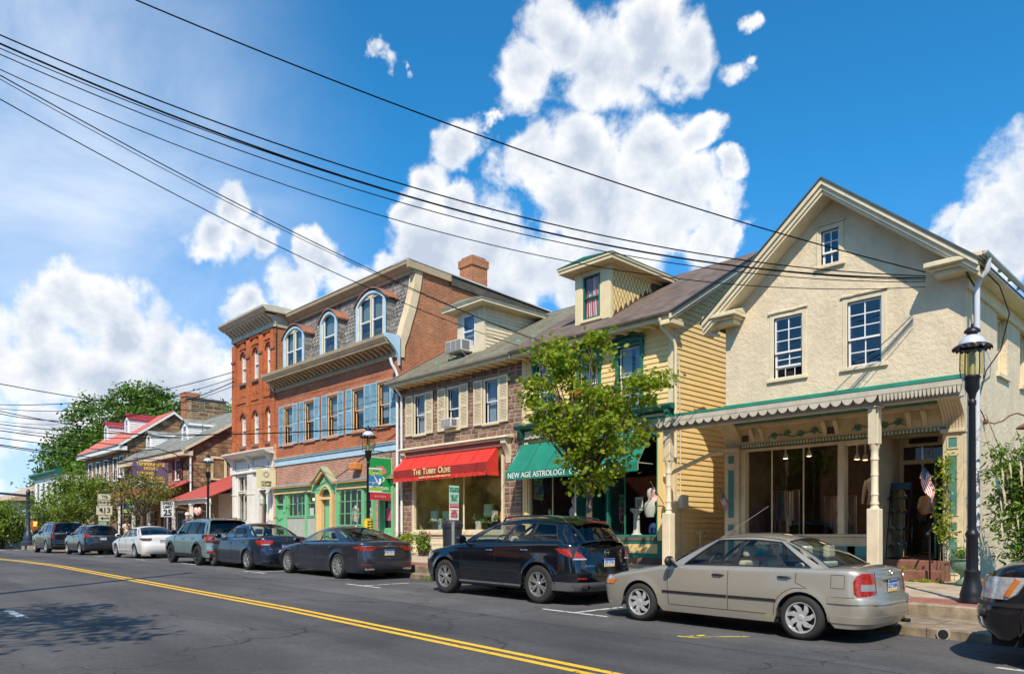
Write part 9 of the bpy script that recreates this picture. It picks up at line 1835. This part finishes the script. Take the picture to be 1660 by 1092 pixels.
def d2():
 c = c2; c.doorseams(.42); c.handle(2.36,.98, chromeM); c.handle(3.36,1.01, chromeM); c.mirror(1.58,1.10, c.paint, 1.15); c.rails(trimM)
 c.lamp('tail_lamp', [(.87,.12,.60),(.91,.28,.62),(.97,.44,.68),(1.03,.56,.75),(1.065,.64,.81)], redL, off=.014); c.lamp('tail_lamp_clear', [(.862,.12,.585),(.888,.22,.60)], clearL, off=.018)
 c.lamp('head_lamp', [(.72,.34,.5),(.80,.46,.46),(.87,.50,.5)], clearL, rear=False)
 c.sidepatch('sill_trim', 1.42,3.30,.30,.335, chromeM, .010)
 c.rearpatch('lower_bumper', -.80,.80,.28,.44, mat('grey_cladding', (.10,.10,.105),.6),.008, nn=16); c.lamp('bumper_corner', [(.28,.72,.80),(.36,.70,.80),(.44,.62,.80)], mat('grey_cladding', (.10,.10,.105),.6), off=.012)
 c.plate_(.80, 'JPS 7730', 0,.02); c.emblem(.99,.055, 'bar'); c.badge(.745, 'MURANO', -.52,.05); c.badge(.745, 'SL AWD', .52,.045); c.rear_line(-.62,.62,.62,.62); c.rear_line(-.62,-.60,.62,.9); c.rear_line(.62,.60,.62,.9)
 for y in (-.62,.62): c.exhaust(y, .34,.05)
 for sg in (-1,1): c.rearpatch('reflector', sg * .62, sg * .78,.50,.53, redL, .01)
 m = MB(); m.grid([[(c.roof(1, s / 8)[0] + dx, c.roof(1, s / 8)[1], c.roof(1, s / 8)[2] + dz) for s in range(-7,8)] for dx, dz in ((-.12,.012),(.02,.02),(.14,-.01),(.13,-.04),(-.02,-.06))]); sp = obj('spoiler', m, c.paint, c.t, smooth=True); m = MB(); x, y, z = c.roof(1,0); m.box(x + .10, x + .145,-.28,.28, z - .025, z - .004); obj('brake_light', m, redL, sp); c.wiper()
 for sg in (-1,1): c.line([(1.2,.74),(2.0,.66),(3.0,.66),(3.3,.72)], sg, .006, c.paint, 'crease')
c2.details = d2; c2.build('dark midnight blue crossover with roof rails and rear spoiler behind the champagne sedan', -13.55,11.0, 'car')
c3 = Car(name='parked_sedan', L=4.975, W=1.865, H=1.445, wf=.93, wr=3.80, R=.343, Ra=.385, tw=.225, rim=.24, xAb=1.55, xAt=2.32, xDt=3.32, xDb=4.42, wt=.86, doors=(1.56,2.60,3.62), top=[(0,.62),(.25,.70),(1.0,.86),(1.55,.93),(2.6,.96),(3.6,.985),(4.3,1.0),(4.75,1.01),(4.975,.985)],
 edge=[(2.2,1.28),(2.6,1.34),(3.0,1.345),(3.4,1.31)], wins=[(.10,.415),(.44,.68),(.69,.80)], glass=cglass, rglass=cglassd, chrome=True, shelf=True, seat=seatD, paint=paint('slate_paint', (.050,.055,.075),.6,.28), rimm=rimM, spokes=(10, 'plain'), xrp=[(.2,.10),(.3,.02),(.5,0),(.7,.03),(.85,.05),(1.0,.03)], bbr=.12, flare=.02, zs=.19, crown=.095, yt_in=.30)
def d3():
 c = c3; c.doorseams(); c.handle(2.45,.82, c.paint); c.handle(3.45,.85, c.paint); c.mirror(1.72,.92, c.paint); c.lamp('tail_lamp', [(.78,.10,.55),(.82,.30,.45),(.87,.42,.35),(.895,.44,.32)], redL, off=.012); c.rear_line(-.8,.8,.905,.905,.008, chromeM, 'chrome_bar'); c.plate_(.73, 'FHM 5510', 0,.02); c.emblem(.94,.045, 'l'); c.badge(.68, 'ES 350', .55,.04)
 c.lamp('head_lamp', [(.60,.4,.5),(.68,.5,.4)], clearL, rear=False); m = MB()
 for sg in (-1,1): x = c.ex(sg * .6,.3); m.box(x - .02, x + .02, sg * .6 - .15, sg * .6 + .15,.26,.33); c.rearpatch('reflector', sg * .55, sg * .83,.40,.425, redL, .01)
 obj('exhaust_finisher', m, chromeM, c.t, bevel=.02); c.rearpatch('lower_valance', -.62,.62,.2,.26, trimM, .01, nn=14); c.line([(1.0,.62),(2.2,.50),(3.3,.56)], -1,.005, c.paint, 'crease')
 for sg in (-1,1): c.rear_line(sg * .5, sg * .48,.52,.8)
c3.details = d3; c3.build('slate grey four door sedan with chrome window line and twin exhausts', -21.55,11.35)
c4 = Car(name='parked_sedan', L=4.745, W=1.78, H=1.505, wf=.98, wr=3.73, R=.325, Ra=.37, tw=.21, rim=.215, xAb=1.45, xAt=2.22, xDt=3.25, xDb=4.08, wt=.87, doors=(1.55,2.55,3.52), top=[(0,.66),(.25,.74),(1.0,.88),(1.45,.95),(2.5,.98),(3.5,1.01),(4.1,1.04),(4.55,1.06),(4.745,1.02)],
 edge=[(2.2,1.35),(2.6,1.41),(3.0,1.415),(3.3,1.38)], wins=[(.10,.43),(.455,.74),(.755,.88)], glass=cglass, rglass=cglass, chrome=True, shelf=True, seat=seatD, paint=paint('navy_paint', (.022,.032,.062),.5,.28), rimm=rimM, spokes=(5, 'split'), flare=.035, sin_=[(.15,.06),(.3,.025),(.45,.008),(.6,0),(.8,.02),(1.2,.07)], zs=.2, bbr=.18)
def d4():
 c = c4; c.doorseams(); c.handle(2.40,.84, c.paint); c.handle(3.36,.87, c.paint); c.mirror(1.62,.96, c.paint); c.lamp('tail_lamp', [(.80,.22,.55),(.86,.42,.46),(.92,.46,.42),(.96,.40,.45)], redL, off=.012); c.lamp('tail_lamp_clear', [(.81,.14,.56),(.84,.16,.54)], clearL, off=.016); c.plate_(.74, 'DRK 2291', 0,.02); c.emblem(.96,.045); c.badge(.68, 'LEGACY', -.5,.04); c.lamp('head_lamp', [(.64,.4,.45),(.73,.55,.4)], clearL, rear=False); c.exhaust(-.55,.27,.045)
 c.rearpatch('lower_valance', -.6,.6,.22,.30, trimM, .01, nn=12); c.rear_line(-.5,.5,.62,.62)
c4.details = d4; c4.build('navy blue sedan with large red tail lamps just right of the teal crossover', -26.5,11.0)
c5 = Car(name='parked_crossover', L=4.23, W=1.80, H=1.69, wf=.84, wr=3.41, R=.35, Ra=.42, tw=.21, rim=.22, xAb=1.20, xAt=1.78, xDt=3.86, xDb=4.02, wt=.86, doors=(1.30,2.25,3.12), top=[(0,.86),(.2,.94),(.8,1.02),(1.2,1.06),(2.2,1.08),(3.2,1.10),(3.9,1.10),(4.23,1.06)],
 edge=[(1.7,1.52),(2.1,1.57),(3.0,1.585),(3.9,1.54)], wins=[(.08,.36),(.39,.66),(.74,.93, cglassd)], glass=cglassd, rglass=cglassd, chrome=False, shelf=False, seat=seatD, paint=paint('teal_grey_paint', (.20,.30,.31),.35,.35), rimm=rimdM, spokes=(5, 'split'), flare=.04, nf=5, nr=5, a0=.4, a1=.4, bb=.1, bbr=.06, bt=.04, yt_in=.20, crown=.09, hc=.05, sin_=[(.2,.05),(.4,.015),(.6,0),(.9,0),(1.0,.02),(1.3,.04)], xfp=[(.2,.12),(.45,.02),(.8,0),(.9,.06),(1.0,.1)], xrp=[(.2,.12),(.3,.02),(.55,0),(.7,.04),(1.0,.06),(1.2,.10)], zs=.28)
def d5():
 c = c5; c.doorseams(.42); c.handle(2.08,.93, c.paint); c.handle(2.95,.95, c.paint); c.mirror(1.38,1.06, trimM, 1.1); c.rails(trimM)
 for sg in (-1,1):
  c.rearpatch('tail_lamp', sg * .60, sg * .84,.84,1.05, redL, .03); q = MB(); x = c.ex(.72,.95) + .034
  for d in (-1,1): q.tube([(x, sg * .72 - .07,.945 - d * .06),(x, sg * .72 + .07,.945 + d * .06)], .012,5)
  obj('lamp_cross', q, clearL, c.t); c.rearpatch('lamp_bezel', sg * .575, sg * .865,.815,1.075, trimM, .018); c.rearpatch('reflector', sg * .6, sg * .82,.44,.52, redL, .02)
  n = 14; m = MB(); pts = lambda rr, w: [(w - rr * cos(PI * i / n), sg * (c.sy(w - rr * cos(PI * i / n), max(.3, c.R + rr * sin(PI * i / n))) + .012), c.R + rr * sin(PI * i / n)) for i in range(n + 1)]
  for w in (c.wf, c.wr): m.grid([pts(c.Ra + .0, w), pts(c.Ra + .075, w)])
  obj('arch_cladding', m, trimM, c.t)
 c.sidepatch('sill_cladding', 1.3,2.95,.285,.40, trimM, .012); c.rearpatch('lower_bumper', -.85,.85,.28,.42, trimM, .012, nn=14); c.plate_(.78, 'LBT 6128', 0,.02); c.lamp('head_lamp', [(.74,.18,.5),(.88,.2,.5)], clearL, rear=False); c.wiper()
 m = MB(); x, y, z = c.roof(1,0); m.box(x - .1, x + .16,-.62,.62, z - .03, z + .0); obj('spoiler', m, c.paint, c.t, bevel=.01); m = MB(); m.box(x + .161, x + .165,-.2,.2, z - .022, z - .006); obj('brake_light', m, redL, c.t)
c5.details = d5; c5.build('boxy grey teal crossover with black wheels and crossed square tail lamps', -29.65,10.75)
c6 = Car(name='parked_sedan', L=4.70, W=1.78, H=1.44, wf=.95, wr=3.62, R=.315, Ra=.36, tw=.2, rim=.21, xAb=1.45, xAt=2.2, xDt=3.25, xDb=4.05, wt=.87, doors=(1.5,2.5,3.45), top=[(0,.62),(.25,.7),(1.0,.86),(1.45,.92),(2.5,.95),(3.5,.97),(4.1,.99),(4.5,1.0),(4.7,.97)],
 edge=[(2.2,1.29),(2.6,1.345),(3.0,1.35),(3.3,1.31)], wins=[(.1,.43),(.455,.74),(.755,.88)], glass=cglass, rglass=glassmat('car_glass_blue', (.15,.22,.32)), chrome=False, shelf=True, seat=seatD, paint=paint('white_car_paint', (.72,.71,.69),.0,.3), rimm=rimM, spokes=(5, 'split'), bbr=.18)
def d6(): c = c6; c.doorseams(); c.handle(2.35,.80, c.paint); c.handle(3.3,.82, c.paint); c.mirror(1.6,.92, c.paint); c.lamp('tail_lamp', [(.76,.2,.55),(.82,.45,.46),(.88,.42,.48)], mat('smoked_lamp', (.10,.05,.05),.2, coat=1), off=.012); c.plate_(.72, 'HTR 8802', 0,.02); c.lamp('head_lamp', [(.6,.4,.45),(.7,.52,.4)], clearL, rear=False); c.sidepatch('side_moulding', 1.3,3.2,.36,.38, whiteM, .01)
c6.details = d6; c6.build('white four door sedan with blue tinted rear glass', -38.2,11.2)
c7 = Car(name='parked_crossover', L=4.53, W=1.82, H=1.65, wf=.92, wr=3.54, R=.345, Ra=.395, tw=.22, rim=.22, xAb=1.25, xAt=2.1, xDt=4.05, xDb=4.42, wt=.86, doors=(1.4,2.4,3.35), top=[(0,.8),(.25,.9),(.8,.98),(1.25,1.04),(2.4,1.07),(3.4,1.11),(4.1,1.14),(4.53,1.10)],
 edge=[(2.0,1.46),(2.5,1.53),(3.2,1.55),(4.05,1.48)], wins=[(.08,.38),(.41,.66),(.69,.86, cglassd)], glass=cglass, rglass=cglassd, chrome=False, shelf=False, seat=seatD, paint=paint('dark_blue_paint', (.02,.028,.045),.4,.28), rimm=rimM, spokes=(5, 'plain'), zs=.24, a1=.35, nr=5, bbr=.06, yt_in=.28, xrp=[(.2,.12),(.35,.02),(.6,0),(.8,.05),(1.1,.1)])
def d7():
 c = c7; c.doorseams(.4); c.handle(2.25,.95, c.paint); c.handle(3.2,.98, c.paint); c.mirror(1.45,1.05, c.paint, 1.1); c.lamp('tail_lamp', [(.92,.28,.62),(1.0,.36,.60),(1.09,.34,.64)], redL, off=.012)
 m = MB()
 for sg in (-1,1): m.grid([[(a, sg * b, z) for a, b, z in (c.side(p, tt, .012) for p in (.90,.99))] for tt in (0,.25,.5,.75,.95)])
 obj('tail_lamp_upper', m, redL, c.t, smooth=True); c.plate_(.86, 'GYN 4417', 0,.02); c.rear_line(-.6,.6,.99,.99,.014, chromeM, 'chrome_bar'); c.rearpatch('lower_bumper', -.8,.8,.26,.42, trimM, .01, nn=14); c.lamp('head_lamp', [(.74,.4,.5),(.86,.5,.5)], clearL, rear=False)
c7.details = d7; c7.build('dark blue crossover with tall red tail lamps, second from the far left end', -47.2,11.25)
c8 = Car(name='parked_suv', L=5.14, W=2.04, H=1.89, wf=.98, wr=3.93, R=.40, Ra=.45, tw=.26, rim=.28, xAb=1.35, xAt=2.05, xDt=4.72, xDb=4.98, wt=.86, doors=(1.45,2.5,3.45), top=[(0,1.0),(.2,1.08),(.8,1.14),(1.35,1.18),(2.5,1.2),(3.5,1.22),(4.7,1.23),(5.14,1.2)],
 edge=[(2.0,1.71),(2.5,1.77),(3.5,1.79),(4.72,1.74)], wins=[(.07,.33),(.355,.58),(.61,.93, cglassd)], glass=cglass, rglass=cglassd, chrome=True, shelf=False, seat=seatD, paint=paint('black_paint', (.008,.008,.010),.2,.2), rimm=rimM, spokes=(7, 'split'), zs=.3, a0=.35, a1=.3, nf=5, nr=6, bb=.1, bbr=.04, bt=.03, yt_in=.24, sin_=[(.2,.05),(.4,.015),(.6,0),(1.0,.0),(1.2,.03)], xfp=[(.2,.1),(.5,0),(1.0,.03),(1.1,.1)], xrp=[(.25,.1),(.4,.0),(.6,0),(.7,.05),(1.2,.08)])
def d8():
 c = c8; c.doorseams(.45); c.handle(2.35,1.08, chromeM); c.handle(3.3,1.1, chromeM); c.mirror(1.55,1.2, c.paint, 1.3); c.rails(chromeM)
 m = MB()
 for sg in (-1,1): m.grid([[(c.ex(sg * y, z) + .015, sg * y, z) for y in (.86,.95)] for z in (.85,1.0,1.15)]); m.grid([[(a, sg * b, z) for a, b, z in (c.screen(q, s, True, .015) for s in (.92,.985))] for q in (.0,.3,.6,.85)])
 obj('tail_lamp', m, redL, c.t); c.rear_line(-.8,.8,1.16,1.16,.018, chromeM, 'chrome_bar'); c.plate_(.98, 'JMC 3305', 0,.02); c.rearpatch('lower_bumper', -.9,.9,.32,.5, trimM, .012, nn=14); c.lamp('head_lamp', [(.8,.3,.7),(1.0,.3,.7)], clearL, rear=False)
c8.details = d8; c8.build('large black SUV with slim vertical tail lamps, farthest parked car', -54.85,11.3)
c9 = Car(name='parked_suv', L=4.9, W=1.9, H=1.78, wf=.98, wr=3.85, R=.385, Ra=.44, tw=.24, rim=.24, xAb=1.5, xAt=2.3, xDt=4.5, xDb=4.78, wt=.86, doors=(1.6,2.6,3.5), top=[(0,.95),(.12,1.04),(.35,1.10),(.9,1.14),(1.5,1.17),(2.5,1.17),(4.4,1.2),(4.9,1.1)],
 edge=[(2.2,1.6),(2.7,1.66),(3.5,1.68),(4.5,1.62)], wins=[(.07,.35),(.38,.62),(.65,.93, cglassd)], glass=cglass, rglass=cglassd, chrome=True, shelf=False, seat=seatD, paint=c8.paint, rimm=rimM, spokes=(5, 'split'), zs=.30, a0=.55, nf=2.9, a1=.4, nr=5, sin_=[(.2,.06),(.4,.02),(.6,0),(1.0,.0),(1.2,.04)], xfp=[(.2,.26),(.34,.14),(.45,.03),(.62,0),(.70,.06),(.95,.10),(1.1,.2)], hc=.06, flare=.02)
def d9():
 c = c9; c.doorseams(.45); c.handle(2.45,1.05, chromeM); c.handle(3.4,1.05, chromeM); c.mirror(1.7,1.17, c.paint, 1.2); c.rails(chromeM)
 c.lamp('head_lamp', [(.74,.42,.50),(.80,.50,.46),(.90,.56,.46),(.98,.60,.50)], clearL, rear=False, off=.012, sc=.80); [c.line([(.42,.78),(.52,.96)], sg, .03, amberL, 'indicator', .012) for sg in (-1,1)]; c.lamp('lamp_bezel', [(.66,.58,.44),(.70,.62,.44)], trimM, rear=False, off=.016, sc=.8)
 c.rearpatch('grille', -.44,.44,.68,.95, chromeM, .02, rear=False); c.rearpatch('lower_grille', -.6,.6,.38,.5, trimM, .012, rear=False)
 for sg in (-1,1): c.rearpatch('fog_lamp', sg * .62, sg * .76,.42,.52, clearL, .015, rear=False)
 c.lamp('tail_lamp', [(.9,.1,.6),(1.1,.1,.6)], redL)
 m = MB(); m.box(c.ex(0,.5, False) - .03, c.ex(0,.5, False) - .015,-.16,.16,.5,.62); obj('number_plate', m, platew, c.t)
c9.details = d9; c9.build('black SUV nose with clear and amber head lamp at the right edge', -2.42,10.15)
# ================================================================ people
def person(lab, x, y, zg, h, shirt, trousers, skin, hair, hat=None, yaw=0, pose='walk', short=True):
 t = thing('person', lab, 'person', (x, y, zg)); s = h / 1.75
 Jt = dict(pel=(0,0,.95), wa=(0,0,1.1), ch=(0,.0,1.3), ne=(0,0,1.47), hd=(0,-.02,1.60), ht=(0,-.01,1.70), sl=(.19,0,1.40), sr=(-.19,0,1.40), el=(.25,.03,1.13), er=(-.25,.03,1.13), hl=(.24,-.12,.90), hr=(-.24,-.12,.90), kl=(.10,-.05,.50), kr=(-.10,.05,.50), al=(.11,.02,.08), ar=(-.11,.10,.08), tl=(.11,-.12,.03), tr=(-.11,-.04,.03), pl=(.10,0,.92), pr=(-.10,0,.92))
 if pose == 'bend':
  for k, (dy, dz) in dict(wa=(-.05,-.02), ch=(-.28,-.12), ne=(-.42,-.20), hd=(-.54,-.24), ht=(-.62,-.22), sl=(-.34,-.16), sr=(-.34,-.16), el=(-.45,-.2), er=(-.45,-.2), hl=(-.5,-.1), hr=(-.5,-.1)).items(): a = Jt[k]; Jt[k] = (a[0], a[1] + dy, a[2] + dz)
 cy, sy_ = cos(yaw), sin(yaw)
 def skin_(name, keys, edges, rad, m_, root_key, sub=1):
  me = bpy.data.meshes.new(name); pos = [(Jt[k][0] * cy - Jt[k][1] * sy_, Jt[k][0] * sy_ + Jt[k][1] * cy, Jt[k][2]) for k in keys]
  me.from_pydata([(a * s, b * s, c_ * s) for a, b, c_ in pos], [(keys.index(a), keys.index(b)) for a, b in edges], []); o = bpy.data.objects.new(name, me); COL.objects.link(o); o.parent = t
  o.modifiers.new('skin', 'SKIN'); me.skin_vertices.new() if not me.skin_vertices else None
  for k, v in zip(keys, me.skin_vertices[0].data): v.radius = tuple(s * q for q in rad[k]); v.use_root = (k == root_key)
  sb = o.modifiers.new('sub', 'SUBSURF'); sb.levels = 2; sb.render_levels = 2; me.materials.append(m_); return o
 E_ = [('pel', 'wa'),('wa', 'ch'),('ch', 'ne'),('ne', 'hd'),('hd', 'ht'),('ch', 'sl'),('ch', 'sr'),('sl', 'el'),('sr', 'er'),('el', 'hl'),('er', 'hr'),('pel', 'pl'),('pel', 'pr'),('pl', 'kl'),('pr', 'kr'),('kl', 'al'),('kr', 'ar'),('al', 'tl'),('ar', 'tr')]
 r_ = dict(pel=(.15,.11), wa=(.14,.10), ch=(.16,.11), ne=(.05,.05), hd=(.085,.10), ht=(.07,.085), sl=(.06,.06), sr=(.06,.06), el=(.042,.042), er=(.042,.042), hl=(.03,.04), hr=(.03,.04), pl=(.09,.09), pr=(.09,.09), kl=(.06,.06), kr=(.06,.06), al=(.04,.04), ar=(.04,.04), tl=(.04,.03), tr=(.04,.03))
 skin_('body', list(Jt), E_, r_, skin, 'pel')
 ks = ['pel', 'wa', 'ch', 'sl', 'sr', 'el', 'er', 'ne']; rs = {k: (r_[k][0] + .018, r_[k][1] + .018) for k in ks}; rs['ne'] = (.06,.05); skin_('shirt', ks, [e for e in E_ if e[0] in ks and e[1] in ks], rs, shirt, 'pel')
 ks = ['pel', 'pl', 'pr', 'kl', 'kr', 'al', 'ar']; rs = {k: (r_[k][0] + .02, r_[k][1] + .02) for k in ks}; skin_('trousers', ks, [e for e in E_ if e[0] in ks and e[1] in ks], rs, trousers, 'pel')
 H_ = Jt['ht']; hx, hy, hz = H_[0] * cy - H_[1] * sy_, H_[0] * sy_ + H_[1] * cy, H_[2]
 m = MB(); m.ell((hx * s, (hy + .02) * s, (hz - .01) * s),(.10 * s, .11 * s, .10 * s),12,8); WL[t.name] = Vector((0,0,0)); o = obj('hair', m, hair, t, smooth=True)
 if hat: m = MB(); m.lathe([(.16 if hat[1] == 'straw' else .12,.0),(.17 if hat[1] == 'straw' else .12,.01),(.10,.03),(.095,.10),(.05,.13),(.0,.13)], hx * s, hy * s, 16, cz=(hz + .0) * s); obj('hat', m, hat[0], t, smooth=True, sharp=50)
 m = MB()
 fx, fy = sy_ * 1,-cy; 
 for dx in (-.035,.035): m.ell(((Jt['hd'][0] + dx) * cy * s + fx * .10 * s - Jt['hd'][1] * sy_ * s, (Jt['hd'][1] * cy + dx * sy_) * s + fy * .10 * s, (Jt['hd'][2] + .03) * s),(.012,.012,.01),6,4)
 obj('eyes', m, darkM, t); return t
skA = mat('skin', (.50,.28,.19),.6); 
person('person in a white top and a straw hat walking under the inn trees', -47.6,13.8, sz(-47.6,13.8),1.62, whiteM, mat('shorts_tan', (.4,.33,.22),.9), skA, mat('hair_brown', (.08,.05,.03),.8),(mat('straw', (.62,.45,.22),.8), 'straw'), yaw=1.2)
person('person in a navy top and a pale cap near the 25 sign', -37.7,13.7, sz(-37.7,13.7),1.72, mat('navy_shirt', (.02,.04,.10),.9), jeans, skA, mat('hair_grey', (.3,.28,.26),.8),(whiteM, 'cap'), yaw=2.0)
person('fair haired person in grey leaning forward by the white shop of the brick tower', -34.6,14.9, sz(-34.6,15.1),1.66, mat('grey_top', (.22,.24,.28),.9), jeans, skA, mat('hair_fair', (.55,.34,.12),.8), None, yaw=1.0, pose='bend')
person('person in a pale shirt standing inside the open door of number 21', -5.85,19.6,-.58,1.72, mat('pale_blue_shirt', (.45,.47,.50),.9), mat('dark_trousers', (.04,.045,.06),.9), skA, mat('hair_dark', (.03,.02,.015),.8), None, yaw=2.6)
